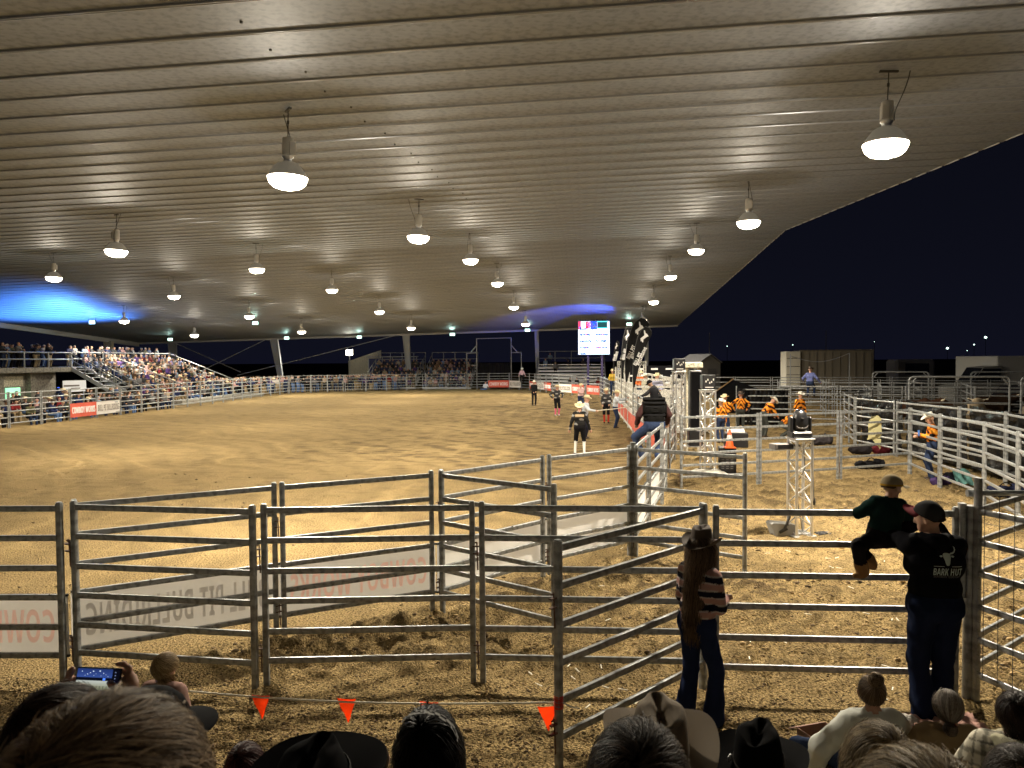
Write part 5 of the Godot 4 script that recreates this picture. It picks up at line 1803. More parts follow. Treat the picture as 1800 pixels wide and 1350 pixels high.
# ------------------------------------------------------------------ bucking chutes and flags
func build_chutes():
	var A := Vector2(2.02, 31.7)
	var B := Vector2(1.87, 46.2)
	for k in 5:
		var p := A.lerp(B, k / 5.0)
		var q := A.lerp(B, (k + 0.97) / 5.0)
		var L := (q - p).length()
		var t := thing("chute_gate", "white bucking chute gate with red pad, %s from the near end" % ordinal(k), "gate", V(p.x, p.y), atan2(q.y - p.y, q.x - p.x), "bucking chute gates")
		for x in [0.05, L - 0.05]:
			var m := MB.new()
			m.rail(Vector3(x, 0, 0), Vector3(x, 2.15, 0), 0.08, 0.08, 8, 0.4)
			obj("frame_post", m, M["white steel"], t)
		for y in [0.12, 0.95, 1.22, 1.50, 1.80, 2.10]:
			var m := MB.new()
			m.rail(Vector3(0.08, y, 0), Vector3(L - 0.08, y, 0), 0.05, 0.11 if y > 0.3 else 0.06, 8, 0.5)
			obj("rail", m, M["white steel"], t)
		var m := MB.new()
		m.cbox(Vector3(L / 2, 0.53, 0), Vector3(L - 0.2, 0.74, 0.05), 0.01)
		obj("kick_panel", m, M["white steel"], t)
		m = MB.new()
		m.cbox(Vector3(L / 2, 0.53, -0.03), Vector3(L - 0.7, 0.56, 0.03), 0.008)
		obj("pad", m, M["banner red"], t)
	var t := thing("bucking_chutes", "white boarded frame and catwalk of the bucking chutes", "chute")
	for k in 6:
		var p := A.lerp(B, k / 5.0)
		var m := MB.new()
		m.box(V(p.x + 1.0, p.y, 0.95), Vector3(1.9, 1.6, 0.08))
		obj("divider", m, M["white steel"], t)
		m = MB.new()
		m.rail(V(p.x + 0.02, p.y - 0.04, 0), V(p.x + 0.02, p.y - 0.04, 2.45 + 0.25 * (k % 2)), 0.10, 0.10, 8, 0.4)
		obj("post", m, M["white steel"], t)
		m = MB.new()
		m.rail(V(p.x + 1.95, p.y, 0), V(p.x + 1.95, p.y, 2.3), 0.10, 0.10, 8, 0.4)
		obj("post", m, M["white steel"], t)
	for y in [0.35, 0.65, 0.95, 1.25, 1.55, 1.95, 2.25]:
		var m := MB.new()
		m.bar(V(A.x + 1.98, A.y, y), V(B.x + 1.98, B.y, y), 0.05, 0.26 if y < 1.6 else 0.12)
		obj("board", m, M["white steel"], t)
	var m := MB.new()
	m.box(V(4.6, 38.5, 0.78), Vector3(1.3, 0.08, 14.8))
	obj("catwalk", m, M["grey steel"], t)
	for y in [0.25, 0.62, 0.99, 1.36, 1.73]:
		m = MB.new()
		m.box(V(3.3, 31.55, y - 0.02), Vector3(2.5, 0.33, 0.05))
		obj("end_board", m, M["white steel"], t)
	for y in [2.0, 2.3]:
		m = MB.new()
		m.box(V(3.3, 31.55, y), Vector3(2.5, 0.09, 0.06))
		obj("end_rail", m, M["white steel"], t)
	# dark sponsor screen behind
	t = thing("sponsor_wall", "black backdrop with rows of small white marks behind the chutes", "backdrop", V(4.4, 46.8))
	m = MB.new()
	m.box(Vector3(0, 1.9, 0), Vector3(4.6, 1.7, 0.06))
	obj("board", m, M["black matt"], t)
	m = MB.new()
	for r in 4:
		for c in 5: m.box(Vector3(-1.9 + 0.9 * c + 0.3 * (r % 2), 2.55 - 0.42 * r, 0.04), Vector3(0.42, 0.11, 0.02))
	obj("print", m, M["letter white"], t)
	# small white truss towers on the chutes
	for q in [[2.1, 43.8, 1.1, "left"], [2.75, 36.5, 1.0, "right"]]:
		truss(V(q[0], q[1], 2.3), 0.3, 0.75, "short white truss piece on top of the chutes, the %s one" % q[3], 2, M["white steel"])
	# feather flags
	for q in [[1.60, 42.0, 2.45, 1.75, 0.35, -1.0, "smallest black feather flag, nearest the video screen", 0.9], [1.75, 36.0, 2.2, 2.55, 0.30, 0.9, "black feather flag seen nearly edge-on behind the tallest one", 0.8], [1.84, 33.8, 2.1, 2.95, 1.0, 0.0, "tallest black feather flag with white bull and lettering", 1.0], [2.02, 31.4, 1.95, 2.6, 0.85, 0.05, "black feather flag nearest the roof column, with white bull", 0.85]]:
		feather(q)


func feather(q):
	var t := thing("feather_flag", q[6], "flag", V(q[0], q[1], q[2]), q[5], "black feather flags on the chutes")
	var k: float = q[3] / 2.6
	var wd: float = q[7]
	var edge := [Vector2(0, 0), Vector2(-0.03, 0.5), Vector2(-0.02, 1.0), Vector2(0.06, 1.6), Vector2(0.20, 2.1), Vector2(0.38, 2.42), Vector2(0.60, 2.58), Vector2(0.78, 2.52), Vector2(0.90, 2.36)]
	var inner := [Vector2(0.05, 0.05), Vector2(0.14, 0.4), Vector2(0.25, 0.8), Vector2(0.40, 1.2), Vector2(0.54, 1.55), Vector2(0.70, 1.9), Vector2(0.82, 2.1), Vector2(0.90, 2.22), Vector2(0.93, 2.33)]
	var pole := MB.new()
	var pp := [Vector3(0, -0.9, 0)]
	for e in edge: pp.append(Vector3(e.x * wd, e.y, 0) * k)
	pole.path(pp, 0.014, 6)
	obj("pole", pole, M["wire"], t)
	var s := MB.new()
	s.grid(9, 9, func(a, b):
		var e: Vector2 = edge[a].lerp(inner[a], b / 8.0)
		return Vector3(e.x * wd, e.y, 0.05 * sin(b * 0.9 + a * 0.7) * (b / 8.0)) * k)
	obj("sail", s, cloth("flag black", 0.018, 0.018, 0.019), t)
	var lean := Basis(Vector3(0, 0, 1), deg_to_rad(64))
	print_text("lettering", "BULL PIT", 0.15 * k, 0.13, M["letter white"], t, Transform3D(lean, Vector3(0.20 * wd, 1.22, 0) * k), 0.56 * k)
	print_text("lettering", "BULLRIDING", 0.13 * k, 0.13, M["letter white"], t, Transform3D(lean, Vector3(0.40 * wd, 1.34, 0) * k), 0.80 * k)
	var bull := PackedVector2Array([Vector2(-0.30, -0.12), Vector2(-0.24, 0.02), Vector2(-0.05, 0.06), Vector2(0.08, 0.10), Vector2(0.12, 0.24), Vector2(0.17, 0.34), Vector2(0.21, 0.30), Vector2(0.19, 0.18), Vector2(0.27, 0.10), Vector2(0.30, -0.02), Vector2(0.20, -0.02), Vector2(0.05, -0.05), Vector2(-0.10, -0.08), Vector2(-0.16, -0.2), Vector2(-0.22, -0.2), Vector2(-0.24, -0.1)])
	var bm := MB.new()
	bm.plate(bull, 0.13, Transform3D(Basis(Vector3(0, 0, 1), 0.35) * Basis.from_scale(Vector3(0.62, 0.85, 1.0) * k), Vector3(0.52 * wd, 2.12, 0.0) * k))
	obj("bull_print", bm, M["letter white"], t)


func truss(at: Vector3, w: float, h: float, label: String, n: int, m, name_ := "truss_tower") -> Node3D:
	var t := thing(name_, label, "truss", at, 0.25)
	var c := w / 2.0
	var cs := [Vector3(-c, 0, c), Vector3(c, 0, c), Vector3(c, 0, -c), Vector3(-c, 0, -c)]
	for p in cs:
		var b := MB.new()
		b.tube(p, p + Vector3(0, h, 0), 0.026, 0.026, 12)
		obj("chord", b, m, t)
	for f in 4:
		for k in n:
			var a: Vector3 = cs[f] + Vector3(0, h * k / n, 0)
			var b2: Vector3 = cs[(f + 1) % 4] + Vector3(0, h * (k + 1) / n, 0)
			if (k + f) % 2:
				a = cs[(f + 1) % 4] + Vector3(0, h * k / n, 0)
				b2 = cs[f] + Vector3(0, h * (k + 1) / n, 0)
			var b := MB.new()
			b.tube(a, b2, 0.011, 0.011, 8)
			obj("brace", b, m, t)
	for y in [0.05, h - 0.03]:
		for f in 4:
			var b := MB.new()
			b.tube(cs[f] + Vector3(0, y, 0), cs[(f + 1) % 4] + Vector3(0, y, 0), 0.012, 0.012, 8)
			obj("cross_bar", b, m, t)
	var pl := MB.new()
	pl.cbox(Vector3(0, h + 0.012, 0), Vector3(w + 0.08, 0.02, w + 0.08), 0.004)
	obj("top_plate", pl, m, t)
	return t


func moving_head(at: Vector3, turn: float, label: String, glow = null):
	var t := thing("moving_head_light", label, "stage light", at, turn, "moving head stage lights")
	var m := MB.new()
	m.cbox(Vector3(0, 0.06, 0), Vector3(0.36, 0.12, 0.30), 0.025)
	obj("base", m, M["black plastic"], t)
	for s in [-1.0, 1.0]:
		m = MB.new()
		m.cbox(Vector3(s * 0.165, 0.24, 0), Vector3(0.05, 0.28, 0.16), 0.02)
		obj("yoke_arm", m, M["black plastic"], t)
	m = MB.new()
	m.lathe([Vector2(0.0, 0.12), Vector2(0.09, 0.125), Vector2(0.125, 0.16), Vector2(0.135, 0.26), Vector2(0.130, 0.36), Vector2(0.11, 0.44), Vector2(0.07, 0.49), Vector2(0, 0.505)], 24)
	obj("head", m, M["black plastic"], t)
	m = MB.new()
	m.path([Vector3(-0.10, 0.22, 0.115), Vector3(-0.06, 0.185, 0.135), Vector3(0.06, 0.185, 0.135), Vector3(0.10, 0.22, 0.115)], 0.006, 6)
	m.box(Vector3(0, 0.36, 0.135), Vector3(0.05, 0.006, 0.01))
	obj("trim", m, M["letter grey"], t)
	m = MB.new()
	m.lathe([Vector2(0, 0.512), Vector2(0.06, 0.506), Vector2(0.075, 0.485)], 20)
	obj("lens", m, M["blue glow"] if glow else M["glass dark"], t)
	return t


func spot(t, energy: float, color: Color, target: Vector3, angle: float):
	var s := SpotLight3D.new()
	s.name = "beam"
	t.add_child(s)
	s.position = Vector3(0, 0.56, 0)
	var d: Vector3 = target - (t.position + Vector3(0, 0.56, 0))
	s.transform.basis = Basis.looking_at(Basis(Vector3.UP, -t.rotation.y) * d, Vector3(1, 0, 0))
	s.light_energy = energy
	s.light_color = color
	s.spot_angle = angle
	s.spot_angle_attenuation = 0.6
	s.spot_range = 80
	s.spot_attenuation = 2.0
	s.light_size = 0.05
	s.shadow_enabled = true


func build_gear():
	# light truss in the middle lane
	var t := truss(V(3.81, 13.6), 0.29, 1.72, "silver light truss standing alone in the middle lane", 9, M["aluminium"])
	var m := MB.new()
	m.cbox(Vector3(0, 0.012, 0), Vector3(0.42, 0.02, 0.42), 0.005)
	obj("base_plate", m, M["aluminium"], t)
	moving_head(V(3.80, 13.6, 1.745), 0.1, "black moving head light on top of the lone silver truss")
	t = thing("dimmer_box", "grey box clamped to the left of the lone truss's top", "box", V(3.47, 13.55, 1.60), 0.3)
	m = MB.new()
	m.cbox(Vector3(0, 0, 0), Vector3(0.36, 0.10, 0.22), 0.012)
	m.bar(Vector3(0.15, 0, 0), Vector3(0.36, 0.0, 0.02), 0.04, 0.04)
	obj("case", m, M["letter grey"], t)
	m = MB.new()
	m.box(Vector3(0.02, 0, 0.112), Vector3(0.30, 0.07, 0.006))
	obj("front_panel", m, M["black plastic"], t)
	t = thing("cable", "black cable hanging down the right side of the lone truss with a plug", "cable", V(4.0, 13.5))
	m = MB.new()
	m.path([Vector3(-0.06, 1.62, 0), Vector3(-0.01, 1.5, 0.0), Vector3(0.012, 1.0, 0.0), Vector3(0.02, 0.68, 0)], 0.008, 6)
	obj("cord", m, M["black plastic"], t)
	m = MB.new()
	m.lathe([Vector2(0, 0.56), Vector2(0.03, 0.57), Vector2(0.035, 0.62), Vector2(0.02, 0.69), Vector2(0, 0.70)], 12, Transform3D(Basis(), Vector3(0.02, 0, 0)))
	obj("plug", m, M["black plastic"], t)
	t = thing("cable", "black cable looping inside the lone silver truss", "cable", V(3.81, 13.6))
	m = MB.new()
	m.path([Vector3(0.05, 1.55, 0.05), Vector3(0.08, 1.2, 0.02), Vector3(-0.02, 1.02, 0.06), Vector3(-0.10, 1.0, 0.05), Vector3(-0.04, 0.6, 0.0), Vector3(0.03, 0.1, 0.05)], 0.008, 6)
	obj("cord", m, M["black plastic"], t)
	t = thing("ground_flood", "grey slanted floodlight on the sand beside the lone truss's foot", "floodlight", V(3.50, 13.62), 0.15)
	m = MB.new()
	m.plate(PackedVector2Array([Vector2(-0.24, 0.21), Vector2(-0.20, 0.24), Vector2(0.20, 0.20), Vector2(0.20, 0.0), Vector2(-0.16, -0.01)]), 0.26)
	obj("housing", m, cloth("flood grey", 0.30, 0.30, 0.29), t)
	m = MB.new()
	m.bar(Vector3(-0.02, 0.10, 0.15), Vector3(0.10, 0.36, 0.12), 0.03, 0.03)
	m.bar(Vector3(0.05, 0.20, 0.15), Vector3(0.12, 0.38, 0.0), 0.025, 0.025)
	m.bar(Vector3(-0.1, 0.07, 0.14), Vector3(0.04, 0.14, 0.14), 0.05, 0.04)
	obj("bracket", m, M["black plastic"], t)
	t = thing("cable_coil", "tangled black cables on the sand right of the lone truss", "cable", V(4.22, 13.55))
	m = MB.new()
	var pts := []
	for k in 90: pts.append(Vector3(0.13 * sin(k * 0.9) * (0.6 + 0.4 * sin(k * 0.37)) + 0.05 * sin(k * 0.23), 0.02 + 0.05 * absf(sin(k * 1.7)), 0.11 * cos(k * 0.9) * (0.6 + 0.4 * cos(k * 0.41))))
	m.path(pts, 0.009, 5)
	obj("cords", m, M["black plastic"], t)
	# speaker towers by the chutes
	t = truss(V(3.33, 20.6), 0.30, 2.30, "taller silver truss tower right of the tall black loudspeaker", 11, M["aluminium"])
	t = thing("base_cover", "crumpled white cover round the foot of the speaker truss tower", "cover", V(3.28, 20.5))
	m = MB.new()
	var fn := FastNoiseLite.new(); fn.seed = 3; fn.frequency = 3.0
	m.grid(8, 33, func(a, b):
		var w = TAU * b / 32.0
		var r = lerpf(0.22, 0.50, a / 7.0) + 0.05 * fn.get_noise_2d(b % 32 * 0.4, a * 0.3)
		return Vector3(cos(w) * r * 1.2, 0.16 * (1 - a / 7.0) + 0.02 + 0.03 * fn.get_noise_2d(a * 0.9, b % 32 * 0.7), sin(w) * r * 0.7))
	obj("cloth", m, cloth("cover white", 0.55, 0.54, 0.48), t)
	t = truss(V(3.05, 24.6), 0.30, 2.75, "silver truss tower left of the tall black loudspeaker", 12, M["aluminium"])
	for q in [[3.33, 20.6, 2.35, "black monitor box on the taller truss tower, right of the tall loudspeaker"], [3.05, 24.6, 2.80, "black monitor box on the truss tower left of the tall loudspeaker"]]:
		t = thing("monitor_speaker", q[3], "speaker", V(q[0], q[1], q[2]), 0.1, "black monitor boxes on truss towers")
		m = MB.new()
		m.cbox(Vector3(0, 0.19, 0), Vector3(0.36, 0.38, 0.30), 0.02)
		obj("cabinet", m, M["black plastic"], t)
		m = MB.new()
		for k in 5: m.box(Vector3(-0.09 + 0.05 * k, 0.20 + 0.05 * sin(k * 2.0), 0.152), Vector3(0.03, 0.05, 0.006))
		m.box(Vector3(0, 0.04, 0.152), Vector3(0.22, 0.025, 0.006))
		obj("controls", m, M["letter pale"], t)
	t = thing("column_speaker", "tall black loudspeaker tower between the two truss towers", "speaker", V(3.42, 23.6), 0.05)
	m = MB.new()
	m.cbox(Vector3(0, 0.70, 0), Vector3(0.42, 0.50, 0.40), 0.02)
	obj("stand_case", m, M["black plastic"], t)
	m = MB.new()
	m.cbox(Vector3(0, 1.87, 0), Vector3(0.36, 1.86, 0.34), 0.02)
	obj("cabinet", m, M["black plastic"], t)
	m = MB.new()
	m.cbox(Vector3(0, 1.87, 0.172), Vector3(0.30, 1.76, 0.012), 0.004)
	obj("grille", m, M["black matt"], t)
	m = MB.new()
	m.plate(PackedVector2Array([Vector2(-0.05, -0.02), Vector2(-0.02, 0.05), Vector2(0.05, 0.06), Vector2(0.08, 0.03), Vector2(0.02, 0.02), Vector2(0.0, -0.05)]), 0.01, Transform3D(Basis(), Vector3(0.02, 1.35, 0.184)))
	obj("emblem", m, M["letter white"], t)
	m = MB.new()
	m.box(Vector3(0, 0.44, 0), Vector3(0.9, 0.03, 0.5))
	for x in [-0.4, 0.4]: m.tube(Vector3(x, 0, 0.2), Vector3(x, 0.44, 0.2), 0.02)
	for x in [-0.4, 0.4]: m.tube(Vector3(x, 0, -0.2), Vector3(x, 0.44, -0.2), 0.02)
	obj("stand", m, M["aluminium"], t)
	t = thing("storage_trunk", "cream trunk lying on top behind the tall black loudspeaker", "box", V(3.62, 25.5, 0.0))
	m = MB.new()
	m.cbox(Vector3(0, 2.95, 0), Vector3(0.62, 0.20, 0.4), 0.03)
	m.tube(Vector3(0.2, 0, 0), Vector3(0.2, 2.9, 0), 0.05)
	m.tube(Vector3(-0.2, 0, 0), Vector3(-0.2, 2.9, 0), 0.05)
	obj("case", m, M["cream paint"], t)
	t = thing("flight_case", "black flight case on the sand at the speaker tower's right", "case", V(4.02, 20.9), -0.1)
	m = MB.new()
	m.cbox(Vector3(-0.12, 0.36, 0), Vector3(0.46, 0.72, 0.50), 0.02)
	obj("body", m, M["black plastic"], t)
	for k in 3:
		m = MB.new()
		for j in 6: m.box(Vector3(-0.25 + 0.12 * k, 0.16 + 0.06 * j, 0.253), Vector3(0.07, 0.022, 0.006))
		obj("vents", m, M["letter grey"], t)
	m = MB.new()
	m.cbox(Vector3(0.12, 0.92, -0.1), Vector3(0.62, 0.40, 0.5), 0.02)
	obj("upper_case", m, M["black plastic"], t)
	m = MB.new()
	m.cbox(Vector3(0, 0, 0), Vector3(0.46, 0.02, 0.34), 0.006)
	obj("lid", m, M["reflective"], t, Transform3D(Basis(Vector3(1, 0, 0), 0.22), Vector3(0.12, 1.17, -0.08)))
	t = thing("traffic_cone", "orange traffic cone standing on the black flight case", "cone", V(3.93, 20.7, 0.72))
	m = MB.new()
	m.cbox(Vector3(0, 0.02, 0), Vector3(0.30, 0.035, 0.30), 0.01)
	obj("base", m, M["cone orange"], t)
	m = MB.new()
	m.lathe([Vector2(0.115, 0.03), Vector2(0.030, 0.50), Vector2(0.022, 0.505), Vector2(0, 0.50)], 24)
	obj("body", m, M["cone orange"], t)
	m = MB.new()
	m.lathe([Vector2(0.0835, 0.22), Vector2(0.0585, 0.36)], 24)
	obj("reflective_band", m, M["reflective"], t)
	# stage lights that throw blue on the roof
	var h1 = moving_head(V(2.7, 60.0, 1.9), 0.3, "moving head light on a stand beyond the chutes, beam aimed at the roof", true)
	var hp := MB.new()
	hp.tube(Vector3(0, -1.9, 0), Vector3.ZERO, 0.05)
	obj("stand", hp, M["grey steel"], h1)
	spot(h1, LAMP * 3.0, Color(0.20, 0.36, 1.0), V(-1.6, 70.0, 7.6), 24.0)
	var h2 = moving_head(V(-45.0, 59.5, 0.6), 0.3, "moving head light behind the grandstand's back rail, washing the roof blue", true)
	var mp := MB.new()
	mp.tube(Vector3(0, -0.6, 0), Vector3.ZERO, 0.06)
	obj("stand", mp, M["grey steel"], h2)
	spot(h2, LAMP * 6.0, Color(0.32, 0.58, 1.0), V(-45.5, 58.0, 7.3), 62.0)
	# bags and clothes
	for q in [["duffel_bag", "long black bag lying alone on the sand in the pen", 8.06, 21.9, 0.3, 0.95, 0.24, "bag black", 0.014, 0.014, 0.016], ["duffel_bag", "dark bag against the fence under the yellow vest", 9.0, 25.3, -0.4, 0.7, 0.26, "bag dark", 0.02, 0.018, 0.02], ["duffel_bag", "maroon bag right of the dark bag under the yellow vest", 9.7, 25.4, 0.2, 0.62, 0.28, "bag maroon", 0.09, 0.015, 0.02], ["duffel_bag", "patterned black and white bag in the pen behind the lone truss", 8.5, 27.8, 0.1, 0.9, 0.34, "bag pattern", 0.05, 0.045, 0.05], ["duffel_bag", "purple bag at the feet of the bull rider with the phone", 8.75, 19.2, 0.3, 0.55, 0.20, "bag purple", 0.045, 0.028, 0.085], ["duffel_bag", "black bag beyond the bright fence, left of the teal towel", 9.3, 19.6, 0.2, 0.7, 0.28, "bag ink", 0.012, 0.013, 0.018], ["duffel_bag", "dark blue bag beyond the bright fence, nearest the right edge", 9.4, 17.6, -0.2, 0.75, 0.26, "bag navy", 0.018, 0.022, 0.05]]:
		t = thing(q[0], q[1], "bag", V(q[2], q[3]), q[4], "riders' bags on the sand")
		var L: float = q[5]
		var r: float = q[6] / 2
		var fd := field([[Vector3(-L / 2 + r, r, 0), Vector3(0, r * 0.95, 0.03), r, r * 0.9, 0], [Vector3(0, r * 0.95, 0.03), Vector3(L / 2 - r, r * 1.05, 0), r * 0.9, r * 1.05, 0], [Vector3(L * 0.2, r * 2.0, 0), Vector3(L * 0.3, r * 1.9, 0.02), r * 0.5, r * 0.4, 0]], 0.03, 0.03, 0.035, 7.0)
		obj("body", surfaces(fd).mesh, cloth(q[7], q[8], q[9], q[10]), t)
		m = MB.new()
		pts = []
		for k in 9: pts.append(Vector3(-0.16 + 0.04 * k, r * 1.7 + 0.12 * sin(PI * k / 8.0), 0.05))
		m.path(pts, 0.012, 5)
		obj("handle", m, M["black matt"], t)
	t = thing("towel", "teal towel over the bag behind the bright fence", "towel", V(9.05, 18.9, 0.10))
	m = MB.new()
	m.grid(9, 9, func(a, b): return Vector3(-0.2 + 0.05 * b, 0.34 - 0.040 * a + 0.03 * sin(b * 1.4 + a), 0.04 * a + 0.02 * sin(b * 2.1)))
	obj("cloth", m, cloth("teal", 0.08, 0.18, 0.17), t)
	t = thing("vest", "pale yellow riders' vest hung on the pen fence", "vest", V(7.75, 20.75, 1.02), -0.4)
	t.scale = Vector3.ONE * 0.78
	m = MB.new()
	m.plate(PackedVector2Array([Vector2(-0.20, 0.0), Vector2(-0.24, -0.1), Vector2(0.16, -0.02), Vector2(0.22, 0.1), Vector2(0.20, 0.66), Vector2(0.1, 0.75), Vector2(-0.1, 0.72), Vector2(-0.20, 0.5)]), 0.05)
	m.plate(PackedVector2Array([Vector2(-0.1, -0.05), Vector2(0.18, -0.40), Vector2(0.20, -0.05)]), 0.03)
	obj("cloth", m, cloth("vest yellow", 0.50, 0.46, 0.25), t)
	# lean-to of plastic sheet behind the riders
	t = thing("tarp_ridge", "low dark tarpaulin ridge behind the bull riders", "tarpaulin", V(8.35, 42.0), 0.3)
	t.scale = Vector3(0.62, 0.78, 0.8)
	m = MB.new()
	m.poly([Vector3(-2.2, 1.6, 0), Vector3(2.4, 1.8, 0), Vector3(0, 2.55, -0.5)], Vector3(0, 0.3, 1).normalized())
	m.quad(Vector3(-2.2, 0.2, 0), Vector3(2.4, 0.2, 0), Vector3(2.4, 1.8, 0), Vector3(-2.2, 1.6, 0), Vector3(0, 0, 1))
	obj("sheet", m, M["plastic sheet"], t)
	m = MB.new()
	m.tube(Vector3(-2.2, 1.65, 0.02), Vector3(0, 2.6, -0.48), 0.05)
	obj("ridge_pole", m, cloth("timber", 0.22, 0.14, 0.07), t)


# ------------------------------------------------------------------ people in the arena and lanes
func tiger(p: Vector3, r: int) -> Color:
	if r != 1: return Color.WHITE
	var s := sin(p.y * 34.0 + sin(p.x * 17.0 + p.z * 11.0) * 1.7 + absf(p.x) * 30.0) + 0.5 * sin(p.x * 26.0 - p.y * 15.0)
	return Color(0.015, 0.013, 0.012) if s > 0.42 else Color(0.80, 0.22, 0.02).lerp(Color(0.80, 0.42, 0.06), clampf(-s * 0.6, 0.0, 1.0))


func build_people():
	var white := cloth("paint", 1, 1, 1)
	white.vertex_color_use_as_albedo = true
	var jeans := cloth("jeans", 0.030, 0.045, 0.095)
	var black := cloth("black", 0.012, 0.012, 0.014)
	var hip := {"hl": Vector3(0.27, 1.0, 0.04), "hr": Vector3(-0.27, 1.0, 0.04), "el": Vector3(1, 0, -0.5), "er": Vector3(-1, 0, -0.5)}
	var J := person({"top": cloth("shirt black", 0.015, 0.015, 0.017), "pants": black, "hl": Vector3(0.10, 0.98, 0.22), "hr": Vector3(-0.08, 0.95, 0.24)}, "cowboy in black shirt and black trousers standing alone at the arena's far end", V(-3.52, 51.3), 0.2, "")
	hat_on(J, J.root, M["hat white"])
	var jersey := func(p: Vector3, r: int) -> Color:
		if r != 1: return Color.WHITE
		var s := sin(p.x * 16.0 + p.y * 22.0) + sin(p.y * 31.0 - p.x * 9.0)
		return Color(0.36, 0.35, 0.34) if s > 1.1 else Color(0.045, 0.045, 0.048)
	J = person(hip.merged({"top": white, "paint": jersey, "pants": black, "shorts": true, "sock": cloth("pink sock", 0.75, 0.14, 0.28), "shoe": cloth("shoe pale", 0.5, 0.5, 0.48), "look": Vector3(0.8, 0, 0.6)}), "bullfighter in grey patterned jersey, black shorts and pink socks", V(-1.58, 41.9), 0.35)
	hat_on(J, J.root, M["hat straw"])
	J = person({"top": cloth("shirt pinkish", 0.58, 0.40, 0.40), "pants": jeans, "hl": Vector3(-0.12, 1.22, 0.20), "hr": Vector3(0.12, 1.18, 0.24)}, "person in pink and white shirt with arms crossed before the far red banners", V(-0.25, 44.4), 0.1)
	hat_on(J, J.root, M["hat straw"])
	J = person({"top": cloth("shirt ice", 0.55, 0.60, 0.66), "pants": cloth("pants dark", 0.02, 0.02, 0.03), "hl": Vector3(0.32, 1.10, 0.32), "hr": Vector3(-0.14, 1.14, 0.50), "up": Vector3(0, 1, 0.12), "look": Vector3(0.2, 0, 1)}, "cowboy in pale blue shirt holding a taut rope, behind the bullfighter", V(-0.02, 29.7), 1.25)
	hat_on(J, J.root, M["hat straw"])
	var t := thing("lasso_rope", "taut rope from the pale blue cowboy's hand to the chute gate", "rope")
	var m := MB.new()
	m.path([V(0.05, 29.6, 1.12), V(0.45, 29.55, 1.14), V(1.2, 30.4, 1.15), V(2.0, 31.6, 1.18)], 0.018, 5)
	obj("rope", m, M["rope"], t)
	var back := func(p: Vector3, r: int) -> Color:
		if r != 1: return Color.WHITE
		if p.y > 1.28 and p.y < 1.36 and absf(p.x) < 0.15 and p.z < 0.0: return Color(0.45, 0.33, 0.2)
		var s := sin(p.x * 13.0 + p.y * 17.0 + 1.0) + sin(p.y * 27.0 - p.x * 11.0)
		return Color(0.30, 0.30, 0.30) if s > 1.25 else Color(0.025, 0.025, 0.027)
	J = person({"top": white, "paint": back, "pants": black, "shorts": true, "sock": cloth("sock white", 0.7, 0.7, 0.68), "fat": 0.01, "cell": 0.02, "fingers": true, "hl": Vector3(0.33, 0.86, 0.02), "hr": Vector3(-0.34, 0.84, 0.06), "shoe": black, "fl": Vector3(0.16, 0.085, 0.02), "fr": Vector3(-0.15, 0.085, -0.03)}, "bullfighter with his back to the camera in black jersey, shorts and white socks", V(-0.18, 24.6), PI - 0.08)
	hat_on(J, J.root, M["hat straw"], 0.2, 0.115, 0.05, -0.25)
	J = person({"top": white, "paint": jersey, "pants": black, "shorts": true, "sock": cloth("red sock", 0.55, 0.06, 0.04), "shoe": black, "hl": Vector3(0.16, 0.95, 0.16), "hr": Vector3(-0.18, 0.93, 0.14)}, "bullfighter in dark jersey and red socks standing by the chutes", V(1.05, 37.0), -0.1)
	hat_on(J, J.root, M["hat straw"])
	J = person({"top": cloth("shirt ice", 0.55, 0.60, 0.66), "pants": jeans, "hl": Vector3(0.14, 1.38, 0.52), "hr": Vector3(-0.08, 1.22, 0.48), "up": Vector3(0, 1, 0.1)}, "cowboy in pale shirt and jeans reaching up to a chute gate", V(1.38, 34.3), 1.35)
	hat_on(J, J.root, M["hat straw"])
	# man on the fence in a padded vest
	var vest := func(p: Vector3, r: int) -> Color:
		if r != 1: return Color.WHITE
		if absf(p.x) > 0.265: return Color(0.055, 0.030, 0.028)
		return Color(0.010, 0.010, 0.011)
	var s := {"h": 1.80, "top": white, "paint": vest, "pants": jeans, "cell": 0.018, "fat": 0.022, "loose": 0.03, "blend": 0.02, "fingers": true, "pel": Vector3(0, 0.78, -0.05), "up": Vector3(0, 1, 0.05), "fl": Vector3(0.24, 0.10, 0.16), "fr": Vector3(-0.10, 0.09, 0.10), "kl": Vector3(1.0, 0, 0.5), "kr": Vector3(-0.2, 0, 1), "hl": Vector3(0.34, 0.80, 0.20), "hr": Vector3(-0.33, 0.80, 0.20), "el": Vector3(0.7, -0.2, -0.8), "er": Vector3(-0.7, -0.2, -0.8), "shoe": M["hat brown"], "amp": 0.008}
	J = person(s, "man in black padded vest and cap standing on the fence rails by the chutes", V(1.50, 16.4, 0.95), PI + 0.1)
	var q = MB.new()
	for k in 6:
		var y: float = 0.90 + 0.088 * k
		q.lathe([Vector2(0.985, -0.04), Vector2(1.015, -0.02), Vector2(1.02, 0.0), Vector2(1.015, 0.02), Vector2(0.985, 0.04)], 36, Transform3D(Basis.from_scale(Vector3(0.232 + 0.012 * k * (0.6 if k < 5 else 0.2), 1, 0.172 + 0.004 * k)), Vector3(0, y, -0.03 + 0.006 * k)))
	obj("quilted_vest", q, cloth("vest black", 0.011, 0.011, 0.012), J.root)
	cap_on(J, J.root, black, black)
	simple_hair(J, J.root, "hair", "bob", black)
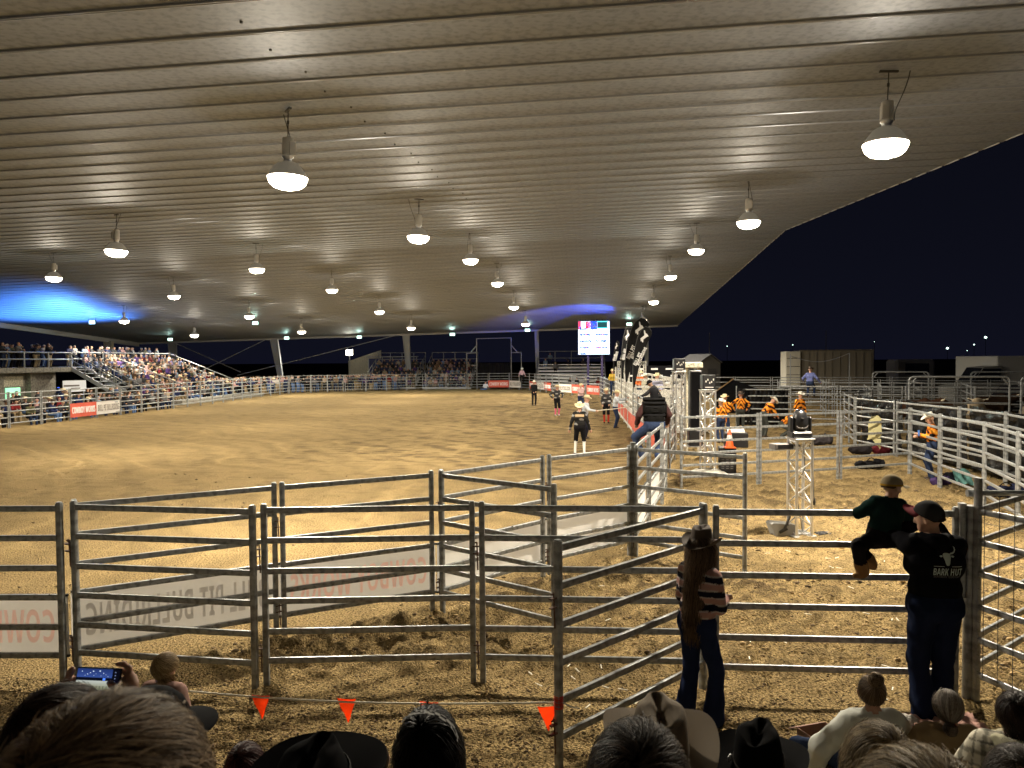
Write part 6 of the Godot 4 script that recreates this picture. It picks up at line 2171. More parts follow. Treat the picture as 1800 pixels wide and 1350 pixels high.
	# people up on the chutes
	for e in [["cowboy in orange shirt and straw hat standing on the chutes by the tall flags", 2.75, 37.5, 0.85, 0.3, "shirt orange", 0.60, 0.16, 0.05, "hat straw"], ["cowboy in pale lilac shirt and straw hat on the chutes' near end", 3.05, 31.9, 0.82, -0.3, "shirt lilac", 0.46, 0.47, 0.62, "hat straw"], ["person in white hat bending between the two cowboys on the chutes", 2.75, 34.5, 0.75, 2.2, "shirt cream", 0.5, 0.48, 0.38, "hat white"], ["cowboy in yellow shirt on the far end of the chutes below the screen", 1.75, 47.5, 0.8, 0.2, "shirt yellow", 0.55, 0.38, 0.06, "hat straw"]]:
		J = person({"top": cloth(e[5], e[6], e[7], e[8]), "pants": jeans, "hl": Vector3(0.2, 1.05, 0.3), "hr": Vector3(-0.2, 1.05, 0.3)}, e[0], V(e[1], e[2], e[3]), e[4])
		hat_on(J, J.root, M[e[9]])
	J = person({"top": cloth("jacket charcoal", 0.035, 0.035, 0.038), "pants": black, "fat": 0.03, "loose": 0.02, "pel": Vector3(0, 0.95, -0.1), "up": Vector3(0.25, 1, 0.45), "hl": Vector3(0.35, 0.95, 0.6), "hr": Vector3(-0.1, 0.95, 0.6)}, "heavy man in charcoal jacket leaning over the chutes behind the padded vest", V(2.66, 28.5, 0.72), -1.9)
	cap_on(J, J.root, black, black)
	# bull riders in striped jerseys
	var riders := [["bull rider in orange tiger jersey facing the camera, left of the truss tower", 3.94, 33.5, 0.1, {}, "hat white"], ["bull rider in orange tiger jersey half hidden behind the tall loudspeaker", 4.75, 33.2, 0.5, {}, "hat white"], ["bull rider in orange tiger jersey turned away, just right of the speaker truss tower", 5.50, 30.0, 2.6, {"hl": Vector3(0.1, 1.15, 0.3), "hr": Vector3(-0.1, 1.1, 0.3)}, "hat straw"], ["shorter bull rider in orange jersey whose hat overlaps the rider beside the truss", 5.08, 28.4, -2.7, {"h": 1.66}, "hat white"], ["bull rider in orange jersey and dark hat, hands on hips, back turned", 6.65, 32.6, 3.0, hip, "hat brown"], ["bull rider in orange tiger jersey bending over his gear, white hat tilted", 7.15, 30.6, 1.9, {"up": Vector3(0, 1, 0.75), "hl": Vector3(0.15, 0.75, 0.6), "hr": Vector3(-0.15, 0.7, 0.6), "hd": Vector3(0, 0.8, 0.8)}, "hat white"], ["bull rider crouching in orange shirt and grey-green chaps behind the lone truss", 7.85, 30.2, 1.4, {"pel": Vector3(0, 0.55, -0.1), "up": Vector3(0, 0.7, 0.8), "hl": Vector3(0.2, 0.4, 0.6), "hr": Vector3(-0.1, 0.35, 0.65), "hd": Vector3(0, 0.6, 0.9)}, "hat straw"], ["bull rider in orange jersey behind the moving head light", 8.95, 32.0, 0.4, {}, "hat white"]]
	var chaps := cloth("chaps", 0.05, 0.055, 0.05)
	for e in riders:
		J = person({"top": white, "paint": tiger, "pants": [jeans, chaps][int(e[1] > 6.0)], "cell": 0.022}.merged(e[4]), e[0], V(e[1], e[2]), e[3], "")
		hat_on(J, J.root, M[e[5]])
	# fringed chaps on the rider behind the light
	J = person({"top": white, "paint": tiger, "pants": jeans, "cell": 0.018, "fingers": true, "hl": Vector3(0.06, 1.18, 0.30), "hr": Vector3(-0.08, 1.12, 0.30), "hd": Vector3(0, 1, 0.35), "look": Vector3(0, -0.4, 1)}, "bull rider in orange tiger jersey looking at his phone behind the bright fence", V(8.85, 19.9), -1.75)
	hat_on(J, J.root, M["hat white"])
	t = thing("phone", "phone in blue case held by the bull rider at the right fence", "phone", V(8.50, 19.85, 1.17), -1.4)
	m = MB.new()
	m.cbox(Vector3(0, 0.05, 0), Vector3(0.08, 0.15, 0.012), 0.004)
	obj("case", m, cloth("phone blue", 0.08, 0.18, 0.5), t)
	J = person({"top": cloth("shirt blue", 0.16, 0.19, 0.42), "pants": jeans, "pel": Vector3(0, 0.06, 0), "up": Vector3(0, 1, 0.15), "fl": Vector3(0.15, -0.55, 0.3), "fr": Vector3(-0.15, -0.55, 0.3), "hl": Vector3(0.35, 0.18, 0.25), "hr": Vector3(-0.45, 0.10, 0.15)}, "man in blue shirt and dark hat sitting on a yard rail before the semi trailer", V(11.1, 38.0, 1.86), 2.7)
	hat_on(J, J.root, M["hat brown"])
	J = person({"top": cloth("shirt rose", 0.60, 0.42, 0.48), "pants": black, "pel": Vector3(0, 0.06, 0), "up": Vector3(0, 1, 0.3), "fl": Vector3(0.15, -0.6, 0.3), "fr": Vector3(-0.15, -0.6, 0.3), "hl": Vector3(0.35, 0.0, 0.3), "hr": Vector3(-0.35, 0.0, 0.3)}, "person in rose shirt sitting on the far fence left of the fourth column", V(-6.6, 77.6, 1.5), 0.2)
	hat_on(J, J.root, M["hat white"])
	J = person({"top": cloth("shirt ice", 0.55, 0.60, 0.66), "pants": cloth("jeans light", 0.10, 0.17, 0.34), "pel": Vector3(0, 0.13, 0), "fl": Vector3(-0.5, 0.08, 0.45), "fr": Vector3(-0.55, 0.08, 0.2), "hl": Vector3(0.25, 0.35, 0.35), "hr": Vector3(-0.2, 0.3, 0.35)}, "person in white shirt and jeans sitting on the sand before the pipe gate frame", V(-10.6, 78.7), 0.2)
	simple_hair(J, J.root, "hair", "short", cloth("hair dark", 0.03, 0.02, 0.014))
	heroes(jeans, black, white)


func hood(J: Dictionary, m):
	var b := []
	for k in 8:
		var w = lerpf(-2.5, 2.5, k / 7.0)
		var w2 := lerpf(-2.5, 2.5, minf(k + 1, 7) / 7.0)
		var f := func(a): return J.N + J.X * sin(a) * 0.10 * J.k - J.F * cos(a) * 0.085 * J.k - J.up * (0.045 - 0.03 * absf(a) / 2.5)
		b.append([f.call(w), f.call(w2), 0.042 + 0.022 * cos(w), 0.042 + 0.022 * cos(w2), 0])
	b.append([J.N - J.F * 0.10 - J.up * 0.06, J.N - J.F * 0.12 - J.up * 0.14, 0.07, 0.03, 0])
	obj("hood", surfaces(field(b, 0.012, 0.02, 0.006, 14.0)).mesh, m, J.root)


# push the vertices of a flat mesh onto the back of a body (towards +z of the person)
func drape(mesh: Mesh, xf: Transform3D, bones: Array, k: float, gap: float) -> ArrayMesh:
	var a := mesh.surface_get_arrays(0)
	var v: PackedVector3Array = a[Mesh.ARRAY_VERTEX]
	for j in v.size():
		var p := xf * v[j]
		var z := -0.6
		for s in 24:
			var f := 1.0
			for b in bones:
				var ba: Vector3 = b[1] - b[0]
				var q = Vector3(p.x, p.y, z) - b[0]
				var t := clampf(q.dot(ba) / maxf(ba.length_squared(), 1e-9), 0, 1)
				var d: float = (q - ba * t).length() - lerpf(b[2], b[3], t)
				var h := maxf(k - absf(f - d), 0.0)
				f = minf(f, d) - h * h * 0.25 / k
			if f < 0.002: break
			z += f * 0.9
		v[j] = Vector3(p.x, p.y, z - gap - 0.004 * (0.5 - v[j].z * 30.0) * 0.0)
	a[Mesh.ARRAY_VERTEX] = v
	var am := ArrayMesh.new()
	var n := PackedVector3Array(); n.resize(v.size()); n.fill(Vector3(0, 0, -1))
	a[Mesh.ARRAY_NORMAL] = n
	a[Mesh.ARRAY_TEX_UV] = null
	a[Mesh.ARRAY_TANGENT] = null
	am.add_surface_from_arrays(Mesh.PRIMITIVE_TRIANGLES, a)
	return am


func heroes(jeans, black, white):
	# girl at the gate
	var stripes := func(p: Vector3, r: int) -> Color:
		if r != 1: return Color.WHITE
		var y = fposmod(p.y - 0.965 + 0.016 * sin(p.x * 9.0 + p.z * 6.0) + p.z * 0.08, 0.122)
		if p.y < 0.965: return Color(0.40, 0.235, 0.21)
		if y < 0.050: return Color(0.40, 0.235, 0.21)
		if y < 0.060 or y > 0.113: return Color(0.48, 0.44, 0.41)
		return Color(0.012, 0.012, 0.024)
	var J := person({"h": 1.67, "cell": 0.012, "blend": 0.022, "amp": 0.010, "freq": 8.0, "fingers": true, "loose": 0.014, "top": white, "paint": stripes, "pants": cloth("girl jeans", 0.014, 0.022, 0.062), "flare": 0.035, "shoe": cloth("boot tan", 0.20, 0.13, 0.075), "up": Vector3(-0.02, 1, 0.05), "pel": Vector3(0, 0.90, 0), "hr": Vector3(-0.06, 1.06, 0.30), "hl": Vector3(0.10, 1.10, 0.28), "er": Vector3(-0.35, -1.0, -0.3), "el": Vector3(0.4, -1.0, 0.0), "fl": Vector3(0.09, 0.085, -0.06), "fr": Vector3(-0.10, 0.085, 0.10), "hd": Vector3(0, 1, 0.10), "look": Vector3(0.25, -0.15, 1)}, "girl in brown hat and pink and navy striped sweater leaning at the gate", V(0.95, 6.42), 2.3)
	hat_on(J, J.root, M["hat brown"], 0.19, 0.14, 0.06, -0.12, M["hat band"])
	hair(J, J.root, {"col": Color(0.045, 0.028, 0.018), "col2": Color(0.22, 0.145, 0.09), "len": 0.64, "n": 5200, "steps": 16, "fly": 0.06, "long": true, "low": -0.75, "wave": 0.30, "fall": 0.35, "lift": 0.14, "w": 0.0026, "swirl": 0.1, "mess": 0.5, "seed": 12, "size": 1.2}, "long_hair")
	# man in the black hoodie
	var ink := cloth("hoodie", 0.0075, 0.0078, 0.010)
	var s := {"h": 1.95, "cell": 0.014, "blend": 0.028, "amp": 0.014, "freq": 6.0, "loose": 0.026, "fat": 0.006, "fingers": true, "top": ink, "pants": cloth("man jeans", 0.010, 0.016, 0.040), "shoe": black, "up": Vector3(0.0, 1, 0.10), "pel": Vector3(0, 1.05, -0.03), "hl": Vector3(0.0, 1.66, 0.36), "hr": Vector3(-0.12, 1.70, 0.40), "el": Vector3(0.8, -0.25, 0.4), "er": Vector3(-0.3, -0.4, 0.5), "flare": 0.022, "hd": Vector3(0.10, 1, 0.0), "look": Vector3(0.85, 0.20, 0.55), "fl": Vector3(0.075, 0.09, 0.0), "fr": Vector3(-0.085, 0.09, 0.02)}
	J = person(s, "tall man in black hoodie and cap leaning on the front fence", V(2.97, 6.62, 0.0), PI - 0.05)
	hood(J, ink)
	cap_on(J, J.root, cloth("cap grey", 0.035, 0.035, 0.037), cloth("cap maroon", 0.15, 0.022, 0.03), 0.0, -0.42)
	simple_hair(J, J.root, "hair", "short", cloth("hair dark", 0.03, 0.02, 0.014))
	var bones := []
	for b in J.bones:
		if b[4] == 1: bones.append(b)
	# print on the back: bull skull, two rules and the name
	var pr := MB.new()
	var skull := PackedVector2Array([Vector2(-0.034, 0.045), Vector2(-0.012, 0.052), Vector2(0.012, 0.052), Vector2(0.034, 0.045), Vector2(0.036, 0.02), Vector2(0.026, -0.012), Vector2(0.019, -0.045), Vector2(0.010, -0.062), Vector2(-0.010, -0.062), Vector2(-0.019, -0.045), Vector2(-0.026, -0.012), Vector2(-0.036, 0.02)])
	pr.plate(skull, 0.0)
	for e in [1.0, -1.0]:
		pr.plate(PackedVector2Array([Vector2(e * 0.034, 0.040), Vector2(e * 0.060, 0.045), Vector2(e * 0.082, 0.058), Vector2(e * 0.092, 0.082), Vector2(e * 0.086, 0.105), Vector2(e * 0.070, 0.118), Vector2(e * 0.079, 0.098), Vector2(e * 0.080, 0.080), Vector2(e * 0.070, 0.064), Vector2(e * 0.050, 0.056), Vector2(e * 0.034, 0.052)]), 0.0)
		pr.plate(PackedVector2Array([Vector2(e * 0.040, 0.032), Vector2(e * 0.062, 0.030), Vector2(e * 0.068, 0.022), Vector2(e * 0.055, 0.014), Vector2(e * 0.040, 0.020)]), 0.0)
		for k in 6: pr.plate(PackedVector2Array([Vector2(e * (0.034 + 0.016 * k), -0.072), Vector2(e * (0.051 + 0.016 * k), -0.072), Vector2(e * (0.051 + 0.016 * k), -0.067), Vector2(e * (0.034 + 0.016 * k), -0.067)]), 0.0)
	var c := Vector3(-0.045, 1.475, 0)
	var flip := Basis(Vector3.UP, PI)
	obj("bull_skull_print", drape(pr.commit(), Transform3D(flip.scaled_local(Vector3(0.85, 0.85, 1)), c), bones, 0.028, 0.016), M["bone print"], J.root)
	for e in [["BARK HUT", 0.060, -0.108, 0.225], ["NORTHERN TERRITORY", 0.020, -0.152, 0.21]]:
		var tm := TextMesh.new()
		var f := SystemFont.new()
		f.font_names = PackedStringArray(["Droid Sans"])
		f.font_weight = 700
		tm.font = f
		tm.text = e[0]
		tm.font_size = 48
		tm.pixel_size = e[1] / 34.0
		tm.depth = 0.0
		tm.curve_step = 3.0
		var wide: float = e[3] / maxf(tm.get_aabb().size.x, 0.01)
		obj("lettering", drape(tm, Transform3D(flip.scaled_local(Vector3(wide, 1, 1)), c + Vector3(0, e[2], 0)), bones, 0.028, 0.016), M["bone print"] if e[1] > 0.03 else cloth("dim print", 0.16, 0.17, 0.17), J.root)
	# boy on the rail
	J = person({"h": 1.12, "cell": 0.011, "blend": 0.02, "amp": 0.010, "freq": 10.0, "loose": 0.022, "fingers": true, "top": cloth("jacket green", 0.010, 0.030, 0.027), "pants": cloth("boy pants", 0.013, 0.012, 0.014), "boot": 0.30, "shoe": cloth("boots tan", 0.26, 0.15, 0.065), "hs": 1.32, "pel": Vector3(0, 0.105, -0.07), "up": Vector3(-0.17, 1, 0.05), "hl": Vector3(0.08, 0.30, 0.13), "hr": Vector3(-0.20, 0.30, 0.12), "el": Vector3(0.8, -0.3, -0.5), "er": Vector3(-0.5, -0.5, -0.6), "fat": 0.012, "fl": Vector3(0.20, -0.215, -0.14), "fr": Vector3(0.07, -0.18, 0.02), "kl": Vector3(0.75, 0.4, -0.6), "kr": Vector3(0.8, 0.5, -0.3), "tl": Vector3(0.9, 0, -0.3), "tr": Vector3(0.8, 0, 0.1), "hd": Vector3(-0.12, 1, 0.10), "look": Vector3(-0.92, -0.25, 0.35)}, "boy in dark green jacket and tan boots sitting on the fence rail", V(2.68, 7.03, 1.450), PI)
	var cap = cap_on(J, J.root, cloth("cap khaki", 0.30, 0.25, 0.16), cloth("cap peak", 0.26, 0.22, 0.14), 0.0, -0.10, 1.10)
	var st := MB.new()
	st.lathe([Vector2(0.103, -0.012), Vector2(0.1045, -0.004), Vector2(0.1035, 0.006)], 24)
	obj("cap_strap", st, cloth("strap yellow", 0.40, 0.24, 0.03), cap)
	simple_hair(J, J.root, "hair", "short", cloth("hair mid", 0.06, 0.04, 0.025))


# ------------------------------------------------------------------ the crowd
func build_crowd():
	var protos := {}
	var poses := {
		"sitting": {"pel": Vector3(0, 0.52, 0), "fl": Vector3(0.13, 0.09, 0.42), "fr": Vector3(-0.13, 0.09, 0.42), "hl": Vector3(0.08, 0.66, 0.34), "hr": Vector3(-0.08, 0.66, 0.34), "up": Vector3(0, 1, 0.1)},
		"sitting bent forward": {"pel": Vector3(0, 0.52, 0), "fl": Vector3(0.15, 0.09, 0.36), "fr": Vector3(-0.15, 0.09, 0.46), "hl": Vector3(0.1, 0.72, 0.5), "hr": Vector3(-0.1, 0.72, 0.5), "up": Vector3(0.05, 1, 0.4)},
		"sitting with a raised hand": {"pel": Vector3(0, 0.52, 0), "fl": Vector3(0.12, 0.09, 0.42), "fr": Vector3(-0.12, 0.09, 0.42), "hl": Vector3(0.1, 1.02, 0.36), "hr": Vector3(-0.1, 0.68, 0.3), "up": Vector3(-0.04, 1, 0.02)},
		"standing": {"hl": Vector3(0.2, 0.95, 0.1), "hr": Vector3(-0.16, 1.1, 0.26)},
		"leaning on the rail": {"up": Vector3(0, 1, 0.32), "hl": Vector3(0.18, 1.12, 0.46), "hr": Vector3(-0.18, 1.12, 0.46)},
		"standing with arms folded": {"hl": Vector3(-0.1, 1.2, 0.24), "hr": Vector3(0.1, 1.17, 0.27)},
	}
	for p in poses:
		var J := human(poses[p].merged({"h": 1.70, "loose": 0.02, "fat": 0.012}))
		var sf := surfaces(field(J.bones, 0.048, 0.04))
		protos[p] = {"J": J, "sf": sf}
	var tops := [["black", 0.014, 0.014, 0.016], ["charcoal", 0.045, 0.045, 0.05], ["navy", 0.02, 0.028, 0.075], ["white", 0.48, 0.46, 0.43], ["cream", 0.38, 0.31, 0.22], ["tan", 0.20, 0.135, 0.08], ["brown", 0.07, 0.04, 0.025], ["denim blue", 0.06, 0.09, 0.17], ["pale pink", 0.42, 0.26, 0.25], ["maroon", 0.16, 0.02, 0.022], ["olive", 0.07, 0.07, 0.04], ["grey", 0.15, 0.15, 0.155], ["light blue", 0.22, 0.30, 0.40], ["violet", 0.08, 0.045, 0.16]]
	var legs := [["jeans dark", 0.02, 0.03, 0.065], ["black", 0.012, 0.012, 0.014], ["jeans light", 0.10, 0.17, 0.34], ["khaki", 0.26, 0.20, 0.12]]
	var hairs := [["dark hair", 0.02, 0.013, 0.009], ["brown hair", 0.07, 0.04, 0.022], ["fair hair", 0.34, 0.22, 0.10], ["grey hair", 0.30, 0.29, 0.28]]
	var skins := [M["skin"], M["skin pale"], M["skin tan"]]
	var r := RandomNumberGenerator.new()
	r.seed = 91
	var bodies := {}
	var spots := []
	var sits := ["sitting", "sitting", "sitting bent forward", "sitting with a raised hand"]
	var stands := ["standing", "leaning on the rail", "leaning on the rail", "standing with arms folded"]
	# along the left arena fence
	for row in 2:
		var n := 0
		for k in 20:
			if row == 0 and k in [3, 9]: continue
			spots.append([-29.0 - 1.15 * row + r.randf_range(-0.2, 0.2), 32.4 + 0.86 * k + r.randf_range(-0.2, 0.2) + 0.5 * row, -0.08 + 0.12 * row, PI / 2 + r.randf_range(-0.5, 0.4), sits[r.randi() % 4], "ground %s row at left fence, %s along" % [["front", "second"][row], ordinal(n)]])
			n += 1
	for k in 12: spots.append([-31.6 + r.randf_range(-0.5, 0.5), 36.5 + 1.2 * k, 0.0, PI / 2 + r.randf_range(-0.6, 0.6), stands[r.randi() % 4], "under the deck at left fence, %s along" % ordinal(k)])
	# on the deck
	for k in 18: spots.append([-38.3 - 0.55 * (k % 3) * 0.6 + r.randf_range(-0.1, 0.1), 42.9 + 0.45 * k + r.randf_range(-0.15, 0.15), 2.89, PI / 2 + r.randf_range(-0.5, 0.3), stands[r.randi() % 4], "on the left raised deck, %s along" % ordinal(k)])
	# bank of seats, front rows first
	for row in 6:
		var n := 0
		for k in 21:
			if r.randf() < 0.06 or absf(53.4 + 0.6 * k - 61.0) < 0.3: continue
			spots.append([-31.9 - 0.78 * row, 53.4 + 0.6 * k + r.randf_range(-0.08, 0.08), 0.34 * row - 0.10, PI / 2 + r.randf_range(-0.3, 0.15), sits[r.randi() % 4] if r.randf() < 0.97 else "standing", "left grandstand's %s row, %s from the stairs" % [ordinal(row), ordinal(n)]])
			n += 1
	# standing crowd round the left corner of the fence
	var path := [[-30.1, 61.0], [-30.6, 67.0], [-30.4, 71.4], [-28.4, 74.0], [-25.2, 75.8], [-19.6, 78.7]]
	var c := 0
	for j in 5:
		var a := Vector2(path[j][0], path[j][1])
		var b := Vector2(path[j + 1][0], path[j + 1][1])
		var n := int((b - a).length() / 0.52)
		for k in n:
			var p := a.lerp(b, (k + r.randf() * 0.6) / n)
			var out := Vector2(-(b - a).y, (b - a).x).normalized()
			p += out * (0.15 + 0.9 * r.randf())
			var face := atan2(-out.x, out.y)
			spots.append([p.x, p.y, 0.0, face + r.randf_range(-0.4, 0.4), stands[r.randi() % 4], "left corner standing crowd, %s from the grandstand" % ordinal(c)])
			c += 1
	# third bleacher, nearly empty
	for q in [[-4.5, 85.0, 2.0, "sitting"], [-4.0, 85.7, 2.4, "standing"], [-3.3, 83.4, 1.2, "standing"], [-1.9, 85.6, 2.0, "sitting bent forward"], [-0.2, 85.6, 2.0, "sitting"], [0.3, 85.6, 2.0, "sitting bent forward"], [-1.6, 80.9, 0.0, "sitting"], [-0.9, 80.9, 0.0, "sitting"], [0.2, 81.0, 0.0, "sitting bent forward"], [1.4, 80.9, 0.0, "sitting"]]:
		spots.append([q[0], q[1], q[2], r.randf_range(-0.3, 0.3), q[3], "nearly empty bleacher, %s" % ["top left end", "top rail left end, upright", "lower middle, upright", "top middle", "top right half", "top right end", "foot, leftmost", "foot, second from the left", "foot, third from the left", "foot, right end"][[-4.5, -4.0, -3.3, -1.9, -0.2, 0.3, -1.6, -0.9, 0.2, 1.4].find(q[0])]])
	var shell := {}
	for q in spots:
		var pr = protos[q[4]]
		var top = tops[r.randi() % tops.size()] if r.randf() < 0.62 else tops[r.randi() % 3]
		var leg = legs[r.randi() % 4]
		var hr = hairs[[0, 0, 1, 1, 2, 3][r.randi() % 6]]
		var head := ""
		var hk := r.randf()
		if hk < 0.14: head = "straw hat"
		elif hk < 0.22: head = "dark hat"
		elif hk < 0.34: head = "cap"
		else: head = hr[0]
		var pose: String = {"sitting": "seated", "sitting bent forward": "bent forward", "sitting with a raised hand": "hand raised", "standing": "standing", "leaning on the rail": "leaning", "standing with arms folded": "arms folded"}[q[4]]
		var what: String = "%s top, %s, %s" % [top[0], head, pose]
		var root := thing("person", what + ", " + q[5], "person", V(q[0], q[1], q[2]), q[3], "spectators in the stands")
		root.scale = Vector3.ONE * r.randf_range(0.92, 1.06)
		var o := obj("body", pr.sf.mesh, null, root)
		var mats := [skins[r.randi() % 3], cloth("top " + top[0], top[1], top[2], top[3]), cloth("legs " + leg[0], leg[1], leg[2], leg[3]), M["hat brown"]]
		for j in pr.sf.regions.size(): o.set_surface_override_material(j, mats[pr.sf.regions[j]])
		if head == "straw hat": far_hat(pr.J, root, M["hat straw"])
		elif head == "dark hat": far_hat(pr.J, root, M["hat brown"])
		elif head == "cap": simple_hair(pr.J, root, "cap", "short", mats[1] if top[0] != "black" else cloth("cap pale", 0.4, 0.38, 0.35))
		else: simple_hair(pr.J, root, "hair", ["short", "long", "bob"][r.randi() % 3], cloth(hr[0], hr[1], hr[2], hr[3]))
	# the rest of the crowd, too many to name: back rows and the two full bleachers
	var rest := []
	for row in [6, 7, 8]:
		for k in 21:
			if r.randf() < 0.08: continue
			rest.append([-31.9 - 0.78 * row, 53.4 + 0.6 * k + r.randf_range(-0.1, 0.1), 0.34 * row - 0.10, PI / 2 + r.randf_range(-0.3, 0.2), sits[r.randi() % 4]])
	for k in 24: rest.append([-39.6 + r.randf_range(-0.5, 0.4), 53.2 + 0.54 * k, 2.9, PI / 2 + r.randf_range(-0.4, 0.4), stands[r.randi() % 4]])
	for k in 30: rest.append([-39.3 - 0.8 * r.randf(), 42.5 + 0.29 * k, 2.9, PI / 2 + r.randf_range(-0.5, 0.5), stands[r.randi() % 4]])
	for j in 5:
		var a := Vector2(path[j][0], path[j][1])
		var b := Vector2(path[j + 1][0], path[j + 1][1])
		var n := int((b - a).length() / 0.27)
		for k in n:
			var out := Vector2(-(b - a).y, (b - a).x).normalized()
			var p := a.lerp(b, (k + r.randf()) / n) + out * (1.2 + 1.5 * r.randf())
			rest.append([p.x, p.y, 0.12, atan2(-out.x, out.y) + r.randf_range(-0.4, 0.4), stands[r.randi() % 4]])
	for bl in [[-24.6, -18.9], [-18.1, -12.6]]:
		for row in 7:
			for k in 10:
				if r.randf() < 0.10: continue
				rest.append([bl[0] + 0.3 + (bl[1] - bl[0] - 0.6) * k / 9.0 + r.randf_range(-0.1, 0.1), 82.0 + 0.72 * row, 0.45 + 0.36 * row - 0.5, r.randf_range(-0.4, 0.4), sits[r.randi() % 4]])
	var m := MB.new()
	m.colored = true
	for q in rest:
		var pr = protos[q[4]]
		var xf := Transform3D(Basis(Vector3.UP, q[3]), V(q[0], q[1], q[2]))
		var tp = tops[r.randi() % tops.size()] if r.randf() < 0.65 else tops[r.randi() % 3]
		var lg = legs[r.randi() % 4]
		var hr = hairs[r.randi() % 4] if r.randf() < 0.8 else ["", 0.6, 0.52, 0.36]
		for j in pr.sf.regions.size():
			var a: Array = pr.sf.mesh.surface_get_arrays(j)
			var col: Color = [Color(0.48, 0.29, 0.2), Color(tp[1], tp[2], tp[3]), Color(lg[1], lg[2], lg[3]), Color(0.03, 0.02, 0.015)][pr.sf.regions[j]]
			var hc := Color(hr[1], hr[2], hr[3])
			var base := m.v.size()
			var H: Vector3 = pr.J.H
			for p in a[Mesh.ARRAY_VERTEX].size():
				var pos: Vector3 = a[Mesh.ARRAY_VERTEX][p]
				m.v.append(xf * pos)
				m.n.append(xf.basis * a[Mesh.ARRAY_NORMAL][p])
				m.c.append(hc if pr.sf.regions[j] == 0 and (pos - H).length() < 0.2 and (pos.y > H.y + 0.055 or (pos - H).dot(pr.J.look) < -0.02) else col)
			for x in a[Mesh.ARRAY_INDEX]: m.i.append(base + x)
	var wm := mat("crowd cloth", Color.WHITE, 0.85)
	wm.vertex_color_use_as_albedo = true
	tag(obj("far_crowd", m, wm), "packed seated spectators in the grandstand's back rows and two far bleachers", "crowd", "", "stuff")


func far_hat(J: Dictionary, root, m):
	if not cache.has("far hat"): cache["far hat"] = far_hat_mesh()
	obj("hat", cache["far hat"], m, root, Transform3D(Basis(J.hx, J.hd, J.look), J.H + J.hd * 0.06))


func far_hat_mesh() -> ArrayMesh:
	var m := MB.new()
	m.grid(7, 19, func(a, b):
		var w = TAU * b / 18.0
		var q = [[0.01, 0.11], [0.06, 0.125], [0.09, 0.11], [0.10, 0.03], [0.105, 0.0], [0.16, 0.01], [0.20, 0.02]][a]
		return Vector3(sin(w) * q[0] * 0.95, q[1] + 0.05 * sin(w) * sin(w) * maxf(q[0] - 0.1, 0.0) * 10.0, cos(w) * q[0] * 1.1))
	return m.commit()


# ------------------------------------------------------------------ people in front of the camera
func seated(head: Vector3, turn: float, s: Dictionary, label: String) -> Dictionary:
	var k: float = s.get("h", 1.72) / 1.75
	var base := {"pel": Vector3(0, 0.52 * k, 0), "fl": Vector3(0.14, 0.09, 0.40), "fr": Vector3(-0.14, 0.09, 0.40), "hl": Vector3(0.12, 0.66 * k, 0.36), "hr": Vector3(-0.12, 0.66 * k, 0.36), "cell": 0.022, "amp": 0.008, "loose": 0.02, "shoe": M["hat brown"]}
	s = base.merged(s, true)
	var J := human(s)
	var at: Vector3 = head - Basis(Vector3.UP, turn) * J.H
	return person(s, label, at, turn, "")


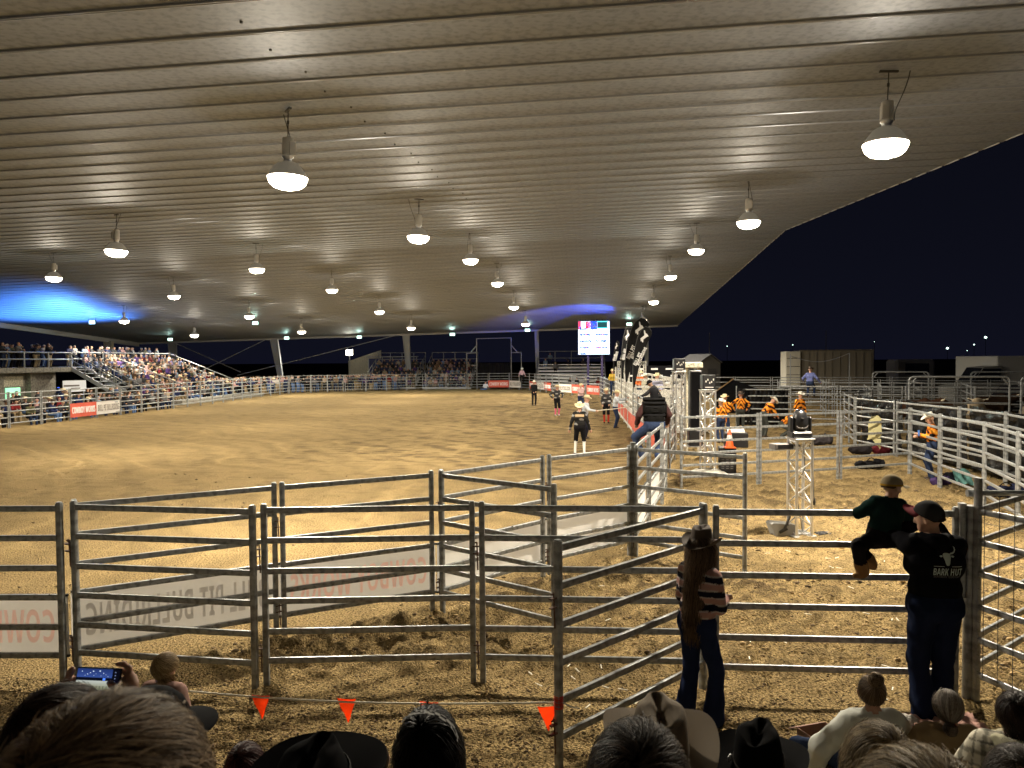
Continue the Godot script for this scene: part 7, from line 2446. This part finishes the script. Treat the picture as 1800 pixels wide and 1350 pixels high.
func build_front_row():
	var jeans := cloth("jeans", 0.030, 0.045, 0.095)
	var dark := cloth("dark jacket", 0.016, 0.016, 0.018)
	var pants := cloth("front pants", 0.02, 0.02, 0.03)
	var J: Dictionary
	# large head at the lower left
	J = seated(V(-0.565, 0.80, 2.600), PI - 0.1, {"top": dark, "pants": pants}, "large head of light brown hair at the lower left corner, closest to the camera")
	hair(J, J.root, {"fly": 0.012, "col": Color(0.15, 0.098, 0.054), "col2": Color(0.66, 0.47, 0.29), "len": 0.12, "n": 20000, "steps": 7, "lift": 0.12, "w": 0.0008, "swirl": 0.8, "mess": 1.35, "stand": 0.05, "wave": 0.12, "fall": 0.10, "seed": 3, "size": 1.22, "low": -0.8, "clump": 3.4})
	# phone holder
	var k0: float = 1.72 / 1.75
	var H0: Vector3 = human({"h": 1.72, "pel": Vector3(0, 0.52 * k0, 0)}).H
	var turn0 := Basis(Vector3.UP, PI - 0.35)
	var feet0: Vector3 = V(-1.31, 1.70, 2.215) - turn0 * H0
	var phone0 := V(-1.625, 2.30, 2.105)
	J = seated(V(-1.31, 1.70, 2.215), PI - 0.35, {"top": dark, "pants": pants, "hl": turn0.inverse() * (phone0 + Vector3(-0.118, -0.20, 0.06) - feet0), "hr": turn0.inverse() * (phone0 + Vector3(0.125, -0.20, 0.06) - feet0), "er": Vector3(-0.6, -1, 0)}, "woman with dark brown hair at the left edge holding up a phone")
	hair(J, J.root, {"col": Color(0.016, 0.009, 0.007), "col2": Color(0.090, 0.050, 0.034), "len": 0.40, "n": 8000, "steps": 12, "long": true, "low": -0.8, "wave": 0.06, "fall": 0.25, "lift": 0.10, "w": 0.0012, "swirl": 0.2, "mess": 0.5, "seed": 22, "size": 1.06, "clump": 3.0}, "long_hair")
	phone_hands(J)
	# fair-haired child on the sand
	J = person({"h": 1.22, "top": cloth("child top", 0.32, 0.20, 0.17), "pants": jeans, "cell": 0.018, "hl": Vector3(0.16, 0.6, 0.1), "hr": Vector3(-0.16, 0.6, 0.1), "look": Vector3(-0.3, 0, 1)}, "small fair-haired child standing before the front fence", V(-2.80, 4.62, 0.02), PI - 0.1)
	hair(J, J.root, {"col": Color(0.12, 0.075, 0.034), "col2": Color(0.52, 0.38, 0.20), "len": 0.09, "n": 6000, "steps": 6, "lift": 0.14, "w": 0.0013, "swirl": 0.6, "mess": 1.2, "stand": 0.15, "seed": 8, "low": -0.85, "size": 1.10, "clump": 4.0})
	# man in black cap
	J = seated(V(-1.27, 2.02, 2.07), PI - 0.75, {"top": dark, "pants": pants, "look": Vector3(-0.3, 0, 1)}, "person in flat black cap, peak pointing right, behind the large brown head")
	cap_on(J, J.root, M["black matt"], M["black matt"])
	simple_hair(J, J.root, "hair", "short", cloth("hair dark", 0.03, 0.02, 0.014))
	# dark red hair
	J = seated(V(-1.46, 3.0, 1.42), PI, {"h": 1.45, "top": dark, "pants": pants}, "top of a small dark red-haired head under the first orange flag")
	hair(J, J.root, {"col": Color(0.030, 0.010, 0.009), "col2": Color(0.10, 0.035, 0.03), "len": 0.2, "n": 2600, "steps": 7, "lift": 0.05, "w": 0.0022, "swirl": 0.1, "mess": 0.3, "seed": 31, "low": -0.9, "wave": 0.06, "clump": 5.0})
	# black hat
	J = seated(V(-0.735, 1.92, 1.93), PI - 0.15, {"top": dark, "pants": pants}, "wide black cowboy hat seen from behind at the bottom, left of the black-haired head")
	hat_on(J, J.root, M["black felt"], 0.22, 0.11, 0.045, -0.22, cloth("band grey", 0.10, 0.10, 0.095))
	# small head right of that hat
	J = seated(V(-0.955, 3.2, 1.36), PI + 0.6, {"h": 1.3, "top": dark, "pants": pants}, "small brown-haired head peeping out right of the wide black hat")
	hair(J, J.root, {"col": Color(0.025, 0.016, 0.011), "col2": Color(0.08, 0.05, 0.032), "len": 0.12, "n": 2000, "steps": 6, "lift": 0.05, "w": 0.0024, "seed": 41, "low": -0.7, "clump": 5.0})
	# black hair under a patterned headband
	J = seated(V(-0.525, 2.4, 1.86), PI, {"top": dark, "pants": pants}, "straight black hair under a black and white headband at the bottom centre")
	hair(J, J.root, {"col": Color(0.004, 0.004, 0.005), "col2": Color(0.014, 0.012, 0.012), "len": 0.50, "n": 3600, "steps": 14, "long": true, "low": -0.9, "wave": 0.02, "fall": 0.30, "lift": 0.08, "w": 0.0026, "swirl": 0.05, "mess": 0.1, "seed": 51, "size": 1.08, "clump": 3.0}, "long_hair")
	var hb := MB.new()
	hb.colored = true
	hb.grid(5, 61, func(a, b):
		var w = lerpf(-1.75, 1.75, b / 60.0)
		return Vector3(sin(w) * 0.100, 0.030 + cos(w) * 0.112, -0.006 + 0.0065 * (a - 2) - 0.035 * cos(w) - 0.01))
	for j in hb.v.size():
		var p := hb.v[j]
		hb.c[j] = Color(0.62, 0.62, 0.60) if sin(p.x * 190.0) * sin(p.z * 260.0 + p.x * 60.0) > -0.05 else Color(0.012, 0.012, 0.014)
	var hm := cloth("headband", 1, 1, 1)
	hm.vertex_color_use_as_albedo = true
	obj("headband", hb, hm, J.root, Transform3D(Basis(J.hx, J.hd, J.look).scaled_local(Vector3.ONE * 1.03), J.H + J.hd * 0.01))
	# tan hat and the dark curls in front of it
	J = seated(V(0.235, 2.4, 1.835), PI + 0.05, {"top": dark, "pants": pants}, "tan felt cowboy hat with creased crown at the bottom, behind the dark curly head")
	hat_on(J, J.root, M["hat tan"], 0.225, 0.140, 0.075, -0.10)
	J = seated(V(0.105, 1.5, 2.270), PI - 0.1, {"top": dark, "pants": pants}, "dark brown curly head in front of the tan felt hat")
	hair(J, J.root, {"col": Color(0.016, 0.011, 0.008), "col2": Color(0.20, 0.145, 0.11), "len": 0.13, "n": 13000, "steps": 8, "lift": 0.15, "w": 0.0010, "swirl": 0.9, "fly": 0.015, "mess": 1.1, "stand": 0.05, "wave": 0.24, "fall": 0.08, "seed": 61, "size": 1.06, "low": -0.8, "clump": 3.5})
	J = seated(V(0.665, 2.9, 1.52), PI - 0.45, {"top": dark, "pants": pants}, "black felt cowboy hat with silver buckle, right of the tan hat")
	hat_on(J, J.root, M["black felt"], 0.215, 0.145, 0.05, -0.12, M["hat band"])
	var bk := MB.new()
	bk.cbox(Vector3(0.100, 0.095, -0.055), Vector3(0.006, 0.022, 0.034), 0.002)
	obj("buckle", bk, M["aluminium"], J.root, Transform3D(Basis(J.hx, J.hd, J.look), J.H))
	# woman with a bun
	J = seated(V(1.975, 5.30, 0.82), PI + 0.1, {"h": 1.66, "cell": 0.014, "top": cloth("sweater white", 0.62, 0.64, 0.59), "pants": jeans, "pel": Vector3(0, 0.12, 0), "fl": Vector3(0.3, 0.09, 0.55), "fr": Vector3(-0.3, 0.09, 0.55), "hl": Vector3(0.36, 0.12, 0.12), "hr": Vector3(-0.3, 0.3, 0.3), "el": Vector3(1, 0.2, -0.2), "loose": 0.035, "look": Vector3(-0.25, 0, 1)}, "woman in white sweater with her hair in a bun, sitting on the ground")
	var hs := {"col": Color(0.06, 0.038, 0.024), "col2": Color(0.30, 0.21, 0.13), "len": 0.26, "n": 8000, "steps": 8, "lift": 0.06, "w": 0.0011, "tie": Vector3(0, 0.10, -0.085), "seed": 71, "low": -0.75, "size": 1.04, "clump": 5.0}
	hair(J, J.root, hs)
	bun(J, J.root, Vector3(-0.01, 0.135, -0.075), 0.050, Color(0.06, 0.038, 0.024), Color(0.28, 0.20, 0.12))
	# woman with a grey-streaked low bun
	J = seated(V(2.41, 5.15, 0.81), PI - 0.05, {"h": 1.64, "cell": 0.014, "top": cloth("jacket tan", 0.21, 0.15, 0.085), "pants": jeans, "pel": Vector3(0, 0.12, 0), "fl": Vector3(0.3, 0.09, 0.55), "fr": Vector3(-0.3, 0.09, 0.55), "hl": Vector3(0.26, 0.25, 0.3), "hr": Vector3(-0.3, 0.2, 0.25), "loose": 0.03}, "woman in tan jacket with streaked hair tied low, sitting on the ground")
	hair(J, J.root, {"col": Color(0.055, 0.042, 0.034), "col2": Color(0.36, 0.32, 0.27), "len": 0.26, "n": 8000, "steps": 8, "lift": 0.06, "w": 0.0011, "tie": Vector3(0.03, -0.06, -0.105), "seed": 81, "low": -0.8, "size": 1.04, "clump": 6.0})
	bun(J, J.root, Vector3(0.03, -0.085, -0.115), 0.042, Color(0.035, 0.026, 0.02), Color(0.12, 0.09, 0.07), "low_bun")
	# man in plaid
	var plaid := func(p: Vector3, r: int) -> Color:
		if r != 1: return Color.WHITE
		var a := fposmod(p.x + 0.3 * p.z, 0.13)
		var b := fposmod(p.y + 0.25 * p.z, 0.14)
		var c := Color(0.60, 0.57, 0.47)
		if a < 0.028: c = c * 0.42
		if b < 0.03: c = c * 0.42
		if absf(a - 0.07) < 0.006 or absf(b - 0.08) < 0.006: c = c * 0.35
		c.a = 1.0
		return c
	var pm := cloth("paint", 1, 1, 1)
	J = seated(V(2.545, 4.62, 1.02), PI - 0.35, {"cell": 0.012, "top": pm, "paint": plaid, "pants": jeans, "loose": 0.03, "pel": Vector3(0, 0.3, 0), "hl": Vector3(0.3, 0.42, 0.25), "hr": Vector3(-0.3, 0.42, 0.25), "look": Vector3(-0.15, 0, 1)}, "dark-haired man in cream plaid shirt at the right edge of the crowd")
	hood(J, cloth("hood cream", 0.48, 0.46, 0.33))
	hair(J, J.root, {"col": Color(0.008, 0.005, 0.004), "col2": Color(0.04, 0.022, 0.016), "len": 0.10, "n": 3600, "steps": 7, "lift": 0.14, "w": 0.0020, "swirl": 0.9, "mess": 1.2, "stand": 0.3, "wave": 0.35, "seed": 91, "size": 1.05, "low": -0.85, "clump": 4.0})
	# fair heads at the lower right
	J = seated(V(0.925, 2.4, 1.865), PI + 0.2, {"top": dark, "pants": pants}, "wavy fair hair at the bottom, in front of the white sweater")
	hair(J, J.root, {"col": Color(0.13, 0.09, 0.042), "col2": Color(0.55, 0.42, 0.24), "len": 0.32, "n": 9000, "steps": 12, "long": true, "lift": 0.12, "w": 0.0012, "swirl": 0.5, "mess": 0.8, "stand": 0.08, "wave": 0.22, "fall": 0.2, "seed": 101, "size": 1.04, "low": -0.9, "clump": 3.5}, "wavy_hair")
	J = seated(V(0.575, 1.30, 2.31), PI - 0.1, {"top": dark, "pants": pants}, "broad honey-blond head at the bottom right, closest to the camera there")
	hair(J, J.root, {"col": Color(0.15, 0.10, 0.045), "col2": Color(0.60, 0.45, 0.24), "len": 0.24, "n": 16000, "steps": 9, "lift": 0.11, "w": 0.0009, "swirl": 0.3, "mess": 0.6, "stand": 0.05, "wave": 0.10, "fall": 0.15, "seed": 111, "size": 1.30, "low": -0.9, "clump": 3.0})
	J = seated(V(1.115, 2.0, 2.03), PI - 0.2, {"top": dark, "pants": pants}, "close-cropped grey head at the lower right corner")
	hair(J, J.root, {"col": Color(0.05, 0.038, 0.030), "col2": Color(0.12, 0.094, 0.078), "len": 0.018, "n": 7000, "steps": 3, "lift": 0.02, "w": 0.0013, "swirl": 0.3, "mess": 0.4, "stand": 0.3, "seed": 121, "low": -0.8, "clump": 5.0})
	# blanket and things on the ground beside the women
	var t := thing("blanket", "pink blanket spread on the sand between the seated women and the fence", "blanket", V(2.78, 6.28, 0.02), 0.1)
	var fn := FastNoiseLite.new(); fn.seed = 5; fn.frequency = 2.5
	var m := MB.new()
	m.grid(24, 30, func(a, b): return Vector3(-0.55 + 1.1 * b / 29.0, 0.06 + 0.05 * fn.get_noise_2d(a * 0.25, b * 0.2) + 0.02 * fn.get_noise_2d(a * 1.1, b * 0.9), -0.35 + 0.7 * a / 23.0))
	obj("cloth", m, cloth("blanket pink", 0.55, 0.33, 0.28), t)
	t = thing("frilled_cushion", "white frilled cushion on the pink blanket", "cushion", V(2.62, 6.48, 0.06), 0.1)
	m = MB.new()
	m.grid(8, 57, func(a, b):
		var w = TAU * b / 56.0
		var rr = 0.10 * a / 7.0 * (1.0 + 0.25 * sin(w * 14.0) * a / 7.0) + 0.03
		return Vector3(cos(w) * rr * 1.3, 0.07 * sqrt(1.0 - pow(a / 7.0, 2.0)) + 0.012 * sin(w * 14.0) * a / 7.0, sin(w) * rr * 0.7))
	obj("cover", m, cloth("cushion white", 0.62, 0.60, 0.55), t)
	t = thing("picnic_box", "open paper box with pink flaps left of the woman in white", "box", V(1.86, 6.02, 0.0), 0.4)
	t.scale = Vector3.ONE * 0.8
	for q in [[Vector3(0, 0.12, 0.14), Vector3(0.34, 0.24, 0.01)], [Vector3(0, 0.12, -0.14), Vector3(0.34, 0.24, 0.01)], [Vector3(0.17, 0.12, 0), Vector3(0.01, 0.24, 0.28)], [Vector3(-0.17, 0.12, 0), Vector3(0.01, 0.24, 0.28)]]:
		m = MB.new()
		m.box(q[0], q[1])
		obj("side", m, cloth("box paper", 0.34, 0.22, 0.16), t)
	for s in [-1.0, 1.0]:
		m = MB.new()
		m.cbox(Vector3.ZERO, Vector3(0.34, 0.008, 0.16), 0.002)
		obj("flap", m, cloth("flap pink", 0.50, 0.33, 0.28), t, Transform3D(Basis(Vector3(1, 0, 0), s * 0.5), Vector3(0, 0.205, s * 0.205)))


func phone_hands(J: Dictionary):
	var c := V(-1.625, 2.30, 2.105)
	var t := thing("phone", "phone filming the arena, held up sideways at the lower left", "phone", c, 0.02)
	t.rotation = Vector3(-0.30, 0.10, -0.045)
	var m := MB.new()
	m.cbox(Vector3.ZERO, Vector3(0.152, 0.074, 0.009), 0.0035)
	obj("case", m, M["black plastic"], t)
	var im := Image.create_empty(192, 96, false, Image.FORMAT_RGB8)
	for y in 96:
		var col := Color(0.10, 0.16, 0.33).lerp(Color(0.16, 0.24, 0.46), y / 40.0) if y < 40 else (Color(0.01, 0.02, 0.07) if y < 54 else Color(0.58, 0.60, 0.58).lerp(Color(0.40, 0.40, 0.30), (y - 54) / 42.0))
		im.fill_rect(Rect2i(0, y, 192, 1), col)
	for q in [[70, 10, 4], [58, 17, 3], [100, 8, 4], [118, 18, 3], [46, 24, 3], [84, 22, 2], [130, 26, 2], [36, 30, 2], [76, 30, 2], [108, 30, 2], [140, 33, 2], [20, 12, 3]]:
		im.fill_rect(Rect2i(q[0], q[1], q[2], q[2]), Color(0.9, 0.95, 1.0))
	im.fill_rect(Rect2i(120, 42, 11, 10), Color(0.3, 0.5, 1.0))
	for k in 9: im.fill_rect(Rect2i(20 + 15 * k, 78, 2, 18), Color(0.07, 0.09, 0.08))
	for k in 3: im.fill_rect(Rect2i(10, 80 + 6 * k, 140, 1), Color(0.10, 0.12, 0.10))
	im.fill_rect(Rect2i(160, 0, 32, 96), Color(0.01, 0.015, 0.05))
	for k in 4: im.fill_rect(Rect2i(172, 12 + 14 * k, 4, 4), Color(0.5, 0.55, 0.7))
	var sm := StandardMaterial3D.new()
	sm.albedo_color = Color.BLACK
	sm.roughness = 0.15
	sm.emission_enabled = true
	sm.emission_texture = ImageTexture.create_from_image(im)
	sm.emission_energy_multiplier = 1.2
	var q2 := QuadMesh.new()
	q2.size = Vector2(0.142, 0.066)
	obj("screen", q2, sm, t, Transform3D(Basis(), Vector3(0, 0, 0.0052)))
	# two hands, fingers closed round the phone (in the phone's own axes)
	var b := []
	var fing := func(pts: Array, r: float):
		for j in pts.size() - 1: b.append([pts[j], pts[j + 1], r * (1.0 - 0.08 * j), r * (1.0 - 0.08 * (j + 1)), 0])
	# right hand: palm behind and right of the phone, thumb over the screen
	b.append([Vector3(0.098, -0.070, -0.010), Vector3(0.098, 0.000, -0.016), 0.026, 0.024, 0])
	b.append([Vector3(0.112, -0.072, -0.008), Vector3(0.112, -0.015, -0.012), 0.022, 0.020, 0])
	b.append([Vector3(0.105, -0.085, -0.008), Vector3(0.125, -0.190, 0.035), 0.030, 0.027, 0])
	fing.call([Vector3(0.100, -0.050, 0.006), Vector3(0.080, -0.030, 0.020), Vector3(0.058, -0.014, 0.018), Vector3(0.046, -0.008, 0.014)], 0.0115)
	fing.call([Vector3(0.098, 0.004, -0.014), Vector3(0.092, 0.036, -0.012), Vector3(0.074, 0.050, -0.004), Vector3(0.056, 0.050, 0.000)], 0.0095)
	fing.call([Vector3(0.104, -0.008, -0.018), Vector3(0.090, 0.018, -0.026), Vector3(0.064, 0.026, -0.024), Vector3(0.044, 0.024, -0.020)], 0.0095)
	fing.call([Vector3(0.102, -0.028, -0.018), Vector3(0.084, -0.008, -0.028), Vector3(0.058, 0.000, -0.026), Vector3(0.040, 0.000, -0.020)], 0.0093)
	fing.call([Vector3(0.098, -0.048, -0.016), Vector3(0.080, -0.032, -0.026), Vector3(0.060, -0.026, -0.022)], 0.0082)
	# left hand: cups the other end, fingers under it
	b.append([Vector3(-0.098, -0.075, -0.006), Vector3(-0.096, -0.015, -0.012), 0.024, 0.021, 0])
	b.append([Vector3(-0.100, -0.085, -0.006), Vector3(-0.115, -0.185, 0.035), 0.028, 0.026, 0])
	fing.call([Vector3(-0.104, -0.040, 0.004), Vector3(-0.098, -0.008, 0.010), Vector3(-0.092, 0.018, 0.010), Vector3(-0.088, 0.030, 0.008)], 0.0112)
	fing.call([Vector3(-0.088, -0.010, -0.016), Vector3(-0.066, 0.008, -0.024), Vector3(-0.042, 0.010, -0.020)], 0.0095)
	fing.call([Vector3(-0.086, -0.028, -0.016), Vector3(-0.062, -0.020, -0.022), Vector3(-0.040, -0.016, -0.018)], 0.0095)
	fing.call([Vector3(-0.084, -0.050, -0.010), Vector3(-0.060, -0.052, -0.006), Vector3(-0.034, -0.050, 0.004), Vector3(-0.022, -0.046, 0.006)], 0.0093)
	fing.call([Vector3(-0.086, -0.068, -0.006), Vector3(-0.062, -0.070, 0.004), Vector3(-0.038, -0.062, 0.010)], 0.0085)
	var xf := Transform3D(t.basis, t.position)
	var inv: Transform3D = J.root.transform.affine_inverse() * xf
	for q in b:
		q[0] = inv * q[0]
		q[1] = inv * q[1]
	# forearms run on to the elbows of the body
	for e in [["l", Vector3(-0.115, -0.185, 0.035)], ["r", Vector3(0.125, -0.190, 0.035)]]:
		b.append([inv * e[1], J["elbow_" + e[0]], 0.027, 0.04, 0])
	obj("hands", surfaces(field(b, 0.0042, 0.010)).mesh, M["skin"], J.root)


# ------------------------------------------------------------------ clods and litter on the sand
func build_litter():
	var r := RandomNumberGenerator.new()
	r.seed = 17
	var m := MB.new()
	m.lathe([Vector2(0.0, 0.5), Vector2(0.7, 0.32), Vector2(1.0, 0.0), Vector2(0.75, -0.25), Vector2(0.0, -0.3)], 6)
	for j in m.v.size(): m.v[j] *= 1.0 + 0.25 * sin(j * 2.3)
	var mm := MultiMesh.new()
	mm.transform_format = MultiMesh.TRANSFORM_3D
	mm.use_colors = true
	mm.mesh = m.commit()
	var xs := []
	for k in 70000:
		var d := 5.2 + 15.0 * pow(r.randf(), 1.7)
		var x := r.randf_range(-0.95, 0.75) * (d + 0.5)
		var side := arena_side(x, d)
		if side > 0.2 and r.randf() < 0.93: continue
		var s := 0.004 + 0.010 * pow(r.randf(), 3.0)
		if d > 7.6 and r.randf() < 0.22: s *= 2.4
		xs.append([x, d, s])
	mm.instance_count = xs.size()
	for k in xs.size():
		var q = xs[k]
		mm.set_instance_transform(k, Transform3D(Basis.from_euler(Vector3(r.randf() * 0.6, r.randf() * TAU, r.randf() * 0.6)).scaled(Vector3(q[2] * r.randf_range(0.8, 1.8), q[2], q[2])), V(q[0], q[1], q[2] * 0.2 + 0.004)))
		var tone := r.randf()
		mm.set_instance_color(k, Color(0.40, 0.28, 0.13).lerp(Color(0.09, 0.06, 0.032), clampf(tone * 1.3 - 0.1, 0, 1)))
	var mi := MultiMeshInstance3D.new()
	mi.name = "soil_crumbs"
	mi.multimesh = mm
	var cm := mat("crumbs", Color.WHITE, 0.95)
	cm.vertex_color_use_as_albedo = true
	mi.material_override = cm
	add_child(mi)
	tag(mi, "crumbs of soil and wood chips scattered over the sand", "soil", "", "stuff")
	var st := MB.new()
	for k in 60:
		var d := r.randf_range(6.5, 14.0)
		var x := r.randf_range(-0.1, 0.42) * d
		var a := r.randf() * TAU
		st.bar(V(x, d, 0.03), V(x + 0.09 * cos(a), d + 0.09 * sin(a), 0.035), 0.012, 0.004)
	tag(obj("straw_bits", st, M["rope"]), "pale bits of straw on the sand in the lanes", "straw", "", "stuff")
